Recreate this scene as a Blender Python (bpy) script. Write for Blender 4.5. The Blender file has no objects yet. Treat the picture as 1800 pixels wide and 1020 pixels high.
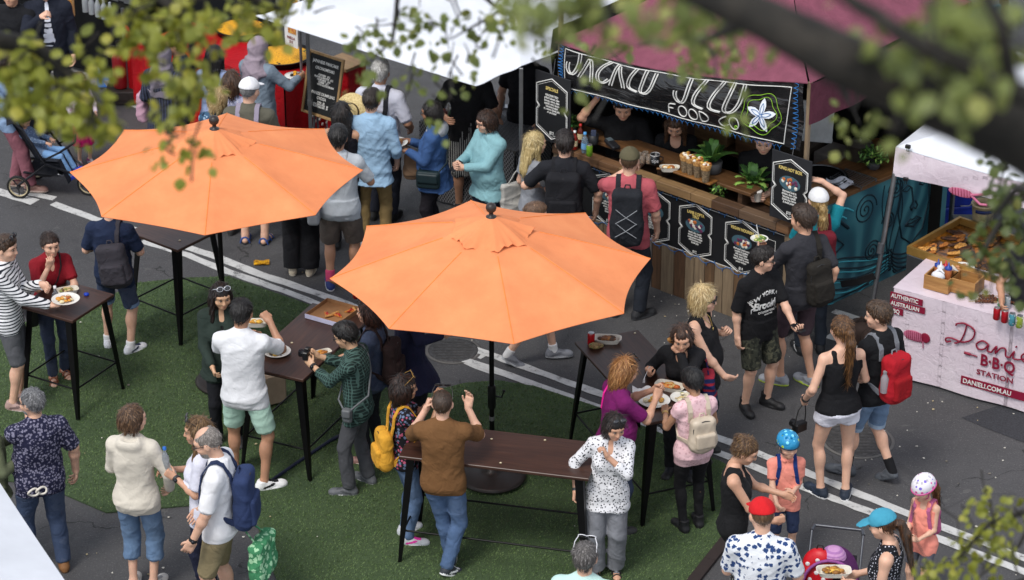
import bpy, math, random
import numpy as np
from mathutils import Vector, Matrix, Euler
R = math.radians
rng = random.Random(7)
S = bpy.context.scene
COL = S.collection
# ------------------------------------------------------------------ camera geometry
CAMH, PITCH, FPX = 13.0, R(27.0), 5000.0
FW = np.array([0, math.cos(PITCH), -math.sin(PITCH)]); UP = np.array([0, math.sin(PITCH), math.cos(PITCH)])
def ray(x, y):
 return FW + np.array([1, 0, 0]) * ((x - 900) / FPX) - UP * ((y - 510) / FPX)
def U(x, y, z=0.0):
 """point of the horizontal plane at height z seen at photo position x, y"""
 d = ray(x, y); t = (z - CAMH) / d[2]
 return Vector((d[0] * t, d[1] * t, z))
def UD(x, y, depth):
 d = ray(x, y) * depth
 return Vector((d[0], d[1], CAMH + d[2]))
def proj(p):
 v = np.array([p[0], p[1], p[2] - CAMH]); w = v @ FW
 return 900 + FPX * v[0] / w, 510 - FPX * (v @ UP) / w
def hgt(gx, gy, ty):
 """height of a vertical thing whose foot is at photo gx, gy and whose top reaches photo row ty"""
 g = U(gx, gy); lo, hi = 0.0, 6.0
 for _ in range(40):
  m = (lo + hi) / 2
  if proj((g.x, g.y, m))[1] > ty: lo = m
  else: hi = m
 return lo
# ------------------------------------------------------------------ tags
def tag(o, label=None, cat=None, group=None, kind=None):
 if label: o['label'] = label
 if cat: o['category'] = cat
 if group: o['group'] = group
 if kind: o['kind'] = kind
 return o
def thing(name, label, cat, loc=(0, 0, 0), rz=0.0, group=None):
 o = bpy.data.objects.new(name, None); COL.objects.link(o)
 o.location = loc; o.rotation_euler = (0, 0, rz); o.empty_display_size = .1
 return tag(o, label, cat, group)
def link(name, me, parent=None):
 o = bpy.data.objects.new(name, me); COL.objects.link(o)
 if parent is not None: o.parent = parent
 return o
def dup(root, loc, rz, label=None, group=None):
 r = root.copy(); COL.objects.link(r); r.location = loc; r.rotation_euler = (0, 0, rz)
 if label: r['label'] = label
 if group: r['group'] = group
 for ch in list(root.children):
  c = ch.copy(); COL.objects.link(c); c.parent = r
  for g in ch.children:
   d = g.copy(); COL.objects.link(d); d.parent = c
 return r
# ------------------------------------------------------------------ mesh builder
def np_faces(F): return F.tolist()
class MB:
 def __init__(s): s.v = []; s.f = []; s.m = []; s.sm = []
 def add(s, vs, fs, mat=0, smooth=False, M=None):
  o = len(s.v)
  if M is not None: vs = [M @ Vector(v) for v in vs]
  s.v += [tuple(v) for v in vs]
  s.f += [tuple(i + o for i in f) for f in fs]
  if isinstance(mat, (list, np.ndarray)): s.m += list(mat)
  else: s.m += [mat] * len(fs)
  s.sm += [smooth] * len(fs); return s
 def box(s, c, sz, rz=0, mat=0, M=None, rx=0, ry=0, bev=0.0):
  x, y, z = sz[0] / 2, sz[1] / 2, sz[2] / 2
  T = Matrix.Translation(c) @ Euler((rx, ry, rz)).to_matrix().to_4x4()
  if M is not None: T = M @ T
  if bev <= 0:
   vs = [(i, j, k) for i in (-x, x) for j in (-y, y) for k in (-z, z)]
   fs = [(0, 1, 3, 2), (4, 6, 7, 5), (0, 4, 5, 1), (2, 3, 7, 6), (0, 2, 6, 4), (1, 5, 7, 3)]
   return s.add(vs, fs, mat, False, T)
  b = min(bev, x * .9, y * .9, z * .9); vs = []; fs = []
  idx = {}
  for sx in (-1, 1):
   for sy in (-1, 1):
    for sk in (-1, 1):
     for ax in range(3):
      p = [sx * (x - b), sy * (y - b), sk * (z - b)]
      p[ax] = (sx, sy, sk)[ax] * (x, y, z)[ax]
      idx[(sx, sy, sk, ax)] = len(vs); vs.append(p)
  for ax in range(3):
   a1, a2 = (ax + 1) % 3, (ax + 2) % 3
   for sg in (-1, 1):
    q = []
    for (u, w) in ((-1, -1), (1, -1), (1, 1), (-1, 1)):
     k = [0, 0, 0]; k[ax] = sg; k[a1] = u; k[a2] = w; q.append(idx[(*k, ax)])
    fs.append(q if sg > 0 else q[::-1])
  for ax in range(3):
   a1, a2 = (ax + 1) % 3, (ax + 2) % 3
   for u in (-1, 1):
    for w in (-1, 1):
     k0 = [0, 0, 0]; k1 = [0, 0, 0]; k0[ax] = -1; k1[ax] = 1
     for k in (k0, k1): k[a1] = u; k[a2] = w
     q = [idx[(*k0, a1)], idx[(*k1, a1)], idx[(*k1, a2)], idx[(*k0, a2)]]
     fs.append(q if u * w > 0 else q[::-1])
  for sx in (-1, 1):
   for sy in (-1, 1):
    for sk in (-1, 1):
     q = [idx[(sx, sy, sk, a)] for a in range(3)]
     fs.append(q if sx * sy * sk > 0 else q[::-1])
  return s.add(vs, fs, mat, False, T)
 def tube(s, pts, r, n=8, mat=0, M=None, smooth=True, sx=1.0):
  P = [Vector(p) for p in pts]; k = len(P)
  rr = list(r) if hasattr(r, '__len__') else [r] * k
  vs = []; fs = []; prev = None
  for i in range(k):
   t = (P[min(i + 1, k - 1)] - P[max(i - 1, 0)])
   t = t.normalized() if t.length > 1e-9 else Vector((0, 0, 1))
   if prev is None:
    a = t.cross(Vector((0, 0, 1)))
    if a.length < .05: a = t.cross(Vector((0, 1, 0)))
   else: a = prev - t * prev.dot(t)
   a.normalize(); prev = a; b = t.cross(a)
   for j in range(n):
    an = 2 * math.pi * j / n
    vs.append(P[i] + a * (math.cos(an) * rr[i] * sx) + b * (math.sin(an) * rr[i]))
  for i in range(k - 1):
   for j in range(n):
    j2 = (j + 1) % n
    fs.append((i * n + j, i * n + j2, (i + 1) * n + j2, (i + 1) * n + j))
  s.add(vs, fs, mat, smooth, M)
  if k > 1:
   s.add([vs[j] for j in range(n)], [tuple(range(n))[::-1]], mat, False, M)
   s.add([vs[(k - 1) * n + j] for j in range(n)], [tuple(range(n))], mat, False, M)
  return s
 def lathe(s, prof, n=20, c=(0, 0, 0), mat=0, M=None, smooth=True, cap=True):
  vs = []; fs = []; k = len(prof)
  for (r, z) in prof:
   for j in range(n):
    a = 2 * math.pi * j / n
    vs.append((c[0] + r * math.cos(a), c[1] + r * math.sin(a), c[2] + z))
  for i in range(k - 1):
   for j in range(n):
    j2 = (j + 1) % n
    fs.append((i * n + j, i * n + j2, (i + 1) * n + j2, (i + 1) * n + j))
  if isinstance(mat, (list, tuple)):
   mm = [mat[min(i, len(mat) - 1)] for i in range(k - 1) for j in range(n)]
   s.add(vs, fs, mm, smooth, M); m0, m1 = mat[0], mat[-1]
  else: s.add(vs, fs, mat, smooth, M); m0 = m1 = mat
  if cap:
   if prof[0][0] > 1e-4: s.add(vs[:n], [tuple(range(n))[::-1]], m0, False, M)
   if prof[-1][0] > 1e-4: s.add(vs[-n:], [tuple(range(n))], m1, False, M)
  return s
 def prism(s, outline, z0, z1, mat=0, M=None, side=None):
  n = len(outline)
  ar = sum(outline[i][0] * outline[(i + 1) % n][1] - outline[(i + 1) % n][0] * outline[i][1] for i in range(n))
  if ar < 0: outline = outline[::-1]
  vs = [(p[0], p[1], z0) for p in outline] + [(p[0], p[1], z1) for p in outline]
  s.add(vs, [tuple(range(n))[::-1], tuple(range(n, 2 * n))], mat, False, M)
  s.add(vs, [(i, (i + 1) % n, n + (i + 1) % n, n + i) for i in range(n)], mat if side is None else side, False, M)
  return s
 def ribbon(s, pts, nrm, w, th, mat=0, M=None):
  P = [Vector(p) for p in pts]; N = [Vector(q).normalized() for q in nrm]; k = len(P); vs = []; fs = []
  for i in range(k):
   t = (P[min(i + 1, k - 1)] - P[max(i - 1, 0)]).normalized()
   a = t.cross(N[i]).normalized()
   for (u, h) in ((-1, 0), (-.9, 1), (.9, 1), (1, 0)):
    vs.append(P[i] + a * (u * w / 2) + N[i] * (h * th))
  for i in range(k - 1):
   for j in range(4):
    j2 = (j + 1) % 4
    fs.append((i * 4 + j, (i + 1) * 4 + j, (i + 1) * 4 + j2, i * 4 + j2))
  fs.append((0, 1, 2, 3)); e = (k - 1) * 4; fs.append((e + 3, e + 2, e + 1, e))
  return s.add(vs, fs, mat, False, M)
 def grid(s, fn, nu, nv, mat=0, smooth=True, M=None):
  vs = [fn(i / nu, j / nv) for j in range(nv + 1) for i in range(nu + 1)]
  fs = [(j * (nu + 1) + i, j * (nu + 1) + i + 1, (j + 1) * (nu + 1) + i + 1, (j + 1) * (nu + 1) + i) for j in range(nv) for i in range(nu)]
  return s.add(vs, fs, mat, smooth, M)
 def slab(s, fn, nu, nv, th, mat=0, M=None):
  """a curved sheet of thickness th (offset along -z of M-space)"""
  s.grid(fn, nu, nv, mat, True, M)
  g = lambda u, v: tuple(Vector(fn(u, v)) - Vector((0, 0, th)))
  o = len(s.f); s.grid(g, nu, nv, mat, True, M)
  for i in range(o, len(s.f)): s.f[i] = s.f[i][::-1]
  return s
 def sphere(s, c, r, n=12, m=8, mat=0, M=None):
  rr = r if hasattr(r, '__len__') else (r, r, r)
  vs = []; fs = []
  for i in range(m + 1):
   t = math.pi * i / m
   for j in range(n):
    a = 2 * math.pi * j / n
    vs.append((c[0] + rr[0] * math.sin(t) * math.cos(a), c[1] + rr[1] * math.sin(t) * math.sin(a), c[2] + rr[2] * math.cos(t)))
  for i in range(m):
   for j in range(n):
    j2 = (j + 1) % n
    fs.append((i * n + j, (i + 1) * n + j, (i + 1) * n + j2, i * n + j2))
  return s.add(vs, fs, mat, True, M)
 def build(s, name, mats, parent=None, merge=False):
  me = bpy.data.meshes.new(name); me.from_pydata(s.v, [], s.f)
  for m in (mats if isinstance(mats, (list, tuple)) else [mats]): me.materials.append(m)
  me.polygons.foreach_set('material_index', s.m)
  me.polygons.foreach_set('use_smooth', s.sm)
  me.update(); return link(name, me, parent)
# ------------------------------------------------------------------ implicit surfaces
_ED = [(0, 1), (2, 3), (4, 5), (6, 7), (0, 2), (1, 3), (4, 6), (5, 7), (0, 4), (1, 5), (2, 6), (3, 7)]
_CO = np.array([[(c >> 2) & 1, (c >> 1) & 1, c & 1] for c in range(8)], float)
class Field:
 def __init__(s, lo, hi, h):
  s.h = h; s.lo = np.array(lo, float)
  s.n = np.maximum(4, np.ceil((np.array(hi) - s.lo) / h).astype(int) + 1)
  s.ax = [s.lo[i] + h * np.arange(s.n[i]) for i in range(3)]
  s.D = np.full(s.n, .25, np.float32)
 def _blk(s, lo, hi, m):
  sl = []
  for i in range(3):
   a = int(max(0, math.floor((lo[i] - m - s.lo[i]) / s.h))); b = int(min(s.n[i], math.ceil((hi[i] + m - s.lo[i]) / s.h) + 1))
   if b <= a: return None, None
   sl.append(slice(a, b))
  return tuple(sl), (s.ax[0][sl[0]][:, None, None], s.ax[1][sl[1]][None, :, None], s.ax[2][sl[2]][None, None, :])
 def op(s, sl, d, k, sub=False):
  A = s.D[sl]
  if sub:
   d = -d
   if k > 0:
    h = np.maximum(k - np.abs(A - d), 0) / k; r = np.maximum(A, d) + h * h * k * .25
   else: r = np.maximum(A, d)
  elif k > 0:
   h = np.maximum(k - np.abs(A - d), 0) / k; r = np.minimum(A, d) - h * h * k * .25
  else: r = np.minimum(A, d)
  s.D[sl] = r
 def rc(s, p0, p1, r0, r1=None, k=.02, sub=False, flat0=False, flat1=False):
  r1 = r0 if r1 is None else r1; p0 = np.array(p0, float); p1 = np.array(p1, float); m = max(r0, r1)
  sl, X = s._blk(np.minimum(p0, p1) - m, np.maximum(p0, p1) + m, k + 3 * s.h)
  if sl is None: return s
  v = p1 - p0; L2 = max(v @ v, 1e-12); w = [X[i] - p0[i] for i in range(3)]
  t = (w[0] * v[0] + w[1] * v[1] + w[2] * v[2]) / L2; tc = np.clip(t, 0, 1)
  d = np.sqrt(sum((w[i] - tc * v[i]) ** 2 for i in range(3))) - (r0 + (r1 - r0) * tc)
  L = math.sqrt(L2)
  if flat1: d = np.maximum(d, (t - 1) * L)
  if flat0: d = np.maximum(d, -t * L)
  s.op(sl, d, k, sub); return s
 def ell(s, c, r, k=.02, sub=False, rot=None):
  c = np.array(c, float); r = np.array(r, float); m = r.max()
  bl = np.array([m] * 3) if rot is not None else r
  sl, X = s._blk(c - bl, c + bl, k + 3 * s.h)
  if sl is None: return s
  q = [X[i] - c[i] for i in range(3)]
  if rot is not None:
   q = [sum(rot[j][i] * q[j] for j in range(3)) for i in range(3)]
  k0 = np.sqrt(sum((q[i] / r[i]) ** 2 for i in range(3))); k1 = np.sqrt(sum((q[i] / r[i] ** 2) ** 2 for i in range(3)))
  d = k0 * (k0 - 1) / np.maximum(k1, 1e-6)
  s.op(sl, d, k, sub); return s
 def rbox(s, c, r, rad, k=.02, sub=False, rot=None):
  c = np.array(c, float); r = np.array(r, float); m = float(np.linalg.norm(r)) if rot is not None else 0
  bl = np.array([m] * 3) if rot is not None else r
  sl, X = s._blk(c - bl, c + bl, k + 3 * s.h)
  if sl is None: return s
  q = [X[i] - c[i] for i in range(3)]
  if rot is not None: q = [sum(rot[j][i] * q[j] for j in range(3)) for i in range(3)]
  q = [np.abs(q[i]) - (r[i] - rad) for i in range(3)]
  d = np.sqrt(sum(np.maximum(a, 0) ** 2 for a in q)) + np.minimum(np.maximum(np.maximum(q[0], q[1]), q[2]), 0) - rad
  s.op(sl, d, k, sub); return s
 def prof(s, rows, k=.02, T=None, zlo=None, zhi=None, ex=2.0, sub=False):
  """stack of ellipses: rows (z, a, b, yc); T: 3x3 rotation about pivot (R, pivot)"""
  rows = np.array(rows, float); z0 = rows[0, 0] if zlo is None else zlo; z1 = rows[-1, 0] if zhi is None else zhi
  a = rows[:, 1].max(); b = (rows[:, 2] + np.abs(rows[:, 3])).max(); m = max(a, b)
  lo = np.array([-a, -b, z0]); hi = np.array([a, b, z1])
  if T is not None:
   cs = np.array([[x, y, z] for x in (-a, a) for y in (-b, b) for z in (z0, z1)])
   cs = (cs - T[1]) @ np.array(T[0]).T + T[1]; lo = cs.min(0); hi = cs.max(0)
  sl, X = s._blk(lo, hi, k + 3 * s.h)
  if sl is None: return s
  if T is not None:
   q = [X[i] - T[1][i] for i in range(3)]; Rm = T[0]
   q = [sum(Rm[j][i] * q[j] for j in range(3)) + T[1][i] for i in range(3)]
  else: q = X
  z = q[2]
  A = np.interp(z, rows[:, 0], rows[:, 1]); B = np.interp(z, rows[:, 0], rows[:, 2]); C = np.interp(z, rows[:, 0], rows[:, 3])
  k0 = (np.abs(q[0] / A) ** ex + np.abs((q[1] - C) / B) ** ex) ** (1 / ex)
  d = (k0 - 1) * np.minimum(A, B)
  d = np.maximum(d, np.maximum(z0 - z, z - z1) + 0 * d)
  s.op(sl, d, k, sub); return s
 def cut(s, p, n):
  n = np.array(n, float); n /= np.linalg.norm(n)
  d = sum(n[i] * (s.ax[i].reshape([-1 if j == i else 1 for j in range(3)]) - p[i]) for i in range(3))
  s.D = np.maximum(s.D, d.astype(np.float32)); return s
 def fold(s, amp, ph=0.0, sc=1.0, vert=0.0):
  X, Y, Z = s.ax[0][:, None, None] * sc, s.ax[1][None, :, None] * sc, s.ax[2][None, None, :] * sc
  q = np.sin(3.1 * X + 1.3 * ph) * .5 + np.sin(4.3 * Z + .7 * ph) * .35 + np.sin(5 * Y + ph) * .3
  c1 = 1 - np.abs(np.sin(7.5 * Z + 6.5 * X * np.sign(np.sin(ph * 3) + .01) + 3.2 * q + 2 * Y + ph)); c2 = 1 - np.abs(np.sin(12 * Z - 10 * X + 4 * q - 5 * Y + 2.1 * ph)); c3 = np.sin(33 * Z + 9 * np.sin(9 * X + ph) + 12 * Y)
  w = -(1.7 * c1 ** 3 + 1.2 * c2 ** 3) + .22 * c3 + .7
  if vert > 0: w = (1 - vert) * w + vert * np.sin(np.arctan2(Y, X) * 11 + 2.5 * np.sin(5 * Z + ph))
  s.D = s.D + (amp * w).astype(np.float32); return s
 def locks(s, amp, n=21, cut=None, ph=0.0, c=(0, -.02)):
  X, Y, Z = s.ax[0][:, None, None] - c[0], s.ax[1][None, :, None] - c[1], s.ax[2][None, None, :]
  th = np.arctan2(X, -Y); w = .6 * np.abs(np.sin(th * n * .5 + 1.2 * np.sin(16 * Z + 3 * th + ph))) + .4 * np.sin(th * n * 1.35 + 2.2 * np.sin(11 * Z + ph) + 2)
  s.D = s.D - (amp * (w - .35)).astype(np.float32)
  if cut is not None:
   d = cut - Z + .016 * np.sin(th * 9 + ph) + .010 * np.sin(th * 23 + 2 * ph); s.D = np.maximum(s.D, d.astype(np.float32))
  return s
 def rough(s, amp, f=(60, 60, 60), ph=0.0):
  X, Y, Z = s.ax[0][:, None, None], s.ax[1][None, :, None], s.ax[2][None, None, :]
  w = np.sin(f[0] * X + ph + 2 * np.sin(.4 * f[2] * Z)) * np.sin(f[1] * Y + 1.7 * ph + 1.5 * np.sin(.5 * f[0] * X)) + .6 * np.sin(f[2] * Z + 2 * np.sin(.7 * f[0] * X + ph))
  s.D = s.D + (amp * w).astype(np.float32); return s
 def hit(s, p, d):
  """march from p along d until inside"""
  p = np.array(p, float); d = np.array(d, float)
  for i in range(120):
   q = p + d * (i * .006)
   ix = np.round((q - s.lo) / s.h).astype(int)
   if (ix >= 0).all() and (ix < s.n).all() and s.D[tuple(ix)] < 0: return q
  return None
 def mesh(s):
  D = s.D.copy()
  for a in range(3):
   D[(slice(None),) * a + (0,)] = np.maximum(D[(slice(None),) * a + (0,)], 1e-3)
   D[(slice(None),) * a + (-1,)] = np.maximum(D[(slice(None),) * a + (-1,)], 1e-3)
  Sg = D < 0
  c = np.zeros(np.array(D.shape) - 1, np.int8)
  vw = [(slice(o, o - 1 if o == 0 else None)) for o in (0, 1)]
  for o in _CO.astype(int): c += Sg[vw[o[0]], vw[o[1]], vw[o[2]]]
  idx = np.argwhere((c > 0) & (c < 8))
  if len(idx) == 0: return np.zeros((0, 3)), np.zeros((0, 4), int)
  d8 = np.stack([D[idx[:, 0] + o[0], idx[:, 1] + o[1], idx[:, 2] + o[2]] for o in _CO.astype(int)], 1)
  acc = np.zeros((len(idx), 3)); cnt = np.zeros(len(idx))
  for a, b in _ED:
   da, db = d8[:, a], d8[:, b]; m = (da < 0) != (db < 0)
   t = np.where(m, da / np.where(m, da - db, 1), 0)
   acc += np.where(m[:, None], _CO[a] + (_CO[b] - _CO[a]) * t[:, None], 0); cnt += m
  V = s.lo + (idx + acc / cnt[:, None]) * s.h
  vid = np.full(c.shape, -1, np.int64); vid[tuple(idx.T)] = np.arange(len(idx))
  out = []
  for ax in range(3):
   u, w = (ax + 1) % 3, (ax + 2) % 3
   s0 = [slice(1, -1)] * 3; s1 = [slice(1, -1)] * 3
   s0[ax] = slice(0, -1); s1[ax] = slice(1, None)
   A, B = Sg[tuple(s0)], Sg[tuple(s1)]
   e = np.argwhere(A != B)
   if len(e) == 0: continue
   fl = A[tuple(e.T)]; e = e.copy(); e[:, u] += 1; e[:, w] += 1
   q = []
   for (i, j) in ((-1, -1), (0, -1), (0, 0), (-1, 0)):
    g = e.copy(); g[:, u] += i; g[:, w] += j; q.append(vid[tuple(g.T)])
   q = np.stack(q, 1); q[~fl] = q[~fl][:, ::-1]; out.append(q)
  return V, np.concatenate(out)
def nmesh(name, V, F, mats, parent=None, mi=None, smooth=True):
 me = bpy.data.meshes.new(name); me.from_pydata(V.tolist(), [], F.tolist() if hasattr(F, 'tolist') else F)
 for m in (mats if isinstance(mats, (list, tuple)) else [mats]): me.materials.append(m)
 if mi is not None: me.polygons.foreach_set('material_index', np.asarray(mi, dtype=np.int32))
 if smooth: me.polygons.foreach_set('use_smooth', np.ones(len(me.polygons), bool))
 me.update(); return link(name, me, parent)
# ------------------------------------------------------------------ materials
_mc = {}
def _new(name):
 m = bpy.data.materials.new(name); m.use_nodes = True
 nt = m.node_tree; b = nt.nodes['Principled BSDF']; return m, nt, b
def N(nt, t, **kw):
 n = nt.nodes.new(t)
 for k, v in kw.items():
  if k in n.inputs: n.inputs[k].default_value = v
  else: setattr(n, k, v)
 return n
def rgba(c): return (c[0], c[1], c[2], 1.0)
def hexc(h):
 h = h.lstrip('#'); o = []
 for i in (0, 2, 4):
  v = int(h[i:i + 2], 16) / 255; o.append(v / 12.92 if v <= .04045 else ((v + .055) / 1.055) ** 2.4)
 return tuple(o)
def C(c): return hexc(c) if isinstance(c, str) else c
def L(nt, a, b): nt.links.new(a, b)
def ramp(nt, fac, stops, interp='LINEAR'):
 r = nt.nodes.new('ShaderNodeValToRGB'); r.color_ramp.interpolation = interp; e = r.color_ramp.elements
 while len(e) > 1: e.remove(e[-1])
 e[0].position = stops[0][0]; e[0].color = rgba(stops[0][1])
 for p, c in stops[1:]:
  q = e.new(p); q.color = rgba(c)
 L(nt, fac, r.inputs['Fac']); return r.outputs['Color']
def mix(nt, fac, a, b, mode='MIX'):
 m = nt.nodes.new('ShaderNodeMix'); m.data_type = 'RGBA'; m.blend_type = mode
 for s, v in ((m.inputs['Factor'], fac), (m.inputs['A'], a), (m.inputs['B'], b)):
  if hasattr(v, 'node'): L(nt, v, s)
  else: s.default_value = v if isinstance(v, float) else rgba(v)
 return m.outputs['Result']
def math_(nt, op, a, b=0.0, c=0.0):
 m = nt.nodes.new('ShaderNodeMath'); m.operation = op
 for i, v in enumerate((a, b, c)):
  if hasattr(v, 'node'): L(nt, v, m.inputs[i])
  else: m.inputs[i].default_value = v
 return m.outputs[0]
def coords(nt, kind='Object', scale=None):
 t = nt.nodes.new('ShaderNodeTexCoord'); o = t.outputs[kind]
 if scale is not None:
  mp = nt.nodes.new('ShaderNodeMapping'); mp.inputs['Scale'].default_value = scale; L(nt, o, mp.inputs['Vector']); o = mp.outputs[0]
 return o
def noise(nt, co, scale, detail=3, rough=.6, dist=0.0):
 n = N(nt, 'ShaderNodeTexNoise', Scale=scale, Detail=detail, Roughness=rough, Distortion=dist); L(nt, co, n.inputs['Vector']); return n.outputs['Fac']
def bump(nt, b, h, strength=.3, dist=.01):
 n = N(nt, 'ShaderNodeBump', Strength=strength, Distance=dist); L(nt, h, n.inputs['Height']); L(nt, n.outputs[0], b.inputs['Normal'])
def scl(c, k): return tuple(min(1, x * k) for x in c[:3])
def plain(c, rough=.6, metal=0.0, spec=.4, var=.12, vs=12.0, bmp=.08, bs=60.0):
 c = C(c); key = ('plain', c, rough, metal, spec, var, vs, bmp, bs)
 if key in _mc: return _mc[key]
 m, nt, b = _new('surface'); co = coords(nt)
 n = noise(nt, co, vs, 4)
 L(nt, ramp(nt, n, [(.3, scl(c, 1 - var)), (.7, scl(c, 1 + var))]), b.inputs['Base Color'])
 b.inputs['Roughness'].default_value = rough; b.inputs['Metallic'].default_value = metal; b.inputs['Specular IOR Level'].default_value = spec
 if bmp: bump(nt, b, noise(nt, co, bs, 3), bmp, .004)
 _mc[key] = m; return m
def fabric(c, pat=None, c2=None, c3=None, sc=1.0, rough=.88, var=.10, heather=0.0):
 c = C(c); c2 = C(c2) if c2 else None; c3 = C(c3) if c3 else None
 key = ('fab', c, pat, c2, c3, sc, rough, var, heather)
 if key in _mc: return _mc[key]
 m, nt, b = _new('cloth'); co = coords(nt)
 base = ramp(nt, noise(nt, co, 7, 4), [(.3, scl(c, 1 - var)), (.7, scl(c, 1 + var))])
 if heather: base = mix(nt, math_(nt, 'MULTIPLY', noise(nt, co, 260, 2), heather), base, scl(c, .45))
 sep = nt.nodes.new('ShaderNodeSeparateXYZ'); L(nt, co, sep.inputs[0]); sx, sy, sz = sep.outputs
 if pat == 'stripes':
  f = math_(nt, 'GREATER_THAN', math_(nt, 'FRACT', math_(nt, 'MULTIPLY', sz, 32 * sc)), .62); base = mix(nt, f, base, c2)
 elif pat == 'vstripes':
  f = math_(nt, 'GREATER_THAN', math_(nt, 'FRACT', math_(nt, 'MULTIPLY', sx, 40 * sc)), .6); base = mix(nt, f, base, c2)
 elif pat == 'check':
  u = math_(nt, 'GREATER_THAN', math_(nt, 'FRACT', math_(nt, 'MULTIPLY', math_(nt, 'ADD', sx, sy), 26 * sc)), .72)
  v = math_(nt, 'GREATER_THAN', math_(nt, 'FRACT', math_(nt, 'MULTIPLY', sz, 26 * sc)), .72)
  base = mix(nt, u, base, c2); base = mix(nt, math_(nt, 'MULTIPLY', v, .7), base, c2)
 elif pat in ('dots', 'specks', 'leaves', 'floral', 'batik'):
  vo = N(nt, 'ShaderNodeTexVoronoi', Scale=22.0 * sc, Randomness=.55 if pat in ('dots', 'leaves') else .95)
  src = co
  if pat in ('leaves', 'batik'):
   nn = N(nt, 'ShaderNodeTexNoise', Scale=55.0 * sc, Detail=2.0); L(nt, co, nn.inputs['Vector'])
   va = nt.nodes.new('ShaderNodeVectorMath'); va.operation = 'MULTIPLY_ADD'
   va.inputs[1].default_value = (.035 / sc, .035 / sc, .035 / sc); L(nt, nn.outputs['Color'], va.inputs[0]); L(nt, co, va.inputs[2]); src = va.outputs[0]
  L(nt, src, vo.inputs['Vector'])
  th = {'dots': .28, 'specks': .33, 'leaves': .40, 'floral': .42, 'batik': .42}[pat]
  f = math_(nt, 'LESS_THAN', vo.outputs['Distance'], th)
  cc = c2
  if c3:
   sp = nt.nodes.new('ShaderNodeSeparateColor'); L(nt, vo.outputs['Color'], sp.inputs[0])
   cc = mix(nt, math_(nt, 'GREATER_THAN', sp.outputs[0], .5), c2, c3)
  base = mix(nt, f, base, cc)
 elif pat == 'camo':
  f = math_(nt, 'GREATER_THAN', noise(nt, co, 26 * sc, 2), .52); base = mix(nt, f, base, c2)
  if c3: base = mix(nt, math_(nt, 'GREATER_THAN', noise(nt, co, 19 * sc, 2, .5, .8), .58), base, c3)
 elif pat == 'denim':
  f = noise(nt, coords(nt, 'Object', (300, 300, 40)), 1.0, 2); base = mix(nt, math_(nt, 'MULTIPLY', f, .4), base, c2 or tuple(.10 + x * .9 for x in c))
  w = noise(nt, co, 4, 3); base = mix(nt, math_(nt, 'MULTIPLY', math_(nt, 'GREATER_THAN', w, .55), .10), base, tuple(.14 + x for x in c))
 L(nt, base, b.inputs['Base Color'])
 b.inputs['Roughness'].default_value = rough; b.inputs['Specular IOR Level'].default_value = .25
 c1 = math_(nt, 'ABSOLUTE', math_(nt, 'SUBTRACT', noise(nt, co, 4.2, 2, .5, 1.4), .5)); c2 = math_(nt, 'ABSOLUTE', math_(nt, 'SUBTRACT', noise(nt, co, 11, 2, .5, 1.0), .5))
 h = math_(nt, 'ADD', math_(nt, 'MULTIPLY', math_(nt, 'POWER', c1, .6), 1.0), math_(nt, 'MULTIPLY', math_(nt, 'POWER', c2, .6), .35)); h = math_(nt, 'ADD', h, math_(nt, 'MULTIPLY', noise(nt, co, 260, 2), .05))
 bump(nt, b, h, .42 if min(c) < .35 else .26, .03)
 _mc[key] = m; return m
SKINS = {'light': (.62, .37, .27), 'fair': (.72, .46, .36), 'tan': (.50, .28, .19), 'olive': (.46, .27, .18), 'brown': (.28, .145, .09), 'asian': (.62, .40, .27)}
def skin(t):
 key = ('skin', t)
 if key in _mc: return _mc[key]
 c = tuple(a * b for a, b in zip(SKINS[t], (.86, .83, .76))); m, nt, b = _new('skin'); co = coords(nt)
 n = noise(nt, co, 14, 4)
 base = ramp(nt, n, [(.3, scl(c, .9)), (.7, (min(1, c[0] * 1.1), c[1] * 1.06, c[2] * 1.04))])
 base = mix(nt, math_(nt, 'MULTIPLY', noise(nt, co, 120, 2), .12), base, (c[0] * .85, c[1] * .6, c[2] * .55))
 L(nt, base, b.inputs['Base Color']); b.inputs['Roughness'].default_value = .48; b.inputs['Specular IOR Level'].default_value = .4
 b.inputs['Subsurface Weight'].default_value = .08; b.inputs['Subsurface Radius'].default_value = (.02, .008, .004)
 bump(nt, b, noise(nt, co, 180, 2), .12, .002)
 _mc[key] = m; return m
def hairm(c, c2=None):
 c = C(c); c2 = C(c2) if c2 else scl(c, 1.9); key = ('hair', c, c2)
 if key in _mc: return _mc[key]
 m, nt, b = _new('hair_strands'); co = coords(nt, 'Object', (95, 95, 15)); n = noise(nt, co, 1.0, 4, .65, .5)
 L(nt, ramp(nt, n, [(.34, scl(c, .6)), (.52, c), (.72, c2)]), b.inputs['Base Color'])
 b.inputs['Roughness'].default_value = .42; b.inputs['Specular IOR Level'].default_value = .45
 bump(nt, b, n, .9, .008)
 _mc[key] = m; return m
def glassy(c, rough=.08, tr=.9):
 c = C(c); key = ('glass', c, rough, tr)
 if key in _mc: return _mc[key]
 m, nt, b = _new('clear_plastic'); b.inputs['Base Color'].default_value = rgba(c); b.inputs['Roughness'].default_value = rough
 b.inputs['Transmission Weight'].default_value = tr; b.inputs['IOR'].default_value = 1.3
 L(nt, ramp(nt, noise(nt, coords(nt), 30, 2), [(.3, scl(c, .9)), (.7, c)]), b.inputs['Base Color'])
 _mc[key] = m; return m
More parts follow.
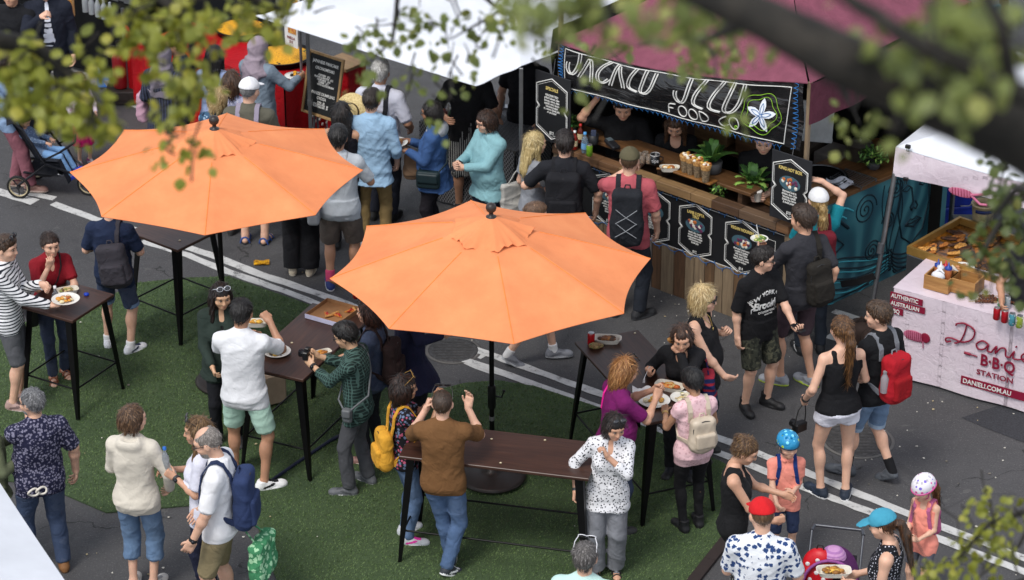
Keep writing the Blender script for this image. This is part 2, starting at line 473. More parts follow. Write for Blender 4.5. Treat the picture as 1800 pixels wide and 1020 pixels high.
def mottled(c1, c2, c3=None, scale=40.0, rough=.7, bmp=.5, thr=(.4, .6)):
 c1, c2 = C(c1), C(c2); c3 = C(c3) if c3 else None; key = ('mot', c1, c2, c3, scale, rough, bmp, thr)
 if key in _mc: return _mc[key]
 m, nt, b = _new('mottled'); co = coords(nt); n = noise(nt, co, scale, 4, .65, .4)
 base = ramp(nt, n, [(thr[0], c1), (thr[1], c2)])
 if c3: base = mix(nt, math_(nt, 'GREATER_THAN', noise(nt, co, scale * 1.7, 2), .62), base, c3)
 L(nt, base, b.inputs['Base Color']); b.inputs['Roughness'].default_value = rough
 bump(nt, b, n, bmp, .01)
 _mc[key] = m; return m
# ------------------------------------------------------------------ people
def rx(a): c, s = math.cos(a), math.sin(a); return np.array([[1, 0, 0], [0, c, -s], [0, s, c]])
def ry(a): c, s = math.cos(a), math.sin(a); return np.array([[c, 0, s], [0, 1, 0], [-s, 0, c]])
def rz(a): c, s = math.cos(a), math.sin(a); return np.array([[c, -s, 0], [s, c, 0], [0, 0, 1]])
def nrm(v): v = np.array(v, float); return v / max(1e-9, np.linalg.norm(v))
def ik(A, B, l1, l2, hint):
 A, B = np.array(A, float), np.array(B, float); v = B - A; d = np.linalg.norm(v); u = v / max(d, 1e-9)
 d2 = min(max(d, abs(l1 - l2) + .02), l1 + l2 - .004); B = A + u * d2
 x = (l1 * l1 - l2 * l2 + d2 * d2) / (2 * d2); h = math.sqrt(max(0, l1 * l1 - x * x))
 w = np.array(hint, float); w = nrm(w - u * (w @ u)); return A + u * x + w * h, B
ROWS = {'m': [(.80, .12, .085, 0), (.88, .165, .115, -.008), (.97, .163, .108, 0), (1.08, .150, .098, .006), (1.20, .160, .108, 0), (1.30, .172, .115, -.005), (1.38, .168, .102, -.012), (1.44, .125, .075, -.02), (1.50, .062, .058, -.012)],
  'f': [(.80, .12, .088, 0), (.88, .172, .118, -.012), (.97, .162, .106, 0), (1.08, .130, .088, .005), (1.20, .140, .098, 0), (1.30, .150, .104, -.004), (1.38, .146, .090, -.012), (1.44, .108, .066, -.018), (1.50, .054, .052, -.012)]}
_heads = {}
def head_mesh(sex, jaw=0):
 key = (sex, jaw)
 if key in _heads: return _heads[key]
 f = Field((-.105, -.13, -.19), (.105, .14, .14), .0062); w = .94 if sex == 'f' else 1.0
 f.ell((0, -.014, .024), (.077, .097, .092), .01)
 f.ell((0, .022, -.045), (.060 * w, .068, .072), .05)
 f.ell((0, .060, -.088), (.026 * w, .026, .020), .03)
 f.ell((0, .066, .030), (.056, .024, .018), .03)
 for s in (-1, 1):
  f.ell((s * .042, .058, -.030), (.026, .026, .024), .02)
  f.ell((s * .0315, .094, .006), (.017, .013, .011), .012, sub=True)
  f.ell((s * .077 * (1 if w == 1 else .97), -.008, -.008), (.011, .021, .031), .008, rot=rz(s * -.35))
 f.rc((0, .084, .012), (0, .103, -.028), .0085, .0125, .012)
 for s in (-1, 1): f.ell((s * .011, .092, -.031), (.009, .010, .007), .008)
 f.ell((0, .082, -.060), (.024, .011, .0065), .006); f.ell((0, .080, -.070), (.020, .011, .0065), .006)
 f.rc((0, -.02, -.20), (0, -.014, -.06), .053 if sex == 'm' else .045, .051 if sex == 'm' else .044, .02)
 V, Fc = f.mesh(); _heads[key] = (V, Fc); return V, Fc
def hair_mesh(st, sex):
 st = dict(st); k = st.get('k', 'short'); v = st.get('vol', 1.0); ln = st.get('len', .3)
 f = Field((-.2, -.26, -.20 - ln), (.2, .2, .26), .0075 if k not in ('short', 'buzz', 'balding') else .0066)
 sh = {'buzz': (.0795, .0995, .0945), 'balding': (.0805, .101, .0935)}.get(k, (.085, .106, .100))
 f.ell((0, -.015, .026), tuple(a * v for a in sh), .01)
 fp = lambda y, z, y2, z2: f.cut((0, y, z), (0, (z2 - z) * -1 if False else (z - z2), -(y - y2)))
 if k in ('short', 'buzz', 'balding'):
  if k == 'short' and st.get('top', 1):
   f.ell((0, .02, .085), (.066, .075, .040), .03)
  fp(.095, .062, -.095, -.088)
  if k == 'balding':
   f.ell((0, .035, .115), (.062, .09, .055), .01, sub=True)
 elif k in ('bob', 'curly', 'long'):
  w = 1.0 if k != 'curly' else 1.12
  f.ell((0, -.035, -.035), (.096 * v * w, .094 * v * w, .125), .03)
  if k == 'long':
   f.prof([(-.12 - ln, .045, .022, -.115), (-.06 - ln, .078, .034, -.110), (-.12, .098, .05, -.085), (-.03, .098, .07, -.05)], .03)
   for s in (-1, 1): f.rc((s * .085, -.01, -.02), (s * .095, .01 + st.get('fwd', 0), -.10 - ln * .55), .024, .02, .03)
  f.ell((0, .135, -.045), (.060, .115, .108), .008, sub=True)
  f.locks(0, 9, -.075 - ln * .30 if k == 'bob' else (-.085 - ln * .25 if k == 'curly' else -.10 - ln), ln * 9)
 elif k in ('pony', 'braid', 'bun'):
  fp(.098, .066, -.10, -.075)
  if k == 'bun': f.ell(st.get('at', (0, -.045, .128)), (.038, .038, .034), .01)
  else:
   z = st.get('z', .045); f.rc((0, -.10, z), (0, -.145, z - .01), .024, .03, .01)
   f.rc((0, -.145, z - .01), (.0, -.16, z - .10), .032, .037, .02); f.rc((0, -.16, z - .10), (0, -.135, z - .12 - ln), .037, .014, .02)
 elif k == 'hijab':
  f.ell((0, -.02, .02), (.097, .115, .108), .01)
  f.rc((0, -.03, -.04), (0, -.02, -.20), .088, .125, .05); f.ell((0, -.02, -.24), (.20, .13, .07), .06)
  f.prof([(-.42, .11, .02, -.13), (-.1, .105, .05, -.09)], .04)
  f.ell((0, .125, -.02), (.058, .07, .082), .008, sub=True)
 if k == 'curly': f.rough(.006, (52, 56, 34), 1.0).locks(.006, 17, None, ln * 9)
 elif k == 'hijab': f.fold(.004, 1.0, 1.2)
 elif k == 'buzz': pass
 elif k == 'braid': f.rough(.004, (90, 90, 62), .5)
 elif k in ('short', 'balding'): f.locks(.0045, 19, None, v * 9)
 else: f.locks(.0075, 23, None, v * 9 + ln * 7)
 return f.mesh()
def strands(v, f, k, seed, capped=False, short=False):
 r = np.random.default_rng(int(abs(seed)) + 5); n = {'buzz': 250, 'balding': 260, 'short': 420}.get(k, 750); L = {'buzz': .010, 'balding': .022, 'short': .034}.get(k, .085)
 a = v[r.integers(0, len(v), n)]; c = np.array([0, -.015, .02]); nr = a - c; nr[:, 2] *= np.where(nr[:, 2] < 0, .15, 1); nr /= np.linalg.norm(nr, axis=1)[:, None] + 1e-9
 t = np.array([0, -.35, -1.0]) if k not in ('short', 'buzz', 'balding') else np.array([0, -.55, -.6]); t = np.where((a[:, 2] > .06)[:, None], (a - np.array([0, -.04, .13])) * np.array([12, 12, 3]), t) + r.normal(0, .22, (n, 3))
 t -= nr * (t * nr).sum(1)[:, None]; t /= np.linalg.norm(t, axis=1)[:, None] + 1e-9; L = .045 if k == 'bob' and short else L
 l = (L * (.5 + r.random(n)) * (np.where(a[:, 2] > -.09, .45, 1) if k in ('pony', 'bun', 'braid') else 1))[:, None]; s = np.cross(t, nr) * (.0016 + .002 * r.random(n))[:, None]
 p0 = a - nr * .002; p1 = a + t * l * .5 + nr * .0045; p2 = a + t * l + nr * (.001 + .005 * r.random(n))[:, None]
 ok = ~((p2[:, 1] > .03) & (p2[:, 2] < .07) & (p2[:, 2] > -.16) & (np.abs(p2[:, 0]) < .078)) & ~((p1[:, 1] > .045) & (p1[:, 2] < .06) & (np.abs(p1[:, 0]) < .075))
 ok &= ~((a[:, 1] > .04) & (a[:, 2] < .05) & (np.abs(a[:, 0]) < .085)) & ~((p2[:, 1] > .055) & (p2[:, 2] < .085) & (np.abs(p2[:, 0]) < .07))
 if capped: ok &= (a[:, 2] < .0) & (a[:, 1] < .03)
 p0, p1, p2, s = p0[ok], p1[ok], p2[ok], s[ok]; n = len(p0)
 V = np.stack([p0 - s, p0 + s, p1 - s, p1 + s, p2], 1).reshape(-1, 3); b = len(v) + 5 * np.arange(n); F = f.tolist() + np.stack([b, b + 1, b + 3, b + 2], 1).tolist() + np.stack([b + 2, b + 3, b + 4], 1).tolist()
 m = r.integers(0, 3, n); return np.concatenate([v, V]), F, [0] * len(f) + m.tolist() * 2
_shoe = {}
def shoe_mesh(st):
 if st in _shoe: return _shoe[st]
 f = Field((-.09, -.12, -.03), (.09, .26, .17), .0085)
 f.rc((0, -.035, .045), (0, .03, .05), .040, .040, .01); f.rc((0, .02, .045), (0, .145, .030), .040, .036, .03); f.ell((0, .15, .03), (.046, .055, .034), .02); f.ell((0, -.045, .035), (.040, .035, .035), .02)
 if st == 'boot': f.rc((0, -.02, .05), (0, -.015, .14), .045, .048, .02, flat1=True)
 else: f.rc((0, -.02, .05), (0, -.018, .095), .042, .044, .02, flat1=True)
 for s in (-1, 1): f.D = f.D
 f.prof([(-.01, .048, .145, .06), (.022, .047, .142, .06)], .004, ex=2.6)
 f.cut((0, 0, 0), (0, 0, -1)); V, F = f.mesh(); cz = V[F].mean(1)[:, 2]
 mi = (cz < .021).astype(int)
 if st == 'laced':
  c = V[F].mean(1); mi[(c[:, 1] > .02) & (c[:, 1] < .12) & (np.abs(c[:, 0]) < .024) & (c[:, 2] > .05)] = 2
  mi[(np.abs(c[:, 2] - .045 - .25 * (c[:, 1] - .02)) < .011) & (c[:, 1] > -.02) & (c[:, 1] < .09) & (np.abs(c[:, 0]) > .03)] = 2
 _shoe[st] = (V, F, mi); return _shoe[st]
class Person: pass
def glass_mb(kind, up=False):
 b = MB()
 for s in (-1, 1):
  if kind == 'clear':
   pts = [(s * .033 + .025 * math.cos(a), .1015 - .006 * math.cos(a) ** 2, .004 + .018 * math.sin(a)) for a in np.linspace(0, 2 * math.pi, 13)]
   b.tube(pts, .0026, 5, 0)
  else:
   b.sphere((s * .034, .100, .004), (.030, .007, .021), 12, 6, 1)
   b.tube([(s * .034 + .030 * math.cos(a), .101, .004 + .021 * math.sin(a)) for a in np.linspace(0, 2 * math.pi, 13)], .0032, 5, 0)
  b.tube([(s * .058, .098, .010), (s * .078, .05, .012), (s * .083, -.02, .006)], .003, 5, 0)
 b.tube([(-.010, .102, .008), (.010, .102, .008)], .003, 5, 0)
 if up:
  M = Matrix.Translation((0, .0, .072)) @ Matrix.Rotation(R(38), 4, 'X') @ Matrix.Translation((0, -.012, 0))
  b.v = [tuple(M @ Vector(v)) for v in b.v]
 return b
ALL = []
def person(label, hx, hy, face=0, fy=None, H=None, sex='m', sk='light', look=(0, 0), lean=0, side=0, fat=0.0, child=0.0, drop=0.0,
   Rh=None, Lh=None, Rd=None, Ld=None, Rn=None, Ln=None, Rc=.45, Lc=.45, Re=None, Le=None, feet=((-.10, 0, 8), (.10, 0, -8)), ank=None,
   top=None, top2=None, bot=None, shoes=None, socks=None, hair=None, hat=None, glasses=None, extra=None, root=None, group=None, zb=0.0, beard=None, sit=False):
 p = Person(); rot_t = rx(-R(lean)) @ ry(R(side)); piv = np.array([0, 0, .93 - drop]); p.T = (rot_t, piv)
 TT = lambda q: rot_t @ (np.array(q, float) - [0, 0, .93]) + piv
 p.TT = TT; fm = sex == 'f'; lw = .90 if fm else 1.0; lw *= (1 + .35 * fat) * (1 - .14 * child); hs = 1.065 + .215 * child
 rows = []
 for z, a, b, y in ROWS[sex]:
  g = fat * max(0, 1 - abs(z - 1.05) / .42); cw = 1 - .10 * child
  if child and sex == 'f' and z < 1.3: a = ROWS['m'][[r[0] for r in ROWS['m']].index(z)][1]
  rows.append((z, a * cw * (1 + .55 * g), b * cw * (1 + .75 * g), y + .045 * g))
 p.rows = rows
 shx = (.182 if not fm else .158) * (1 + .15 * fat) * (1 - .10 * child); shz = 1.405
 ua, fa = .285, .255
 if child: ua, fa = .27, .24
 sh = {s: TT((s * shx, -.012, shz)) for s in (-1, 1)}
 df = {1: (.25 + .08 * fat, .05, .86), -1: (-.25 - .08 * fat, .05, .86)}
 wr = {1: Rh or df[1], -1: Lh or df[-1]}; el = {}; hd = {}; hn = {}
 for s in (-1, 1):
  hint = (Re if s == 1 else Le) or (s * .55, -1, -.35)
  el[s], wr[s] = ik(sh[s], wr[s], ua, fa, hint)
  d = (Rd if s == 1 else Ld); d = nrm(d) if d is not None else nrm(nrm(wr[s] - el[s]) + np.array([0, .12, -.1]))
  n = (Rn if s == 1 else Ln); n = np.array(n, float) if n is not None else np.array([-s, .15, 0.0])
  n = nrm(n - d * (n @ d)); hd[s] = d; hn[s] = n
 hipx = .088 * (1 + .2 * fat); hip = {s: np.array([s * hipx, 0, .91 - drop]) for s in (-1, 1)}
 kn = {}; an = {}; fr = {}
 for i, s in ((0, -1), (1, 1)):
  if ank: a3 = np.array(ank[i][:3], float); yaw = R(ank[i][3]) if len(ank[i]) > 3 else 0; pit = R(ank[i][4]) if len(ank[i]) > 4 else 0
  else:
   ft = feet[i]; yaw = R(ft[2] if len(ft) > 2 else 0); lift = ft[3] if len(ft) > 3 else 0; pit = R(ft[4]) if len(ft) > 4 else 0
   a3 = np.array([ft[0], ft[1], .085 + lift])
  kn[s], an[s] = ik(hip[s], a3, .425, .418, (math.sin(-yaw), math.cos(yaw), .1) if not sit else (0, .4, 1))
  fr[s] = (an[s] - np.array([0, 0, .085]), rz(yaw) @ rx(-pit))
 Rhd = rot_t @ rx(R(lean) * .75) @ rz(-R(look[0])) @ rx(-R(look[1]))
 hc = TT((0, .012, 1.515)) + Rhd @ np.array([0, .004, .125 * hs]); p.hc = hc; p.Rh = Rhd; p.hs = hs
 HW = lambda V: (np.asarray(V) * hs) @ Rhd.T + hc
 p.HW = HW
 # placement
 crown = HW([[0, -.02, .122]])[0]
 f2 = rz(-R(face))
 foot = (fr[-1][0] + fr[1][0]) / 2 + np.array([0, .05, 0]) * 1
 def place(Hh):
  s = Hh / 1.755; c = f2 @ crown * s; w = U(hx, hy, c[2] + zb); return np.array([w.x - c[0], w.y - c[1], zb]), s
 if root is not None: s = (H or 1.75) / 1.755; pos = np.array(root, float)
 elif fy is not None:
  lo, hi = .7, 2.3
  for _ in range(30):
   m = (lo + hi) / 2; q, s = place(m); g = q + f2 @ foot * s
   if proj((g[0], g[1], zb))[1] < fy: lo = m
   else: hi = m
  q, s = place(m); H = m; pos = q
 else: pos, s = place(H)
 p.s = s; p.pos = pos; p.f2 = f2; p.H = H
 W = lambda V: Vector(f2 @ (np.asarray(V, float) * s) + pos)
 p.W = W; p.rz = -R(face)
 # body
 allp = np.array([*sh.values(), *el.values(), *wr.values(), *kn.values(), *an.values(), hc, piv])
 lo = allp.min(0) - [.24, .24, .12]; hi = allp.max(0) + [.24, .24, .06]
 GH = .0110 if not child else .0120
 B = Field(lo, hi, GH)
 B.prof(rows, .03, p.T, ex=2.2)
 if fm and child < .3:
  for q in (-1, 1): B.ell(TT((q * .068, .082, 1.25)), (.062, .052, .058), .04, rot=rot_t)
 nb = TT((0, -.014, 1.46))
 B.rc(nb, HW([[0, -.018, -.07]])[0], .054 if not fm else .046, .052 if not fm else .044, .03)
 for q in (-1, 1):
  B.rc(TT((q * .04, -.02, 1.46)), sh[q], .045 * lw, .052 * lw, .04); B.rc(sh[q], el[q], .052 * lw, .040 * lw, .035); B.rc(el[q], wr[q], .041 * lw, .028 * lw, .015)
  m = el[q] * .7 + wr[q] * .3; B.ell(m, (.043 * lw,) * 3, .02)
  B.rc(wr[q] - hd[q] * .01, wr[q] + hd[q] * .02, .027 * lw, .030 * lw, .01)
  d, n = hd[q], hn[q]; sd = np.cross(d, n); Rm = np.stack([sd, d, n], 1)
  B.rbox(wr[q] + d * .055, (.042 * lw, .050, .0165), .014, .012, rot=Rm)
  h0 = hip[q] + [0, 0, .0]; B.rc(h0, kn[q], .088 * (1 + .3 * fat) * (1.03 if fm else 1), .055 * lw, .04); B.rc(kn[q], an[q], .053 * lw, .036 * lw, .02)
  cm = kn[q] * .68 + an[q] * .32; bk = nrm(np.cross(kn[q] - an[q], fr[q][1][:, 0])); bk = -bk if bk @ fr[q][1][:, 1] > 0 else bk
  B.ell(cm + bk * .018, (.050 * lw, .050 * lw, .09), .03)
  if ank is None or True:
   o, Rf = fr[q]; g = lambda v: o + Rf @ np.array(v)
   B.rc(g((0, -.03, .035)), g((0, .10, .028)), .033, .030, .02); B.ell(g((0, .125, .022)), (.040, .05, .020), .02, rot=Rf); B.rc(an[q], g((0, 0, .04)), .036, .036, .02)
 V, F = B.mesh(); vs = [V]; fs = F.tolist(); mi = [0] * len(fs); nv = len(V)
 def app(v, f, m):
  nonlocal nv
  v = np.asarray(v, float); vs.append(v); fs.extend([tuple(i + nv for i in x) for x in f]); mi.extend([m] * len(f)); nv += len(v)
 hv, hf = head_mesh(sex); app(HW(hv), hf.tolist(), 0)
 e = MB()
 for q in (-1, 1):
  e.sphere((q * .0315, .0838, .0050), (.0120, .0085, .0048), 10, 6, 1); e.sphere((q * .0315, .0896, .0050), (.0062, .0040, .0052), 8, 5, 2); e.tube([(q * .0185, .0885, .0065), (q * .0315, .0935, .0112), (q * .0445, .0845, .0065)], [.0014, .0026, .0014], 5, 2)
  e.tube([(q * .014, .0905, .0245), (q * .030, .0930, .0285), (q * .047, .083, .0245)], [.002, .0036, .002], 5, 4)
 e.sphere((0, .0885, -.0615), (.022, .0075, .0040), 10, 5, 3); e.sphere((0, .0865, -.0690), (.018, .0075, .0045), 10, 5, 3)
 for m in range(5):
  sel = [f for f, k in zip(e.f, e.m) if k == m]
  if sel: app(HW(e.v), sel, m)
 p.palm = {}; hb = MB()
 for q in (-1, 1):
  d, n = hd[q], hn[q]; sd = np.cross(d, n); c = Rc if q == 1 else Lc; k = lw * (1 - .1 * child)
  p.palm['R' if q == 1 else 'L'] = wr[q] + d * .085 + n * .02
  tipd = None
  for j, (o, ln) in enumerate(((-.031, .068), (-.0105, .078), (.0105, .074), (.030, .058))):
   b0 = wr[q] + d * .095 * k + sd * o * k; pts = [b0 - d * .03]; a = .15 * c; pts.append(b0); pp = b0
   for sg in (.46, .32, .24):
    a += c * (1.0 + .12 * j); dd = d * math.cos(a) + n * math.sin(a); pp = pp + dd * ln * sg * k; pts.append(pp)
   hb.tube(pts, [.0095 * k, .0092 * k, .0086 * k, .0078 * k, .006 * k], 6, 0)
  tsd = -sd if (q == 1) else sd
  # thumb leaves the side of the palm near its base
  up = sd * (-1) if True else sd
  b0 = wr[q] + d * .025 * k + up * .030 * k; pts = [b0 - up * .01, b0 + up * .016 + d * .02, b0 + up * .026 + d * .045 + n * .012 * (1 + c), b0 + up * .024 + d * .068 + n * .022 * (1 + c)]
  hb.tube(pts, [.013 * k, .0115 * k, .010 * k, .007 * k], 6, 0)
 app(hb.v, hb.f, 0)
 V = np.concatenate(vs)
 rt = thing('person', label, 'person', tuple(pos), p.rz, group); p.root = rt; ALL.append((p, label))
 dark = (.02, .014, .01)
 hc_ = C((hair or {}).get('c', '#2a1c14'))
 me = nmesh('body', V * s, fs, [skin(sk), plain((.42, .37, .34), .3, var=.03, bmp=0), plain(dark, .2, var=.03, bmp=0), plain(tuple(a * b for a, b in zip(SKINS[sk], (.72, .42, .42))), .45, var=.05), hairm(scl(hc_, .8))], rt, mi)
 p.fields = {}
 # garments
 def garment(t, name):
  ee = t.get('e', .016); hem = t.get('hem', .86); lo_ = t.get('loose', .6); sl = t.get('sl', .55); tank = t.get('tank', False)
  ac = max(r[1] for r in rows if 1.15 < r[0] < 1.35); bc = max(r[2] for r in rows if 1.15 < r[0] < 1.35)
  rw = []
  for z, a, b, y in rows:
   a2, b2 = a + ee, b + ee
   if z < 1.29: a2 = a2 + max(0, ac + ee - a2) * lo_; b2 = b2 + max(0, bc + ee * .8 - b2) * lo_
   rw.append((z, a2, b2, y))
  if hem < .80:
   fl = t.get('flare', .04); a0, b0, y0 = rw[1][1:]; rw = [r for r in rw if r[0] > .86]; rw.insert(0, (.86, a0, b0, y0)); rw.insert(0, (hem, a0 + fl, b0 + fl, y0 + .0))
  g = Field(lo, hi, GH)
  g.prof(rw, .03, p.T, zlo=hem + (piv[2] - .93), zhi=(1.50 if not tank else 1.37) + (piv[2] - .93), ex=2.35) if drop == 0 else g.prof([(z - drop, a, b, y) for z, a, b, y in rw], .03, p.T, zlo=hem - drop, zhi=(1.50 if not tank else 1.37) - drop, ex=2.35)
  if fm and child < .3:
   for q in (-1, 1): g.ell(TT((q * .068, .082, 1.25)), (.062 + ee, .050 + ee, .062 + ee), .05, rot=rot_t)
  if fat > .15: g.ell(TT((0, .08, 1.05)), (.14 * (1 + fat), .10 * (1 + fat), .17), .08, rot=rot_t)
  if not tank:
   for q in (-1, 1): g.rc(TT((q * .05, -.018, 1.455)), sh[q], .046 * lw + ee * .7, .054 * lw + ee * .8, .05)
  else:
   tw = t.get('strap', .016); sx = .085 if fm else .10
   for q in (-1, 1):
    ys = .078 if fm else .085
    g.rc(TT((q * (sx - .01), ys, 1.33)), TT((q * sx, .035, 1.455)), tw, tw, .015); g.rc(TT((q * sx, .035, 1.455)), TT((q * sx, -.045, 1.462)), tw, tw, .01); g.rc(TT((q * sx, -.045, 1.462)), TT((q * (sx - .01), -.098, 1.33)), tw, tw, .015)
  p.tD = g.D.copy()
  nk = t.get('neck', 'crew')
  if nk == 'v': g.ell(TT((0, .10, 1.47)), (.050, .085, .13), .004, sub=True, rot=rot_t)
  elif nk == 'scoop': g.ell(TT((0, .095, 1.47)), (.090, .10, .12), .004, sub=True, rot=rot_t)
  if nk != 'hood' and not tank: g.ell(TT((0, .008, 1.54)), (.066, .066, .085), .004, sub=True, rot=rot_t)
  if t.get('open'):
   w0 = t['open']
   for zz in np.linspace(hem, 1.5, 14):
    ww = w0 * (.35 + .65 * min(1, (1.5 - zz) / .5)); g.rbox(TT((0, .2, zz)), (ww, .17, .05), .005, .003, sub=True, rot=rot_t)
  amp = t.get('fold', .0038); g.fold(amp, t.get('ph', hx * .1), 1.0, t.get('vert', .0))
  sw = t.get('sw', .016)
  if sl > 0:
   for q in (-1, 1):
    ra, rb, rc_ = .053 * lw + ee * .9, .043 * lw + sw, .034 * lw + sw * .8
    if sl <= 1:
     en = sh[q] + (el[q] - sh[q]) * sl; g.rc(sh[q], en, ra, (ra + (rb - ra) * sl) * t.get('cuff', 1.12), .03, flat1=True)
    else:
     g.rc(sh[q], el[q], ra, rb, .03); en = el[q] + (wr[q] - el[q]) * (sl - 1); g.rc(el[q], en, rb, rb + (rc_ - rb) * (sl - 1), .02, flat1=True)
   g.fold(amp * .55, 2.3 + hx, 1.6)
  if t.get('hood'):
   g.ell(TT((0, -.085, 1.465)), (.105, .055, .060), .05, rot=rot_t @ rx(-.3)); g.ell(TT((0, -.09, 1.52)), (.07, .03, .035), .02, sub=True, rot=rot_t)
  if nk in ('collar', 'hood'):
   pr = None
   for a in np.linspace(.45, 2 * math.pi - .45, 14):
    c3 = TT((.064 * math.sin(a), .012 + .062 * math.cos(a), 1.488 - .022 * math.cos(a)))
    if pr is not None: g.rc(pr, c3, .016, .016, .008)
    pr = c3
  for u in under: g.D = np.minimum(g.D, np.maximum(u - .007, g.D - .016))
  under.append(g.D)
  if t.get('hoodm'):
   hf = Field(lo, hi, GH); hf.ell(TT((0, -.075, 1.45)), (.15, .085, .085), .0, rot=rot_t @ rx(-.3)); hf.ell(TT((0, -.01, 1.44)), (.17, .10, .055), .05, rot=rot_t); hf.ell(TT((0, .02, 1.54)), (.075, .075, .09), .0, sub=True, rot=rot_t); hf.ell(TT((0, .14, 1.44)), (.05, .09, .12), .0, sub=True, rot=rot_t); hf.fold(.003, 1.0, 1.3); Vh, Fh = hf.mesh(); nmesh('hood', Vh * s, Fh, [t['hoodm']], rt)
  p.fields[name] = g; Vg, Fg = g.mesh(); o = nmesh(name, Vg * s, Fg, [t['m']], rt); return o
 under = [B.D]
 if bot:
  g = Field(lo, hi, GH); eb = bot.get('e', .012); n_ = bot.get('len', 2.0); bz = bot.get('top', 1.02)
  k_ = bot.get('k', 'pants')
  if k_ == 'skirt':
   hz = bot.get('hem', .45); fl = bot.get('flare', .09)
   g.prof([(hz - drop, rows[1][1] + fl, rows[1][2] + fl, 0), (.86 - drop, rows[1][1] + eb, rows[1][2] + eb, -.005), (bz - drop, rows[2][1] + eb, rows[2][2] + eb, 0)], .02, ex=2.1); g.fold(.006, hx, 1, .7)
  else:
   pr = [(z - drop, a + eb, b + eb, y) for z, a, b, y in rows if z < 1.1]; g.prof(pr, .03, p.T, zlo=.80 - drop, zhi=bz - drop, ex=2.2)
   for q in (-1, 1):
    r0, r1, r2 = .090 * (1 + .3 * fat) * (1.03 if fm else 1) + eb, .056 * lw + bot.get('ke', eb * 1.2), .040 * lw + bot.get('ce', .022)
    h0 = hip[q] + np.array([0, 0, .0])
    if n_ <= 1:
     en = h0 + (kn[q] - h0) * n_; g.rc(h0, en, r0, (r0 + (r1 - r0) * n_) * bot.get('fl', 1.08), .022, flat1=True)
    else:
     g.rc(h0, kn[q], r0, r1, .022); en = kn[q] + (an[q] - kn[q]) * (n_ - 1); g.rc(kn[q], en, r1, r1 + (r2 - r1) * (n_ - 1), .02, flat1=True)
   g.fold(bot.get('fold', .0045), hx + 1, 1.0, bot.get('vert', .0))
  g.D = np.minimum(g.D, np.maximum(B.D - .007, g.D - .018)); under.append(g.D)
  Vg, Fg = g.mesh(); nmesh(bot.get('n', {'pants': 'trousers', 'shorts': 'shorts', 'skirt': 'skirt'}.get(k_, 'trousers')), Vg * s, Fg, [bot['m']], rt)
  if bot.get('cuffm') is not None:
   cb = MB()
   for q in (-1, 1):
    en = hip[q] + (kn[q] - hip[q]) * n_; d = nrm(kn[q] - hip[q]); rr = (r0 + (r1 - r0) * n_) * bot.get('fl', 1.08) + .004
    cb.tube([en - d * .035, en + d * .003], rr, 18)
   cb.v = [tuple(np.array(v) * s) for v in cb.v]; cb.build('trouser_cuff', [bot['cuffm']], rt)
 if top2:
  o = garment(top2, top2.get('n', 'shirt'))
 if top: o = garment(top, top.get('n', 'shirt')); p.topf = p.fields[top.get('n', 'shirt')]
 if shoes:
  st, ms = shoes
  for q in (-1, 1):
   o, Rf = fr[q]
   if st == 'sandal':
    b = MB(); b.prism([(.04 * math.cos(a) * (1.0 if math.sin(a) < 0 else 1.12), .06 + .135 * math.sin(a)) for a in np.linspace(0, 2 * math.pi, 18)[:-1]], -.002, .016, 1)
    for yy, zz in ((.125, .052), (.06, .072), (-.035, .075)):
     b.tube([(.045 * math.cos(a), yy - .01 * math.sin(a), max(.01, zz * math.sin(a))) for a in np.linspace(0, math.pi, 9)], .009, 6, 0)
    b.tube([(.03, .06, .05), (.042, 0, .04), (.03, -.05, .05)], .008, 6, 0)
    v = (np.array(b.v) @ Rf.T + o) * s; nmesh('sandal', v, b.f, ms, rt, b.m)
   else:
    v, f, mm = shoe_mesh(st); v = (v @ Rf.T + o) * s; nmesh('shoe', v, f, ms if len(ms) > 2 else list(ms) + [ms[-1]], rt, mm)
 if socks:
  for q in (-1, 1):
   o, Rf = fr[q]; b = Field(an[q] - .1, an[q] + [.1, .1, .16], .012); d = nrm(kn[q] - an[q]); b.rc(an[q] - d * .02, an[q] + d * socks[1], .045 * lw, .048 * lw, .0, flat1=True)
   v, f = b.mesh(); nmesh('sock', v * s, f, [socks[0]], rt)
 if hair:
  v, f = hair_mesh({k: w for k, w in hair.items() if k not in ('c', 'c2')}, sex)
  hm = [hair.get('m') or hairm(hair['c'], hair.get('c2'))]; mi_ = None
  if hair['k'] != 'hijab':
   v, f, mi_ = strands(v, f, hair['k'], hx, bool(hat), hair.get('len', .3) < .05); c1 = C(hair['c']); c2 = C(hair['c2']) if hair.get('c2') else scl(c1, 1.9); hm += [hairm(scl(c1, .7), c1), hairm(tuple((a + b) / 2 for a, b in zip(c1, c2)), c2)]
  nmesh('headscarf' if hair['k'] == 'hijab' else 'hair', HW(v) * s, f, hm, rt, mi_)
 if beard:
  g = Field((-.1, -.05, -.14), (.1, .14, .04), .006); g.ell((0, .024, -.050), (.0635, .070, .075), .0); g.ell((0, .062, -.09), (.029, .028, .022), .02); g.cut((0, 0, -.05), (0, -.35, 1)); g.cut((0, -.0, 0), (0, -1, -.2)); g.ell((0, .1, -.063), (.022, .03, .012), .0, sub=True)
  v, f = g.mesh(); nmesh('beard', HW(v) * s, f, [hairm(beard)], rt)
 if glasses:
  k, up = glasses[0], glasses[1]; b = glass_mb(k, up)
  ms = [plain((.015, .014, .014), .3), plain((.02, .02, .024), .08, spec=.8, bmp=0)] if len(glasses) < 3 else [plain(glasses[2], .3), plain((.02, .02, .024), .08, spec=.8, bmp=0)]
  nmesh('sunglasses' if k == 'sun' else 'glasses', HW(b.v) * s, b.f, ms, rt, b.m)
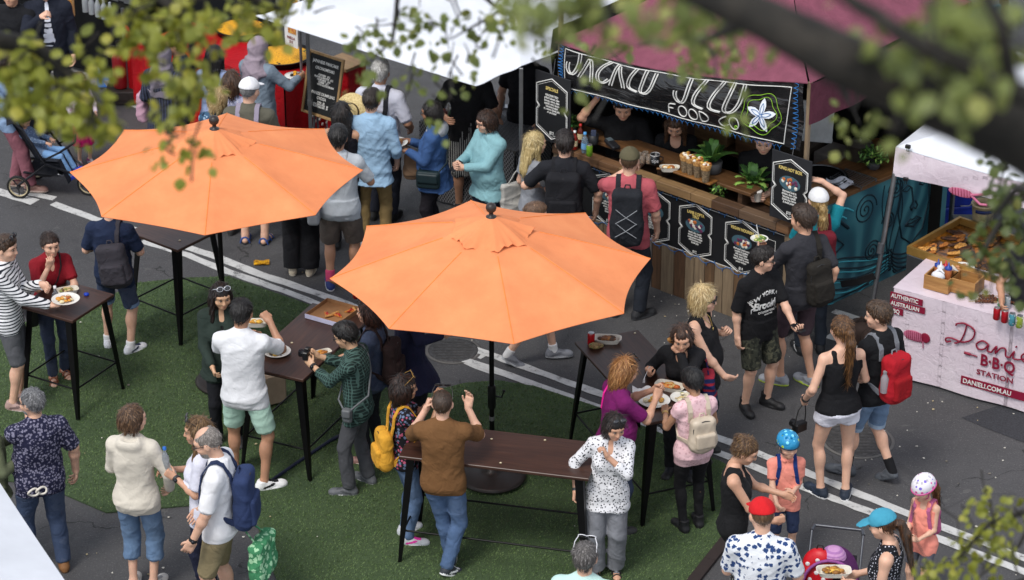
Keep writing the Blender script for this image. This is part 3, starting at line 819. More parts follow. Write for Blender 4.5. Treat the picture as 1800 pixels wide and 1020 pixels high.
 if hat:
  k = hat['k']; g = None
  if k in ('cap', 'revcap'):
   sg = 1 if k == 'cap' else -1
   g = Field((-.13, -.24, -.03), (.13, .24, .17), .0075); g.ell((0, -.012, .036), (.092, .112, .098), .0); g.cut((0, 0, .028), (0, -.12 * sg, -1))
   g.ell((0, sg * .125, .036), (.074, .082, .009), .012, rot=rx(-.18 * sg)); g.ell((0, -.012, .135), (.012, .012, .008), .004); g.fold(.0012, 1)
   v, f = g.mesh(); nmesh('cap', HW(v) * s, f, [hat['m']], rt)
  elif k == 'helmet':
   g = Field((-.15, -.18, -.05), (.15, .18, .2), .0075); g.ell((0, -.015, .045), (.108, .130, .108), .0); g.cut((0, 0, .022), (0, .0, -1))
   for a in np.linspace(0, 2 * math.pi, 9)[:-1]: g.ell((.062 * math.sin(a), -.015 + .078 * math.cos(a), .125), (.012, .012, .03), .0, sub=True)
   v, f = g.mesh(); o = nmesh('helmet', HW(v) * s, f, [hat['m']], rt)
   b = MB(); b.tube([(.109 * math.cos(a), -.015 + .131 * math.sin(a), .026) for a in np.linspace(0, 2 * math.pi, 25)], .007, 6); nmesh('helmet_rim', HW(b.v) * s, b.f, [hat['rim']], rt)
   b = MB(); b.tube([(.09, 0, .02), (.075, .03, -.06), (0, .055, -.118), (-.075, .03, -.06), (-.09, 0, .02)], .005, 5); nmesh('chin_strap', HW(b.v) * s, b.f, [hat['rim']], rt)
  elif k == 'beanie':
   g = Field((-.13, -.16, -.08), (.13, .14, .17), .0075); g.ell((0, -.015, .028), (.094, .114, .106), .0); g.cut((0, 0.06, .045), (0, .35, -1)); g.rough(.001, (90, 90, 90)); v, f = g.mesh(); nmesh('knitted_hat', HW(v) * s, f, [hat['m']], rt)
  elif k == 'band':
   b = MB(); b.tube([(.090 * math.cos(a), -.03, .03 + .098 * math.sin(a)) for a in np.linspace(-.2, math.pi + .2, 17)], .007, 6); nmesh('headband', HW(b.v) * s, b.f, [hat['m']], rt)
 p.sh, p.el, p.wr, p.hip, p.kn, p.an, p.hd, p.hn = sh, el, wr, hip, kn, an, hd, hn
 return p
def worn(p, name, label, cat, group=None):
 t = thing(name, label, cat, tuple(p.pos), p.rz, group); return t
def rebase(t, p, base):
 """move an Empty carrying person-space meshes to its own base point"""
 b = np.array(base) * p.s
 for ch in t.children:
  ch.location = Vector(ch.location) - Vector(b)
 t.location = p.W(base)
def strap_path(p, x0, x1=None, front_z=(1.40, 1.28, 1.16), back_z=(1.40, 1.30), off=.006):
 """ribbon points over the shoulder following the garment; returns pts, normals"""
 g = p.topf; D = g.D; g.D = p.tD; x1 = x0 if x1 is None else x1; pts = []; nn = []
 def add(q, d):
  q = p.TT(q); d = p.T[0] @ np.array(d, float); h = g.hit(q, d)
  if h is not None: pts.append(h - d * off); nn.append(-d)
 for i, z in enumerate(back_z[::-1]): add((x0, -.42, z), (0, 1, 0))
 for yy in (-.07, -.02, .03): add((x0, yy, 1.75), (0, 0, -1))
 for i, z in enumerate(front_z):
  t = i / max(1, len(front_z) - 1); add((x0 + (x1 - x0) * t, .42, z), (0, -1, 0))
 g.D = D; return pts, nn
def backpack(p, label, m, mp=None, ms=None, w=.29, h=.44, d=.14, z=1.20, x=0.0, tilt=0.0, sling=0, pocket=True, extra=None, name='backpack', bottle=None, cat='backpack', cord=None):
 t = worn(p, name, label, cat); s = p.s
 g = p.topf; D = g.D; g.D = p.tD
 q = None
 for zz in (z, z + .1, z - .1):
  hh = g.hit(p.TT((x * .5, -.5, zz)), p.T[0] @ np.array([0, 1.0, 0]))
  if hh is not None:
   yb = (p.T[0].T @ (hh - p.T[1]))[1]; q = yb if q is None else min(q, yb)
 g.D = D; yb = q if q is not None else -.13; yc = yb - d / 2 - .004
 Rm = p.T[0] @ ry(R(tilt)); c = p.TT((x, yc, z))
 f = Field(c - [w, .3, h * .8], c + [w, .3, h * .8], .010)
 lc = lambda v: c + Rm @ np.array(v, float)
 f.rbox(c, (w / 2, d / 2, h / 2), .055, .01, rot=Rm); f.ell(lc((0, -.01, -.10)), (w / 2 + .012, d / 2 + .018, h * .36), .05, rot=Rm); f.fold(.004, z * 9, 1.3)
 v, fc = f.mesh(); nmesh('pack_body', v * s, fc, [m], t)
 if pocket:
  f = Field(c - [w, .3, h * .8], c + [w, .3, h * .8], .009); f.rbox(lc((0, -d / 2 - .006, -h * .17)), (w * .40, .035, h * .25), .03, .01, rot=Rm); f.fold(.003, 3, 1.4); v, fc = f.mesh(); nmesh('front_pocket', v * s, fc, [mp or m], t)
 b = MB(); b.tube([lc((-.03, d * .2, h / 2 - .005)), lc((-.02, d * .25, h / 2 + .03)), lc((.02, d * .25, h / 2 + .03)), lc((.03, d * .2, h / 2 - .005))], .008, 6); b.v = [tuple(np.array(q) * s) for q in b.v]; b.build('grab_handle', [ms or m], t)
 zp = MB(); zp.tube([lc((-w * .42, -d * .30, -h * .12)), lc((-w * .44, -d * .34, h * .22)), lc((-w * .30, -d * .36, h * .40)), lc((0, -d * .40, h * .46)), lc((w * .30, -d * .36, h * .40)), lc((w * .44, -d * .34, h * .22)), lc((w * .42, -d * .30, -h * .12))], .005, 5); zp.v = [tuple(np.array(q) * s) for q in zp.v]; zp.build('zip', [plain((.02, .02, .02), .5)], t)
 for sx in ((-1, 1) if sling == 0 else (sling,)):
  pts, nn = strap_path(p, sx * .095, sx * .135)
  if len(pts) < 3: continue
  pts.append(p.TT((sx * .165, -.0, 1.08))); nn.append(p.T[0] @ np.array([sx, .3, 0])); pts.append(lc((sx * w * .40, d * .4, -h * .36)) if sling == 0 else lc((0, d * .4, -h * .3))); nn.append(p.T[0] @ np.array([sx, -.3, 0]))
  pts.insert(0, lc((sx * .07, d * .45, h * .42)) if sling == 0 else lc((0, d * .45, h * .42))); nn.insert(0, nn[0])
  b = MB(); b.ribbon(pts, nn, .05, .012); b.v = [tuple(np.array(q) * s) for q in b.v]; b.build('shoulder_strap', [ms or m], t)
 if cord:
  b = MB()
  for a, e in (((-.10, .12), (.10, -.02)), ((.10, .12), (-.10, -.02)), ((-.10, -.02), (.10, -.16)), ((.10, -.02), (-.10, -.16))):
   b.tube([lc((a[0], -d / 2 - .022, a[1])), lc((0, -d / 2 - .046, (a[1] + e[1]) / 2)), lc((e[0], -d / 2 - .034, e[1]))], .0035, 5)
  b.v = [tuple(np.array(q) * s) for q in b.v]; b.build('elastic_cord', [plain(cord, .6)], t)
 if bottle is not None:
  b = MB(); o = lc((bottle[0] * w * .55, -.01, -h * .22)); b.lathe([(.034, 0), (.036, .01), (.036, .14), (.02, .17), (.014, .18)], 12, tuple(o)); b.lathe([(.018, .18), (.018, .205)], 10, tuple(o)); k = len(b.f)
  b.v = [tuple(np.array(q) * s) for q in b.v]; b.build('water_bottle', [glassy(bottle[1], .15, .6)], t)
 rebase(t, p, c - np.array([0, 0, h / 2])); return t, lc
def put(p, t, base): pass
# ------------------------------------------------------------------ ground
def frame(o, xd, yd):
 x = Vector(xd).normalized(); y = Vector(yd); y = (y - x * y.dot(x)).normalized(); z = x.cross(y); o = Vector(o)
 return Matrix(((x.x, y.x, z.x, o.x), (x.y, y.y, z.y, o.y), (x.z, y.z, z.z, o.z), (0, 0, 0, 1)))
def text_part(name, s, size, mat, parent, M, align='CENTER', sx=1.0, ext=.0015, off=0.0, shear=0.0, conform=None, line=1.0):
 cu = bpy.data.curves.new(name, 'FONT'); cu.body = s; cu.size = size; cu.align_x = align; cu.extrude = ext; cu.offset = off; cu.shear = shear; cu.space_line = line; cu.resolution_u = 3
 ob = bpy.data.objects.new('tmp', cu); COL.objects.link(ob); bpy.context.view_layer.update()
 me = bpy.data.meshes.new_from_object(ob); bpy.data.objects.remove(ob); bpy.data.curves.remove(cu)
 me.name = name; me.transform(Matrix.Diagonal((sx, 1, 1, 1)))
 if conform:
  for v in me.vertices: v.co = conform(v.co)
 else: me.transform(M)
 me.materials.clear(); me.materials.append(mat); me.polygons.foreach_set('material_index', [0] * len(me.polygons)); me.update(); return link(name, me, parent)
def sheet(name, poly, z, mat, th=.0, kind='structure'):
 b = MB()
 if th > 0: b.prism([(p[0], p[1]) for p in poly], z - th, z)
 else: b.add([(p[0], p[1], z) for p in poly], [tuple(range(len(poly)))])
 o = b.build(name, [mat]); tag(o, kind=kind); return o
def m_asphalt():
 m, nt, b = _new('asphalt'); co = coords(nt)
 n1 = noise(nt, co, .55, 5, .6, .3); n2 = noise(nt, co, 60, 3, .7); n3 = noise(nt, co, 3.2, 5, .7, .5)
 base = ramp(nt, n1, [(.3, (.048, .047, .049)), (.55, (.064, .063, .065)), (.75, (.080, .079, .080))])
 base = mix(nt, math_(nt, 'MULTIPLY', n3, .5), base, (.038, .038, .041))
 base = mix(nt, math_(nt, 'GREATER_THAN', n2, .62), base, (.125, .122, .118))
 base = mix(nt, math_(nt, 'LESS_THAN', n2, .39), base, (.030, .030, .032)); base = mix(nt, math_(nt, 'MULTIPLY', math_(nt, 'GREATER_THAN', noise(nt, co, 1.1, 6, .7, 1.5), .60), .55), base, (.036, .036, .038)); base = mix(nt, math_(nt, 'MULTIPLY', math_(nt, 'GREATER_THAN', noise(nt, co, 1.7, 6, .75, .6), .64), .35), base, (.13, .127, .12))
 vo = N(nt, 'ShaderNodeTexVoronoi', Scale=.62, feature='DISTANCE_TO_EDGE'); 
 nn = N(nt, 'ShaderNodeTexNoise', Scale=2.4, Detail=5.0); L(nt, co, nn.inputs['Vector'])
 va = nt.nodes.new('ShaderNodeVectorMath'); va.operation = 'MULTIPLY_ADD'; va.inputs[1].default_value = (.5, .5, .5); L(nt, nn.outputs['Color'], va.inputs[0]); L(nt, co, va.inputs[2]); L(nt, va.outputs[0], vo.inputs['Vector'])
 crack = math_(nt, 'LESS_THAN', vo.outputs['Distance'], .0035)
 crack = math_(nt, 'MULTIPLY', crack, math_(nt, 'GREATER_THAN', noise(nt, co, .8, 2), .52))
 base = mix(nt, crack, base, (.018, .018, .018))
 L(nt, base, b.inputs['Base Color']); L(nt, ramp(nt, n3, [(.3, (.62,) * 3), (.7, (.85,) * 3)]), b.inputs['Roughness'])
 h = math_(nt, 'ADD', math_(nt, 'MULTIPLY', n2, .5), math_(nt, 'MULTIPLY', noise(nt, co, 190, 2), .5)); bump(nt, b, h, .55, .01); return m
def m_paint():
 m, nt, b = _new('road_paint'); co = coords(nt); n = noise(nt, co, 7, 6, .75, .4); n2 = noise(nt, co, 70, 3, .7)
 f = math_(nt, 'ADD', math_(nt, 'MULTIPLY', n, .75), math_(nt, 'MULTIPLY', n2, .25))
 L(nt, ramp(nt, f, [(.30, (.05, .05, .052)), (.385, (.17, .17, .168)), (.45, (.44, .44, .43)), (.72, (.60, .60, .585))]), b.inputs['Base Color']); b.inputs['Roughness'].default_value = .75; bump(nt, b, n2, .4, .006); return m
def m_turf():
 m, nt, b = _new('turf_backing'); co = coords(nt); n = noise(nt, co, 1.3, 5, .6, .3); n2 = noise(nt, co, 120, 3, .7); n3 = noise(nt, coords(nt, 'Object', (8, 60, 8)), 1.0, 4)
 base = ramp(nt, n, [(.3, (.044, .080, .028)), (.7, (.075, .122, .042))]); base = mix(nt, math_(nt, 'MULTIPLY', n2, .55), base, (.012, .026, .010)); base = mix(nt, math_(nt, 'MULTIPLY', n3, .3), base, (.05, .085, .03))
 L(nt, base, b.inputs['Base Color']); b.inputs['Roughness'].default_value = .9; bump(nt, b, n2, .8, .02); return m
def m_blade():
 m, nt, b = _new('turf_blade'); co = coords(nt); n = noise(nt, co, 1.3, 5, .65, .8); n2 = noise(nt, co, 45, 2, .7)
 base = ramp(nt, n, [(.36, (.078, .13, .042)), (.5, (.12, .195, .064)), (.62, (.16, .235, .088))]); base = mix(nt, math_(nt, 'GREATER_THAN', n2, .57), base, (.19, .26, .11)); base = mix(nt, math_(nt, 'LESS_THAN', n2, .42), base, (.050, .090, .034))
 L(nt, base, b.inputs['Base Color']); b.inputs['Roughness'].default_value = .7; b.inputs['Specular IOR Level'].default_value = .25; return m
def inpoly(x, y, P):
 r = np.zeros(len(x), bool); j = len(P) - 1
 for i in range(len(P)):
  xi, yi = P[i][:2]; xj, yj = P[j][:2]
  c = ((yi > y) != (yj > y)) & (x < (xj - xi) * (y - yi) / (yj - yi + 1e-12) + xi); r ^= c; j = i
 return r
TURF = [(-60, 612), (40, 570), (170, 532), (246, 499), (320, 491), (402, 488), (470, 512), (572, 548), (640, 600), (700, 690), (760, 690), (815, 676), (874, 671), (940, 681), (1055, 719), (1180, 772), (1292, 826), (1272, 941), (1196, 1034), (1160, 1100), (520, 1100), (486, 1020), (462, 967), (444, 884), (328, 891), (187, 903), (115, 872), (40, 850), (-60, 840)]
def ribbon_line(name, pts, w, mat, z):
 P = [U(*p) for p in pts]; vs = []; fs = []
 Pn = []
 for i in range(len(P) - 1):
  k = max(1, int((P[i + 1] - P[i]).length / .12))
  for j in range(k): Pn.append(P[i].lerp(P[i + 1], j / k))
 Pn.append(P[-1])
 for i, p in enumerate(Pn):
  t = (Pn[min(i + 1, len(Pn) - 1)] - Pn[max(i - 1, 0)]).normalized(); s = Vector((-t.y, t.x, 0)); a = rng.uniform(-.008, .008)
  vs += [p + s * (w / 2 + a) + Vector((0, 0, z)), p - s * (w / 2 + rng.uniform(-.008, .008)) + Vector((0, 0, z))]
 fs = [(2 * i, 2 * i + 1, 2 * i + 3, 2 * i + 2) for i in range(len(Pn) - 1)]
 b = MB(); b.add(vs, fs); o = b.build(name, [mat]); tag(o, kind='structure')
def ground():
 b = MB(); n = 40
 b.grid(lambda u, v: (-150 + 300 * u, -60 + 320 * v, 0), 30, 30, 0, False); tag(b.build('road', [m_asphalt()]), kind='structure')
 mp = m_paint()
 ribbon_line('lane_marking', [(-60, 318), (0, 338), (62, 356)], .15, mp, .004); ribbon_line('lane_marking', [(46, 340), (96, 350)], .10, mp, .004)
 ribbon_line('lane_marking', [(93, 358), (168, 386), (238, 405), (372, 449), (450, 480), (596, 529), (660, 556)], .11, mp, .004)
 ribbon_line('lane_marking', [(250, 424), (330, 449), (400, 478), (500, 512), (572, 540), (640, 566)], .10, mp, .004)
 ribbon_line('lane_marking', [(776, 598), (850, 629)], .10, mp, .004); ribbon_line('lane_marking', [(776, 621), (816, 635), (866, 654)], .10, mp, .004)
 ribbon_line('lane_marking', [(816, 608), (1059, 695), (1263, 771), (1410, 829), (1598, 905), (1860, 1005)], .10, mp, .008)
 ribbon_line('lane_marking', [(816, 633), (1012, 703), (1263, 797), (1407, 855), (1592, 925), (1860, 1030)], .10, mp, .008)
 ribbon_line('lane_marking', [(1455, 590), (1480, 598), (1540, 622)], .13, mp, .004); ribbon_line('lane_marking', [(1465, 547), (1530, 570)], .10, mp, .004)
 ribbon_line('lane_marking', [(190, 168), (215, 176), (255, 195)], .07, mp, .004)
 T = [U(*p) for p in TURF]
 sheet('turf_base', T, .016, m_turf(), .012)
 # blades
 P = np.array([[p.x, p.y] for p in T]); lo, hi = P.min(0), P.max(0); r = np.random.default_rng(3); n = 170000
 q = lo + r.random((n, 2)) * (hi - lo); q = q[inpoly(q[:, 0], q[:, 1], P)]; n = len(q)
 a = r.random(n) * 6.283; hgt_ = .010 + .009 * r.random(n); ln = (r.random((n, 2)) - .5) * .024 + np.array([.006, -.004]); w = .0042
 dx, dy = np.cos(a) * w, np.sin(a) * w; V = np.zeros((n, 3, 3))
 V[:, 0] = np.stack([q[:, 0] - dx, q[:, 1] - dy, np.full(n, .014)], 1); V[:, 1] = np.stack([q[:, 0] + dx, q[:, 1] + dy, np.full(n, .014)], 1); V[:, 2] = np.stack([q[:, 0] + ln[:, 0], q[:, 1] + ln[:, 1], .016 + hgt_], 1)
 me = bpy.data.meshes.new('grass'); me.from_pydata(V.reshape(-1, 3).tolist(), [], np.arange(n * 3).reshape(-1, 3).tolist()); me.materials.append(m_blade()); tag(link('artificial_grass', me), 'short green artificial grass covering the irregular mat under the bar tables', 'grass', kind='stuff')
 # rubber edging at the right end of the mat
 a, c = U(1276, 938), U(1206, 1026); d = (c - a).normalized(); s = Vector((-d.y, d.x, 0)); b = MB()
 for t0, t1 in ((-.05, .55), (.555, 1.3)):
  p, q_ = a.lerp(c, t0), a.lerp(c, t1); b.prism([(p.x, p.y), (q_.x, q_.y), (q_.x + s.x * .10, q_.y + s.y * .10), (p.x + s.x * .10, p.y + s.y * .10)], .001, .035)
 tag(b.build('edge_strip', [plain('#2a211f', .8)]), 'dark rubber edging strip along right edge of green mat', 'edging')
 # manhole covers, drain
 for (x, y, rr, lab) in ((1508, 775, .30, 'round worn manhole cover in the road behind young woman in white shorts'), (797, 617, .24, 'dark round manhole cover under broken white lines beside front umbrella')):
  g = U(x, y); t = thing('manhole_cover', lab, 'manhole cover', (g.x, g.y, .004)); b = MB(); b.lathe([(rr, 0), (rr, .004), (rr - .02, .005), (0, .005)], 36); b.build('cover_plate', [mottled('#2c2b2b', '#454444', scale=30, rough=.6)], t)
  b = MB(); b.lathe([(rr + .035, 0), (rr + .035, .003), (rr + .005, .003)], 36, cap=False); b.build('iron_ring', [plain('#5a5856', .7)], t)
  b = MB()
  for k in range(-4, 5):
   w_ = math.sqrt(max(0, (rr - .04) ** 2 - (k * .055) ** 2)); b.box((0, k * .055, .0065), (2 * w_, .018, .003))
  b.build('tread_bars', [plain('#3a3938', .6)], t)
 # repaired asphalt patch, gutter, kerb
 sheet('road_patch', [U(*p) for p in ((1690, 735), (1760, 712), (1900, 770), (1900, 815), (1790, 775), (1730, 752))], .004, mottled('#25262a', '#34353a', scale=60, rough=.9))
 P1 = [U(*p) for p in ((60, 118), (190, 158), (260, 190), (330, 208))]; b = MB()
 for i in range(3):
  a, c = P1[i], P1[i + 1]; d = (c - a).normalized(); s = Vector((-d.y, d.x, 0)); b.prism([(a.x, a.y), (c.x, c.y), (c.x + s.x * .16, c.y + s.y * .16), (a.x + s.x * .16, a.y + s.y * .16)], 0, .10)
 tag(b.build('kerb', [mottled('#6a6864', '#8c8a86', scale=20)]), kind='structure')
 # litter
 r2 = random.Random(11); b = MB()
 spots = [(r2.uniform(20, 1790), r2.uniform(440, 1015)) for _ in range(70)] + [(r2.gauss(1650, 80), r2.gauss(800, 60)) for _ in range(26)] + [(r2.gauss(330, 90), r2.gauss(950, 35)) for _ in range(26)] + [(r2.gauss(1200, 50), r2.gauss(555, 30)) for _ in range(16)]
 for x, y in spots:
  g = U(x, y); n = r2.choice((3, 4, 5)); s_ = r2.uniform(.005, .015); a0 = r2.uniform(0, 6); m_ = r2.choice((0, 0, 0, 1, 2))
  zz = .030
  pts = [(g.x + s_ * r2.uniform(.5, 1.2) * math.cos(a0 + 6.28 * k / n), g.y + s_ * r2.uniform(.5, 1.2) * math.sin(a0 + 6.28 * k / n)) for k in range(n)]
  tp = inpoly(np.array([g.x]), np.array([g.y]), P)[0]; zz = .030 if tp else .009
  b.prism(pts, zz, zz + .004, m_)
 tag(b.build('litter', [plain('#c9c5ba', .8), plain('#a89a78', .8), plain('#6f6a60', .8)]), 'small pale crumbs and paper scraps scattered over road and mat', 'litter', kind='stuff')
 g = U(460, 464); b = MB(); b.slab(lambda u, v: ((u - .5) * .16, (v - .5) * .09, .012 + .012 * math.sin(9 * u) * math.sin(7 * v)), 8, 6, .008); o = b.build('snack_packet', [mottled('#c99512', '#8a5f10', scale=18, rough=.35)]); o.location = (g.x, g.y, .008); o.rotation_euler = (0, 0, .1); tag(o, 'crumpled yellow snack packet lying on the road beside white line', 'packet')
# ------------------------------------------------------------------ umbrellas
def m_canvas():
 m, nt, b = _new('orange_canvas'); co = coords(nt); n = noise(nt, co, 3, 5, .6); w = noise(nt, co, 320, 2)
 base = ramp(nt, n, [(.3, (.78, .275, .115)), (.55, (.86, .32, .135)), (.75, (.90, .36, .155))]); base = mix(nt, math_(nt, 'MULTIPLY', w, .18), base, (.80, .22, .07))
 L(nt, base, b.inputs['Base Color']); b.inputs['Roughness'].default_value = .8; b.inputs['Specular IOR Level'].default_value = .2
 bump(nt, b, math_(nt, 'ADD', noise(nt, co, 3.5, 4, .6, .8), math_(nt, 'MULTIPLY', w, .05)), .25, .03)
 tr = nt.nodes.new('ShaderNodeBsdfTranslucent'); L(nt, base, tr.inputs['Color']); mx = nt.nodes.new('ShaderNodeMixShader'); mx.inputs[0].default_value = .22
 out = [x for x in nt.nodes if x.type == 'OUTPUT_MATERIAL'][0]; L(nt, b.outputs[0], mx.inputs[1]); L(nt, tr.outputs[0], mx.inputs[2]); L(nt, mx.outputs[0], out.inputs['Surface']); return m
def umbrella(label, loc, rim_z, rad, phi0, top_z, mc):
 md = plain('#141313', .4, .6); t = thing('patio_umbrella', label, 'umbrella', loc, 0, 'orange umbrellas over the bar tables'); H0 = top_z - .10
 def surf(r, a, apex, rim, Rr, sag=.052, edge=.05):
  k = 8; a_ = ((a - phi0) / (2 * math.pi / k)) % 1.0; u = abs(a_ - .5) * 2
  half = math.pi / k; rr = Rr * math.cos(half) / math.cos((a_ - .5) * 2 * half)
  rr *= 1 - edge * (1 - u * u) * r * r
  z = apex + (rim - apex) * (r ** 1.12) - sag * (1 - u * u) * math.sin(math.pi * min(1, r * .85)) * r
  return (rr * r * math.cos(a), rr * r * math.sin(a), z)
 b = MB(); nu, nv = 96, 18; rin = .10
 fn = lambda u, v: surf(rin + (1 - rin) * v, phi0 + 2 * math.pi * u, H0, rim_z, rad)
 b.slab(lambda u, v: fn(1 - u, v), nu, nv, .004); b.build('canopy', [mc], t)
 b = MB()
 for k in range(8):
  a = phi0 + k * math.pi / 4; pts = [surf(r, a, H0, rim_z, rad) for r in np.linspace(.3, 1, 8)]; b.tube([(p[0], p[1], p[2] + .001) for p in pts], .0038, 5)
 b.build('canopy_seams', [plain('#e8843c', .8)], t)
 b = MB(); cz = H0 + .045
 def cap(u, v):
  a = phi0 + 2 * math.pi * (1 - u); p = surf(v, a, cz + .03, cz - .13, rad * .28, .012, .10); wv = .012 * math.sin(a * 24) * v ** 4 + .02 * v ** 3 * math.sin(a * 5 + 1); return (p[0], p[1], p[2] + wv)
 b.slab(cap, 96, 10, .004); b.build('vent_cap', [mc], t)
 b = MB(); b.lathe([(0, -.03), (.045, -.03), (.045, -.01), (.02, .0), (.018, .025), (.040, .045), (.047, .07), (.040, .098), (.02, .112), (0, .115)], 18, (0, 0, cz + .03)); b.build('finial', [plain('#2a2422', .4)], t)
 b = MB(); b.lathe([(.022, .04), (.022, cz)], 16); b.build('pole', [md], t)
 b = MB(); b.lathe([(.30, .025), (.305, .035), (.27, .055), (.12, .085), (.05, .10), (.045, .30), (.03, .31)], 36); b.build('base', [plain('#2c2725', .45, .3)], t)
 b = MB(); b.lathe([(.030, .72), (.036, .74), (.036, .92), (.030, .95)], 16); hx = .036; b.tube([(hx, 0, .84), (hx + .05, -.02, .84), (hx + .07, -.03, .90)], .008, 6); b.sphere((hx + .07, -.03, .91), .014); b.build('crank', [plain('#0f0f10', .35)], t)
 b = MB(); b.lathe([(.024, .60), (.024, .64)], 16); b.build('pole_ring', [plain('#9a9a9c', .4, .8)], t)
 for k in range(8):
  a = phi0 + k * math.pi / 4; b = MB(); e = surf(.985, a, H0, rim_z, rad); s_ = surf(.06, a, H0, rim_z, rad); b.tube([(p[0], p[1], p[2] - .016) for p in (s_, surf(.5, a, H0, rim_z, rad), e)], .007, 6); rb = b.build('rib', [md], t)
  b = MB(); q = surf(.55, a, H0, rim_z, rad); b.tube([(.03 * math.cos(a), .03 * math.sin(a), rim_z - .10), (q[0], q[1], q[2] - .02)], .006, 6); b.build('strut', [md], rb)
 b = MB(); b.lathe([(.04, rim_z - .14), (.045, rim_z - .13), (.045, rim_z - .08), (.04, rim_z - .07)], 14); b.build('runner', [md], t)
 return t
# ------------------------------------------------------------------ bar tables
def m_wood(c1, c2, sx=3, sy=46, rough=.45, axis='x', bmp=.15):
 key = ('wood', c1, c2, sx, sy, rough, axis)
 if key in _mc: return _mc[key]
 m, nt, b = _new('wood'); sc_ = {'x': (sx, sy, sy), 'y': (sy, sx, sy), 'z': (sy, sy, sx)}[axis]; n = noise(nt, coords(nt, 'Object', sc_), 1.0, 5, .65, .8)
 base = ramp(nt, n, [(.32, C(c1)), (.68, C(c2))]); base = mix(nt, math_(nt, 'MULTIPLY', noise(nt, coords(nt), 5, 4), .35), base, scl(C(c1), .6))
 L(nt, base, b.inputs['Base Color']); b.inputs['Roughness'].default_value = rough; bump(nt, b, n, bmp, .004); _mc[key] = m; return m
def bar_table(label, c, rz, lx, ly, h, leglab=None):
 t = thing('bar_table', label, 'bar table', (c[0], c[1], 0), rz, 'dark wooden bar tables on the mat'); mt = m_wood('#2e1b14', '#4d3226', 2.2, 40, .40); ml = plain('#0c0c0d', .4, .5)
 b = MB(); b.box((0, 0, h - .014), (lx, ly, .028), bev=.004); b.build('tabletop', [mt], t)
 b = MB()
 for sy in (-1, 1): b.box((0, sy * (ly / 2 - .07), h - .045), (lx - .14, .03, .03))
 for sx in (-1, 1): b.box((sx * (lx / 2 - .06), 0, h - .045), (.03, ly - .18, .03))
 b.build('apron_frame', [ml], t); ft = {}
 for sx in (-1, 1):
  for sy in (-1, 1):
   top = Vector((sx * (lx / 2 - .09), sy * (ly / 2 - .08), h - .03)); bot = Vector((sx * (lx / 2 + .0), sy * (ly / 2 + .03), .012)); ft[sx, sy] = (top, bot)
   b = MB(); d = Vector((sx, sy, 0)).normalized(); e = Vector((-d.y, d.x, 0))
   vs = []
   for p, w in ((top, .052), (top.lerp(bot, .55), .040), (bot, .020)):
    vs += [p + e * w, p + d * w * .9, p - e * w, p + e * (w * .72) - d * .010, p + d * (w * .9 - .018) - d * .0, p - e * (w * .72) - d * .010]
   fs = []
   for i in range(2):
    o = i * 6
    for a, c_ in ((0, 1), (1, 2), (2, 5), (5, 4), (4, 3), (3, 0)): fs.append((o + a, o + c_, o + 6 + c_, o + 6 + a))
   fs += [(0, 3, 4, 1), (1, 4, 5, 2), (12, 13, 16, 15), (13, 14, 17, 16)]
   b.add(vs, fs); b.box(tuple(bot + Vector((0, 0, .0))), (.03, .03, .024)); b.build('leg', [ml], t)
 zf = .30; pt = lambda k: ft[k][0].lerp(ft[k][1], 1 - zf)
 for a, c_ in (((-1, -1), (1, -1)), ((-1, 1), (1, 1)), ((-1, -1), (-1, 1)), ((1, -1), (1, 1))):
  b = MB(); b.tube([pt(a), pt(c_)], .009, 8); b.build('crossbar', [ml], t)
 return t
def rect_from(A, Bp, third, h):
 """table whose top edge runs A-B (photo points) and extends toward third; returns centre, angle, lx, ly"""
 a, b, c = U(*A, h), U(*Bp, h), U(*third, h); x = (b - a); lx = x.length; x.normalize(); n = Vector((-x.y, x.x, 0)); ly = (c - a).dot(n); sg = 1 if ly > 0 else -1
 return a + x * lx / 2 + n * sg * .31, math.atan2(x.y, x.x), lx, .62
TB = {}
def furniture():
 mc = m_canvas()
 g = U(865, 845); umbrella('larger orange umbrella in front, its round base under long bar table', (g.x, g.y, .02), 2.09, 1.385, R(8), 2.62, mc)
 g = U(389, 677); umbrella('orange umbrella further back on the left with leaves hanging over its top', (g.x + .06, g.y, .02), 2.20, 1.33, R(1), 2.66, mc)
 h = 1.03
 TB['A'] = (U(117, 527, h), R(-30), .62, .62); TB['B'] = (U(308, 404, h), R(-38), .66, .62)
 for k, (A, B_, c3) in dict(C=((533, 668), (655, 555), (471, 643)), D=((700, 803), (1034, 843), (1037, 773)), E=((1139, 744), (1010, 601), (1113, 582))).items(): TB[k] = rect_from(A, B_, c3, h)
 lab = dict(A='small square bar table at left holding white plate and water bottle', B='empty square bar table under rear edge of left umbrella', C='long dark bar table carrying the open pizza box', D='long empty bar table behind man in brown t-shirt', E='long bar table at right holding red can and food trays')
 for k, (c, a, lx, ly) in TB.items():
  print('table', k, [round(v, 2) for v in (c.x, c.y, math.degrees(a), lx, ly)])
  bar_table(lab[k], c, a, max(lx, .62), .62 if k != 'D' else .60, h)
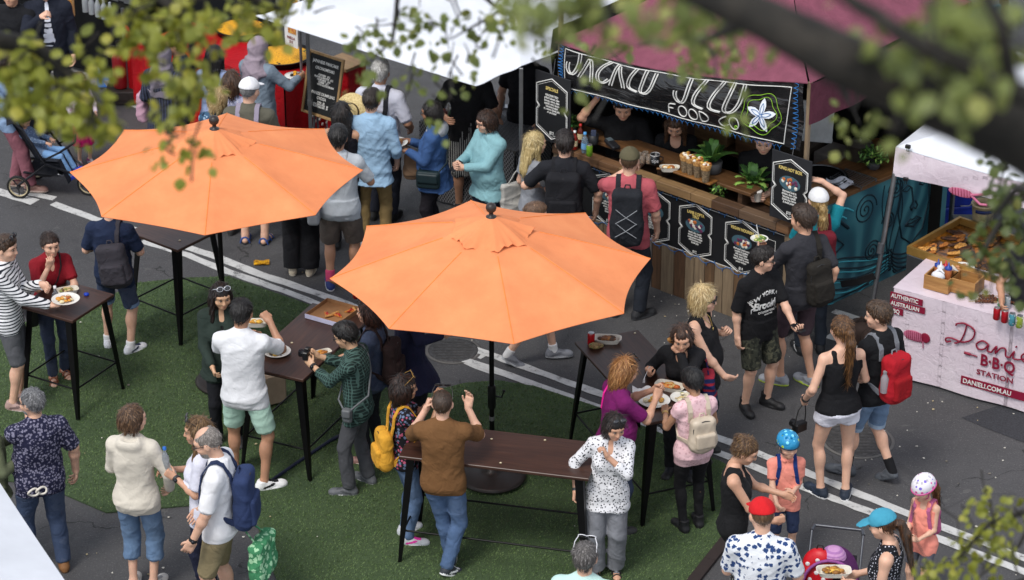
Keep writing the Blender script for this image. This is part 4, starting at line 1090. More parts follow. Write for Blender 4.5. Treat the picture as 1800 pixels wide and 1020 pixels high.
# ------------------------------------------------------------------ stalls
def solve_x(T, y, z, px):
 lo, hi = -8.0, 8.0
 for _ in range(50):
  m = (lo + hi) / 2
  if proj(T @ Vector((m, y, z)))[0] < px: lo = m
  else: hi = m
 return lo
def lpix(T, y, px, py):
 """local x, z of the vertical plane y = const seen at photo px, py"""
 Ti = T.inverted(); o = Ti @ Vector((0, 0, CAMH)); d = Ti.to_3x3() @ Vector(ray(px, py)); t = (y - o.y) / d.y; p = o + d * t; return p.x, p.z
def lz(T, z, px, py):
 p = T.inverted() @ U(px, py, z); return p.x, p.y
def zigzag(b, x0, x1, z, amp, n, y, r=.005, mat=0, vert=False):
 pts = []
 for i in range(n + 1):
  x = x0 + (x1 - x0) * i / n; ph = i % 4; zz = z + (0, amp, amp, 0)[ph]
  pts.append((x, y, zz) if not vert else (z + (0, amp, amp, 0)[ph], y, x))
 for i in range(n): b.tube([pts[i], pts[i + 1]], r, 4, mat)
 for i in range(0, n + 1, 2):
  p = pts[i]; q = (p[0], p[1], p[2] + (amp * .7 if i % 4 == 2 else -amp * .7)) if not vert else (p[0] + (amp * .7 if i % 4 == 2 else -amp * .7), p[1], p[2]); b.tube([p, q], r, 4, mat)
GLY = {'d': [[(.1, 1), (.08, .5), (.1, 0), (.55, .04), (.92, .4), (.85, .75), (.5, .97), (.1, 1)]], 'S': [[(.9, 1), (.82, .35), (.6, .02), (.3, .0), (.1, .22), (.12, .48)]], 'A': [[(.0, 0), (.5, 1), (.62, .6), (.95, -.05)]], 'C': [[(.95, .98), (.45, .75), (.08, .40), (.3, .05), (.7, .02), (1.0, .25)]], 'R': [[(.1, 0), (.35, .8), (.55, 1.0)], [(.62, .95), (.75, .5), (.95, 0)]],
  'E': [[(.75, 1), (.3, .55), (.12, .05), (.9, .0)]], 'D': [[(.35, 1), (.15, .4), (.0, .02), (.5, .0), (.9, .35), (1.0, .95)]], 'F': [[(.9, 1), (.1, .95), (.15, .0)], [(.12, .5), (.6, .52)]], 'O': [[(.5 + .48 * math.cos(a), .5 + .5 * math.sin(a)) for a in np.linspace(0, 6.283, 15)]]}
def strokes(b, text, x, z, w, h, y, gap, r, double=0.0, mat=0, zf=None, slant=0.0):
 for ch in text:
  if ch == ' ': x += w * .55; continue
  for s in GLY[ch]:
   sm = []
   for i in range(len(s) - 1):
    for k in range(3): sm.append((s[i][0] + (s[i + 1][0] - s[i][0]) * k / 3, s[i][1] + (s[i + 1][1] - s[i][1]) * k / 3))
   sm.append(s[-1])
   for _ in range(2): sm = [sm[0]] + [((sm[i - 1][0] + sm[i][0] * 2 + sm[i + 1][0]) / 4, (sm[i - 1][1] + sm[i][1] * 2 + sm[i + 1][1]) / 4) for i in range(1, len(sm) - 1)] + [sm[-1]]
   P = [(x + w * p[0] + slant * p[1], z + h * p[1]) for p in sm]
   for o in ((-double, double) if double else (0,)):
    pts = []
    for i, p in enumerate(P):
     a = P[max(0, i - 1)]; c = P[min(len(P) - 1, i + 1)]; L_ = math.hypot(c[0] - a[0], c[1] - a[1]) + 1e-9; q = (p[0] - (c[1] - a[1]) / L_ * o, p[1] + (c[0] - a[0]) / L_ * o); pts.append(zf(q[0], q[1]) if zf else (q[0], y, q[1]))
    b.tube(pts, r, 5, mat)
  x += w * (1 + gap)
 return x
def hexpanel(t, name, x, z, w, h, y, title, body, price, img=True, rows=None, mats=None, face=None, sx=.72):
 """painted menu panel on the vertical plane y (facing -y): outline, picture, lettering"""
 yel, wh, blk = mats; M = frame((x, y - .004, z), (1, 0, 0), (0, 0, 1))
 out = [(0, h / 2), (w / 2, h * .36), (w / 2, h * .06), (w * .42, .0), (w / 2, -h * .06), (w / 2, -h * .34), (0, -h / 2), (-w / 2, -h * .34), (-w / 2, -h * .06), (-w * .42, 0), (-w / 2, h * .06), (-w / 2, h * .36)]
 b = MB(); b.prism(out, 0, .004, M=M); p = b.build(name, [blk], t)
 b = MB(); P = [M @ Vector((q[0], q[1], .006)) for q in out + out[:1]]
 for i in range(len(P) - 1): b.tube([P[i], P[i + 1]], .0055, 5)
 P = [M @ Vector((q[0] * .92, q[1] * .93, .006)) for q in out + out[:1]]
 for i in range(len(P) - 1): b.tube([P[i], P[i + 1]], .002, 4)
 b.build('panel_outline', [wh], p)
 T0 = frame((x, y - .010, z), (1, 0, 0), (0, 0, 1))
 text_part('title_lettering', title, h * .075, yel, p, T0 @ Matrix.Translation((0, h * .30, 0)), sx=.8, off=.0012, line=.85)
 if img:
  b = MB(); b.prism([(w * .30 * math.cos(a), h * .12 * math.sin(a) + h * .10) for a in np.linspace(0, 6.28, 20)[:-1]], 0, .003, 0, frame((x, y - .009, z), (1, 0, 0), (0, 0, 1)))
  r2 = random.Random(len(title)); 
  for i in range(16): b.sphere((x + w * r2.uniform(-.2, .2), y - .013, z + h * r2.uniform(.03, .17)), (w * .05, .003, w * .05), 8, 5, r2.choice((1, 2, 3)))
  b.build('food_picture', [plain('#3d5a66', .6), plain('#b0622c', .6), plain('#d8d2c4', .6), plain('#5a2a4a', .6)], p)
 text_part('body_lettering', body, h * .050, wh, p, T0 @ Matrix.Translation((0, -h * .06 if img else h * .20, 0)), sx=sx, off=.0006, line=.92)
 if price: text_part('price_lettering', price, h * .07, wh, p, T0 @ Matrix.Translation((0, -h * .42, 0)), sx=.8, off=.0008)
 return p
def plant(label, loc, kind, r, cat='plant', pot='#3a3a3c'):
 t = thing('potted_plant', label, cat, loc); b = MB(); b.lathe([(r * .30, 0), (r * .38, .02), (r * .42, r * .5), (r * .38, r * .5)], 14); b.build('pot', [plain(pot, .6)], t)
 r2 = random.Random(int(loc[0] * 100)); b = MB(); g = (plain('#55803a', .5, var=.3), plain('#86ab52', .5, var=.3), plain('#34582a', .5, var=.3))
 if kind == 'fern':
  for i in range(34):
   a = r2.uniform(0, 6.28); tl = r2.uniform(.65, 1.4); L_ = r * r2.uniform(.9, 1.35); pts = []
   for k in range(7):
    u = k / 6; pts.append(Vector((math.cos(a) * L_ * u * math.cos(tl) * 1.1, math.sin(a) * L_ * u * math.cos(tl) * 1.1, r * .45 + L_ * (math.sin(tl) * u * 1.25 - .55 * u * u))))
   m_ = r2.choice((0, 0, 1, 2))
   for k in range(1, 7):
    d = (pts[k] - pts[k - 1]).normalized(); s = d.cross(Vector((0, 0, 1))).normalized(); w = r * .17 * (1 - (k / 7) ** 2) + .005
    for sg in (-1, 1): b.add([pts[k - 1], pts[k] , pts[k] + s * sg * w + d * w * .8 - Vector((0, 0, .004)), pts[k - 1] + s * sg * w * .9 + d * w * .6], [(0, 1, 2, 3)], m_)
 else:
  for i in range(260 if kind == 'bush' else 150):
   if kind == 'bush':
    v = Vector((r2.gauss(0, 1), r2.gauss(0, 1), r2.gauss(0, 1))).normalized() * r * r2.uniform(.45, 1); c = Vector((v.x, v.y, r * .55 + abs(v.z) * .9))
   else:
    u = r2.random(); c = Vector((r2.gauss(0, r * .34), -r * .35 - abs(r2.gauss(0, r * .14)) * 1, r * .6 - u * r * 3.6)) if u > .15 else Vector((r2.gauss(0, r * .3), r2.gauss(-.1, r * .3), r * .55))
   d = Vector((r2.gauss(0, 1), r2.gauss(0, 1), r2.gauss(0, .6))).normalized(); s = d.cross(Vector((.3, .2, 1))).normalized(); l = .032; w = .012
   b.add([c - d * l, c + s * w, c + d * l, c - s * w], [(0, 1, 2, 3)], r2.choice((0, 1, 2)))
 b.build('leaves', list(g), t); return t
ST = {}
def stalls():
 blk = plain('#0d0d0f', .55); wht = plain('#d0d0cc', .7, var=.03, bmp=0); yel = plain('#c9b36a', .6, var=.05, bmp=0); blue = plain('#2468a8', .5, var=.05, bmp=0)
 steel = plain('#8b8d90', .35, .85); mats = (yel, wht, plain('#101114', .6))
 woods = [m_wood(a, c_, 2.2, 30, .7, 'z', .4) for a, c_ in (('#4c3826', '#765a3e'), ('#33241a', '#553c2a'), ('#6a5a48', '#8f7c62'), ('#5a5450', '#807872'), ('#45301f', '#6a4c33'))]
 woodx = [m_wood(a, c_, 2.2, 30, .6, 'x', .4) for a, c_ in (('#5a3f28', '#866243'), ('#3a291c', '#5c422d'), ('#6e5539', '#94764f'), ('#4c3a2c', '#6e5742'))]
 # ---------------- black banner stall
 Qr, Lf = U(1380, 594), U(1130, 500); X = (Qr - Lf).normalized(); ang = math.atan2(X.y, X.x); W_ = 2.95; O = Qr - X * W_
 T = Matrix.Translation(O) @ Matrix.Rotation(ang, 4, 'Z'); ST['T'] = T; ST['ang'] = ang
 t = thing('market_counter', 'timber plank stall counter with black menu cloth along its front', 'counter', O, ang)
 r2 = random.Random(4); x = 0
 while x < W_:
  w = min(r2.uniform(.10, .17), W_ - x); b = MB(); b.box((x + w / 2, .02 + r2.uniform(0, .006), .26), (w - .006, .03, .52), bev=.003); b.build('front_plank', [r2.choice(woods)], t); x += w
 b = MB(); b.box((W_ / 2, .035, .80), (W_, .02, .60)); b.build('menu_cloth', [plain('#0f1013', .7)], t)
 x = 0
 while x < W_:
  w = min(r2.uniform(.25, .5), W_ - x); b = MB(); b.box((x + w / 2, .03, 1.165), (w - .004, .12, .09), bev=.004); b.build('ledge_plank', [r2.choice(woodx)], t); x += w
 b = MB(); b.box((1.22, .30, 1.297), (2.28, .30, .036), bev=.004); b.build('raised_shelf', [m_wood('#47301b', '#735030', 1.6, 22, .5)], t); b = MB(); b.box((W_ / 2, .40, 1.10), (W_ - .02, .44, .03)); b.build('work_top', [m_wood('#241811', '#3a281b', 1.6, 22, .5)], t)
 for xx in (.2, 1.2, 2.2): b = MB(); b.box((xx, .30, 1.197), (.05, .2, .163)); b.build('shelf_bracket', [woodx[1]], t)
 b = MB(); b.box((W_ - .03, .05, .62), (.07, .10, 1.10), bev=.004); b.build('corner_post', [woods[2]], t); b = MB(); b.box((.03, .05, .62), (.07, .10, 1.10), bev=.004); b.build('corner_post', [woods[2]], t)
 b = MB(); b.box((W_ / 2, .6, .6), (W_ - .1, .04, 1.2)); b.build('rear_panel', [plain('#141210', .8)], t)
 b = MB()
 for zz in (1.075, .525): b.tube([(0, .018, zz), (W_, .018, zz)], .003, 4)
 b.tube([(W_ - .18, .018, .60), (W_ - .18, .018, .98), (W_ - .5, .018, .98)], .003, 4); b.build('cloth_outline', [wht], t)
 b = MB(); zigzag(b, 0.0, W_ - .1, 1.075, .035, 58, .012, .0035); b.build('hexagon_trim', [blue], t); b = MB(); zigzag(b, 0.0, W_ - .1, .49, .035, 58, .004, .0035); b.build('hexagon_trim', [blue], t)
 for px, py, ti, bo, pr in ((1070, 362, 'HALOUMI\nTIRO', 'grilled haloumi\ntomato, onion, slaw\nonion, hummus\nwith chips\nGreek pita', '$12'), (1150, 375, 'MEAT &\nCHICKEN', 'SNACK BOXES $7\nCHIPS BOX $5\nKIDS BOX $7\nADD SLAW $2\nADD CHIPS $3', '$15'), (1222, 425, 'LAMB KOFTA\nTIRO', 'lamb kofta, tzatziki\ntomato, onion, chips\nsweet potato wedges\nwith hummus in a\nGreek pita', '$12'), (1303, 463, 'VEGAN NOURISH', 'Marinated mushrooms\nzucchini & eggplant\nwith salad & slaw\nhoney, sumac, house\nvegan tzatziki & sweet\npotato wedges', '$14')):
  x, z = lpix(T, .02, px, py); hexpanel(t, 'menu_panel', x, .79, .40, .58, .024, ti, bo, pr, mats=mats)
 # counter rear shelf with kitchen clutter
 t2 = thing('black_backdrop', 'black cloth backdrop closing the rear of the banner stall', 'backdrop', T @ Vector((0, 2.3, 0)), ang); b = MB()
 b.slab(lambda u, v: (W_ * 1.12 * u - .1, .03 * math.sin(u * 60) + 0.0, 2.5 * v), 60, 4, .0); b.build('cloth', [plain('#0b0b0c', .9)], t2)
 b = MB(); b.slab(lambda u, v: (-.12 + .02 * math.sin(v * 40), -2.2 * u, 2.4 * v), 20, 10, 0); b.build('side_cloth', [plain('#0c0c0d', .9)], t2)
 t3 = thing('stall_shelf', 'dark timber shelf of boxes behind the stall workers', 'shelf', T @ Vector((.3, 1.75, 0)), ang); b = MB(); b.box((1.2, 0, .9), (2.3, .45, .04)); b.box((1.2, 0, .4), (2.3, .45, .04)); b.box((0.07, 0, .45), (.05, .4, .9)); b.box((2.33, 0, .45), (.05, .4, .9)); b.build('boards', [woodx[1]], t3)
 for i, (xx, w, m_) in enumerate(((.5, .42, woodx[2]), (1.0, .36, woodx[0]), (1.5, .44, plain('#3a3128', .8)), (1.95, .3, plain('#5a5550', .7)))):
  b = MB(); b.box((0, 0, .14), (w, .34, .28), bev=.008); b.box((0, -.175, .19), (w * .4, .01, .04)); o = b.build('storage_box', [m_]); o.location = T @ Vector((.3 + xx, 1.75, .922)); o.rotation_euler = (0, 0, ang); tag(o, ('first', 'second', 'third', 'fourth')[i] + ' storage box from the left on shelf behind stall workers', 'box', 'boxes on the stall shelf')
 # banner
 xL, zTL = lpix(T, -.03, 983, 78); xL2, zBL = lpix(T, -.03, 983, 152); xR, zTR = lpix(T, -.03, 1413, 146); _, zBR = lpix(T, -.03, 1396, 262)
 print('banner', xL, zTL, zBL, xR, zTR, zBR)
 xR = W_ + .0 if xR > W_ + .3 or xR < W_ - .6 else xR
 zT = lambda u: zTL + (zTR - zTL) * u - .11 * (4 * u * (1 - u)) * (1 - .25 * (u - .5)); zB = lambda u: zBL + (zBR - zBL) * u
 def bp(u, v, dy=0.0):
  z0, z1 = zB(u), zT(u); return (xL + (xR - xL) * u, -.03 + dy - .05 * math.sin(math.pi * v) * math.sin(math.pi * u) - .022 * math.sin(9 * u + 4 * v) * v * (1 - v) * 4 - .012 * math.sin(26 * u - 7 * v), z0 + (z1 - z0) * v)
 t = thing('stall_banner', 'black hand lettered banner with white flower over timber stall', 'banner', O, ang)
 b = MB(); b.grid(lambda u, v: bp(u, v), 90, 12); b.grid(lambda u, v: bp(1 - u, v, .006), 90, 12); m, nt, bb = _new('vinyl'); bb.inputs['Base Color'].default_value = (.008, .008, .009, 1); bb.inputs['Roughness'].default_value = .24; bump(nt, bb, noise(nt, coords(nt, 'Object', (2.2, 3, 8)), 1.0, 3, .5, .8), .8, .06)
 L(nt, ramp(nt, noise(nt, coords(nt), 9, 3), [(.3, (.006, .006, .007)), (.7, (.012, .012, .013))]), bb.inputs['Base Color']); b.build('cloth', [m], t)
 zf = lambda px_, pz_: (lambda u: (lambda v: bp(u, v, -.007))((pz_ - zB(u)) / (zT(u) - zB(u))))((px_ - xL) / (xR - xL))
 BW = xR - xL
 def at(px, py):
  x_, z_ = lpix(T, -.05, px, py); return x_, z_
 b = MB()
 x0 = at(994, 110)[0]; x1 = at(1150, 190)[0]; x2 = at(1187, 170)[0]; x3 = at(1306, 185)[0]
 def zmap(qx, qy):
  u = (qx - xL) / BW; return bp(u, .40 + .56 * qy, -.007)
 def zmap2(qx, qy):
  u = (qx - xL) / BW; return bp(u, .09 + .24 * qy, -.007)
 wc = (x1 - x0) / (6 * 1.06); strokes(b, 'SACRED', x0, 0, wc, 1, 0, .06, .0078, .0165, 0, zmap, slant=.03); b.build('lettering', [wht], t); b = MB()
 wc = (x3 - x2) / (4 * 1.06); strokes(b, 'SEED', x2, 0, wc, 1, 0, .06, .0078, .0165, 0, zmap, slant=.03); b.build('lettering', [wht], t); b = MB()
 x4 = at(1172, 200)[0]; x5 = at(1296, 220)[0]; wc = (x5 - x4) / 7.0; xn = strokes(b, 'FOOd', x4, 0, wc, 1, 0, .14, .0065, 0, 0, zmap2); b.build('lettering', [wht], t); b = MB(); strokes(b, 'CO', xn + wc * .55, 0, wc, 1, 0, .14, .0065, 0, 0, zmap2)
 b.build('lettering', [wht], t)
 b = MB(); fr_ = [(.03, .04), (.935, .04), (.955, .93), (.5, .965), (.03, .96), (.03, .04)]
 for i in range(len(fr_) - 1):
  a, c = fr_[i], fr_[i + 1]; b.tube([bp(a[0] + (c[0] - a[0]) * k / 20, a[1] + (c[1] - a[1]) * k / 20, -.006) for k in range(21)], .005, 4)
 b.build('border_line', [wht], t)
 cx, cz = at(1338, 203); cu = (cx - xL) / BW; cv = (cz - zB(cu)) / (zT(cu) - zB(cu)); hz = zT(cu) - zB(cu); b = MB(); b2 = MB()
 pq = lambda dx, dz, dy=-.009: bp(cu + dx / BW, cv + dz / hz, dy)
 for k in range(5):
  a = math.pi / 2 + k * 2 * math.pi / 5 - .1; R0 = .175; d = (math.cos(a), math.sin(a)); n_ = (-d[1], d[0]); prof_ = [(0, 0), (.25, .22), (.55, .27), (.8, .17), (1, 0), (.8, -.17), (.55, -.27), (.25, -.22)]
  b.add([pq(d[0] * R0 * p[0] + n_[0] * R0 * p[1] * .75, d[1] * R0 * p[0] + n_[1] * R0 * p[1] * .75) for p in prof_], [tuple(range(8))], 0)
  for q in (.28, -.28): b.tube([pq(d[0] * R0 * s_ + n_[0] * R0 * q * .35 * math.sin(math.pi * s_ / .7), d[1] * R0 * s_ + n_[1] * R0 * q * .35 * math.sin(math.pi * s_ / .7), -.011) for s_ in np.linspace(.05, .68, 8)], .004, 4, 1)
 b.build('flower_emblem', [plain('#d3d8de', .6, var=.04, bmp=0), plain('#2a5f94', .6, bmp=0)], t)
 for rr, nlob, ph in ((.165, 5, .2), (.215, 5, .8)): b2.tube([pq((rr + .018 * math.cos(nlob * a + ph)) * math.cos(a), (rr + .018 * math.cos(nlob * a + ph)) * math.sin(a) * .92 + .02, -.008) for a in np.linspace(0, 6.283, 61)], .0035, 4)
 q5 = at(1295, 224); b2.tube([zf(q5[0] + .018 * math.cos(a), q5[1] + .018 * math.sin(a)) for a in np.linspace(0, 6.283, 13)], .006, 5); b2.build('green_rings', [plain('#7fae2a', .6, bmp=0)], t)
 for u0 in (.012, .972):
  b = MB()
  for k in range(13): v0 = k / 13; b.tube([bp(u0 - .008, v0, -.007), bp(u0 + .010, v0 + .025, -.007), bp(u0 + .010, v0 + .055, -.007), bp(u0 - .008, v0 + .08, -.007)], .0035, 4)
  b.build('hexagon_trim', [blue], t)
 b = MB()
 for k in range(42):
  u0 = .03 + k / 42 * .9; b.tube([bp(u0, .0, -.007), bp(u0 + .008, -.045, -.007), bp(u0 + .016, .0, -.007)], .003, 4); b.tube([bp(u0 + .008, -.045, -.007), bp(u0 + .008, -.085, -.007)], .003, 4)
 b.build('hexagon_trim', [blue], t)
 # maroon roof
 xe0, xe1 = xL - .05, xR + .05; t = thing('maroon_marquee', 'maroon pointed marquee roof above the black banner', 'marquee', O, ang); mm = fabric('#74404f', var=.14); D_ = 2.75; ze = max(zTL, zTR) + .0; cxm = (xe0 + xe1) / 2
 ap = (cxm, .25 + D_ / 2, ze + .85); cs = [(xe0, .0, zTL), (xe1, .0, zTR), (xe1, D_, zTR), (xe0, D_, zTL)]; b = MB()
 for i in range(4):
  a, c = Vector(cs[i]), Vector(cs[(i + 1) % 4]); A = Vector(ap)
  def fn(u, v, a=a, c=c, i=i): q = a.lerp(c, u); q.z += (zT(min(1, max(0, (q.x - xL) / BW))) - q.z + .012) if i == 0 else 0; p = q.lerp(A, v); return (p.x, p.y - (.035 * (1 - v) if i == 0 else 0), p.z - .10 * math.sin(math.pi * v) * (1 - .5 * math.sin(math.pi * u)))
  b.grid(fn, 14, 10)
  b.grid(lambda u, v, fn=fn: tuple(Vector(fn(1 - u, v)) - Vector((0, 0, .006))), 14, 10)
 b.build('roof', [mm], t)
 b = MB(); b.slab(lambda u, v: (xe1 + .01 + .012 * math.sin(u * 30), D_ * u, ze - .42 * v - .04 * math.sin(math.pi * u)), 30, 4, .0); b.slab(lambda u, v: (xe0 + (xe1 - xe0) * u, D_ + .01, ze - .3 * v), 20, 3, 0); b.build('valance', [mm], t)
 for (x, y) in ((xe1 - .02, .03), (xe0 + .02, .03), (xe1 - .02, D_ - .03), (xe0 + .02, D_ - .03)):
  b = MB(); b.box((x, y, ze / 2), (.04, .04, ze), bev=.004); b.build('leg', [woods[2] if y < .1 else steel], t)
 # hanging chalk boards
 for (tl, br, w, h, ti, bo, pr, img, lab) in ((None, (971, 192), .40, .66, 'SPECIALS', 'HALOUMI TIRO\ngrilled haloumi, slaw\ntomato, onion, chips\ntzatziki, mint, lemon\nhummus & salad\nin a warm Greek pita\nor as a bowl', '$12', False, 'black specials chalkboard at left end of timber stall'), (None, (1389, 333), .40, .62, 'KING HOT BOX', 'Marinated lamb &\nchicken, slaw, chips\nhummus, tzatziki\nGreek pita, lemon\n& sweet potato', '$15', True, 'black menu board with bowl picture hanging from timber post')):
  x, z = lpix(T, -.10, *br); bt = thing('menu_board', lab, 'menu board', T @ Vector((x, -.10, z - h / 2)), ang); b = MB(); b.box((0, .010, h / 2), (w + .06, .014, h + .08), bev=.003); b.build('board', [plain('#1a1b1f', .7)], bt)
  hexpanel(bt, 'painted_panel', 0, h / 2, w, h, 0, ti, bo, pr, img=img, mats=mats)
  b = MB(); b.tube([(0, .01, h + .04), (0, .04, h + .20)], .003, 5); b.build('hook', [steel], bt)
 # plants on the counter
 for (px, py, z, k, r, lab) in ((1252, 303, 1.316, 'fern', .24, 'fern in pot on the counter beside filled wraps'), (1322, 348, 1.116, 'fern', .26, 'bright green fern at right end of timber counter'), (1262, 334, 1.212, 'trail', .13, 'trailing plant hanging down the front of the counter'), (1006, 230, 1.316, 'bush', .12, 'small bushy plant behind sauce bottles'), (1535, 296, 1.181, 'bush', .17, 'leafy green bush on far end of the mural counter')):
  g = U(px, py, z); plant(lab, (g.x, g.y, z), k, r)
 # ---------------- mural counter (stall side)
 A_, B_ = U(1394, 566), U(1640, 452); Xm = (B_ - A_).normalized(); am = math.atan2(Xm.y, Xm.x); Lm = (B_ - A_).length + .15; Tm = Matrix.Translation(A_) @ Matrix.Rotation(am, 4, 'Z'); ST['Tm'] = Tm
 t = thing('mural_counter', 'kitchen counter panelled with teal swirl mural of a face', 'counter', A_, am); hm = 1.14
 m, nt, bb = _new('mural_paint'); co = coords(nt); w = N(nt, 'ShaderNodeTexWave', Scale=.9, Distortion=16.0, Detail=1.5); w.inputs['Detail Scale'].default_value = .9; L(nt, co, w.inputs['Vector']); n_ = noise(nt, co, 2.2, 4, .6, .6)
 base = ramp(nt, w.outputs['Fac'], [(.0, (.012, .075, .10)), (.35, (.02, .115, .145)), (.62, (.03, .16, .19)), (.9, (.065, .24, .27))]); base = mix(nt, math_(nt, 'MULTIPLY', n_, .55), base, (.012, .09, .16)); L(nt, base, bb.inputs['Base Color']); bb.inputs['Roughness'].default_value = .6; mural = m
 b = MB(); b.box((Lm / 2, .02, hm / 2), (Lm, .04, hm)); b.build('mural_panel', [mural], t)
 b = MB(); li = lambda pts, r=.011: b.tube([(p[0], .002, p[1]) for p in pts], r, 4)
 def spiral(cx, cz, r, turns=2.4, s=1): li([(cx + s * r * (1 - a / (turns * 6.283)) * math.cos(a), cz + r * (1 - a / (turns * 6.283)) * math.sin(a)) for a in np.linspace(0, turns * 6.283 * .95, 46)])
 fx = Lm * .77
 for q in ((.44, .90, .17), (.64, .98, .12), (.60, .66, .10), (.50, .40, .12)): spiral(q[0] * Lm, q[1], q[2], 2.8, -1 if q[0] > .55 else 1)
 W2 = lambda pts, r=.010: li([(p[0], min(1.1, max(.03, p[1]))) for p in pts], r)
 for k in range(8): W2([(fx + s_ * (.27 + .045 * k), .62 + .5 * math.cos(a)) for s_ in (1,) for a in np.linspace(.2, 2.6, 14)]) if k < 3 else W2([(fx - (.24 + .05 * (k - 3)) - .06 * math.sin(5 * v + k), 1.08 - 1.0 * v) for v in np.linspace(0, 1, 14)])
 for k in range(6): W2([(fx + .34 * math.sin(a) * (1 - .04 * k), .36 - .05 * k - .17 * math.cos(a)) for a in np.linspace(-1.35, 1.35, 16)], .013)
 W2([(fx - .20, .98), (fx - .24, .7), (fx - .16, .40), (fx, .28), (fx + .16, .40), (fx + .24, .7), (fx + .20, .98)], .013)
 W2([(fx - .05, .92), (fx - .015, .76), (fx - .055, .70), (fx - .03, .665), (fx, .685), (fx + .03, .665), (fx + .055, .70), (fx + .02, .76)], .014); W2([(fx - .12, .52), (fx - .04, .565), (fx, .55), (fx + .05, .57), (fx + .13, .53), (fx + .02, .465), (fx - .12, .52)], .012); W2([(fx - .11, .52), (fx, .515), (fx + .12, .53)], .012)
 for s in (-1, 1): W2([(fx + s * .06, .93), (fx + s * .12, .97), (fx + s * .2, .93), (fx + s * .12, .90), (fx + s * .06, .93)])
 ex = .20 * Lm; W2([(ex - .20, .60), (ex - .08, .74), (ex + .10, .74), (ex + .24, .62), (ex + .06, .53), (ex - .20, .60)], .016); W2([(ex + .03 + .06 * math.cos(a), .635 + .07 * math.sin(a)) for a in np.linspace(0, 6.283, 14)], .022); W2([(ex - .24, .80), (ex - .05, .93), (ex + .16, .90), (ex + .30, .78)], .022)
 for k in range(6): W2([(.04 + .62 * Lm * v, .40 - .075 * k + .09 * math.sin(5 * v + .5 * k)) for v in np.linspace(0, 1, 20)], .012)
 b.build('mural_lines', [plain('#04222f', .7, bmp=0)], t)
 b = MB()
 for k in range(5): b.tube([(.04 + .6 * Lm * v, .001, .365 - .075 * k + .09 * math.sin(5 * v + .5 * k)) for v in np.linspace(0, 1, 18)], .009, 4)
 for k in range(3): b.tube([(ex - .24 + .1 * k + .4 * v, .001, .84 + .05 * k + .09 * math.sin(3.1 * v)) for v in np.linspace(0, 1, 10)], .012, 4)
 b.build('mural_highlights', [plain('#3f9fb0', .7, bmp=0)], t)
 b = MB(); b.box((Lm / 2, .33, hm + .02), (Lm + .04, .70, .04), bev=.004); b.build('counter_top', [m_wood('#4a3018', '#7a5430', 1.6, 22, .5)], t)
 b = MB(); b.box((Lm / 2, .63, hm / 2), (Lm - .06, .03, hm - .01)); b.build('rear_panel', [plain('#17130f', .8)], t)
 # tall mural screen behind + timber post
 a0, a1 = U(1568, 330), U(1700, 300); Xp = (a1 - a0).normalized(); t = thing('mural_screen', 'tall blue painted screen behind the mural counter', 'screen', a0, math.atan2(Xp.y, Xp.x)); b = MB(); b.box((.62, 0, .95), (1.25, .04, 1.9)); b.build('screen_panel', [mural], t); b = MB(); b.box((-.05, 0, 1.0), (.08, .07, 2.0), bev=.005); b.build('screen_post', [woods[1]], t); b = MB(); b.box((1.29, 0, 1.0), (.08, .07, 2.0), bev=.005); b.build('screen_post', [woods[1]], t)
 # ---------------- white marquee
 pr = U(900, 452); zr = min(max(hgt(900, 452, 116), 2.05), 2.5); zf_ = zr - .22
 t = thing('white_marquee', 'white pop up marquee roof with drooping front awning', 'marquee', pr); mw = plain('#c6c9cf', .6, var=.09, vs=1.6, bmp=.5, bs=3)
 F0, F1 = U(505, 46, zf_), U(836, 151, zf_); A1 = U(916, 116, zr); dr = (F0 - F1).normalized(); k_ = 0
 while proj(A1 + dr * k_)[0] > 540 and k_ < 5: k_ += .02
 A0 = A1 + dr * k_; bk = (U(982, 91, zr) - A1).normalized(); Dm = 2.9; F0 = F1 + dr * (k_ + .15); print('marquee', zr, k_, bk)
 lo_ = lambda p: p - pr
 b = MB()
 def awn(u, v): p = lo_(A0.lerp(A1, u).lerp(F0.lerp(F1, u), v)); return (p.x, p.y, p.z - .015 * math.sin(math.pi * v) + .02 * math.sin(18 * u + 5 * v) * math.sin(math.pi * v) - .006 * math.sin(math.pi * u) * v)
 b.grid(lambda u, v: awn(u, 1 - v), 40, 10); b.grid(lambda u, v: tuple(Vector(awn(u, v)) - Vector((0, 0, .006))), 40, 10); b.build('front_awning', [mw], t)
 cs = [lo_(A0), lo_(A1), lo_(A1 + bk * Dm), lo_(A0 + bk * Dm)]; ap = (cs[0] + cs[1] + cs[2] + cs[3]) / 4 + Vector((0, 0, .55)); b = MB()
 for i in range(4):
  a, c = cs[i], cs[(i + 1) % 4]
  def fn(u, v, a=a, c=c): p = a.lerp(c, u).lerp(ap, v); return (p.x, p.y, p.z - .09 * math.sin(math.pi * v) + .018 * math.sin(21 * u + 3 * v) * math.sin(math.pi * v))
  b.grid(fn, 24, 12); b.grid(lambda u, v, fn=fn: tuple(Vector(fn(1 - u, v)) - Vector((0, 0, .006))), 24, 12)
 b.build('roof', [mw], t)
 for q_ in cs:
  x, y = q_.x, q_.y; b = MB(); b.box((x, y, zr / 2 - .01), (.04, .04, zr - .02), bev=.005); b.box((x, y, .015), (.10, .10, .03)); b.box((x, y, .95), (.052, .052, .06)); b.build('leg', [steel], t)
 # lattice covered drinks table
 la, lb = U(740, 345), U(905, 402); Xl = (lb - la).normalized(); al = math.atan2(Xl.y, Xl.x); Ll = (lb - la).length; Tl = Matrix.Translation(la) @ Matrix.Rotation(al, 4, 'Z'); ST['Tl'] = Tl; ST['Ll'] = Ll
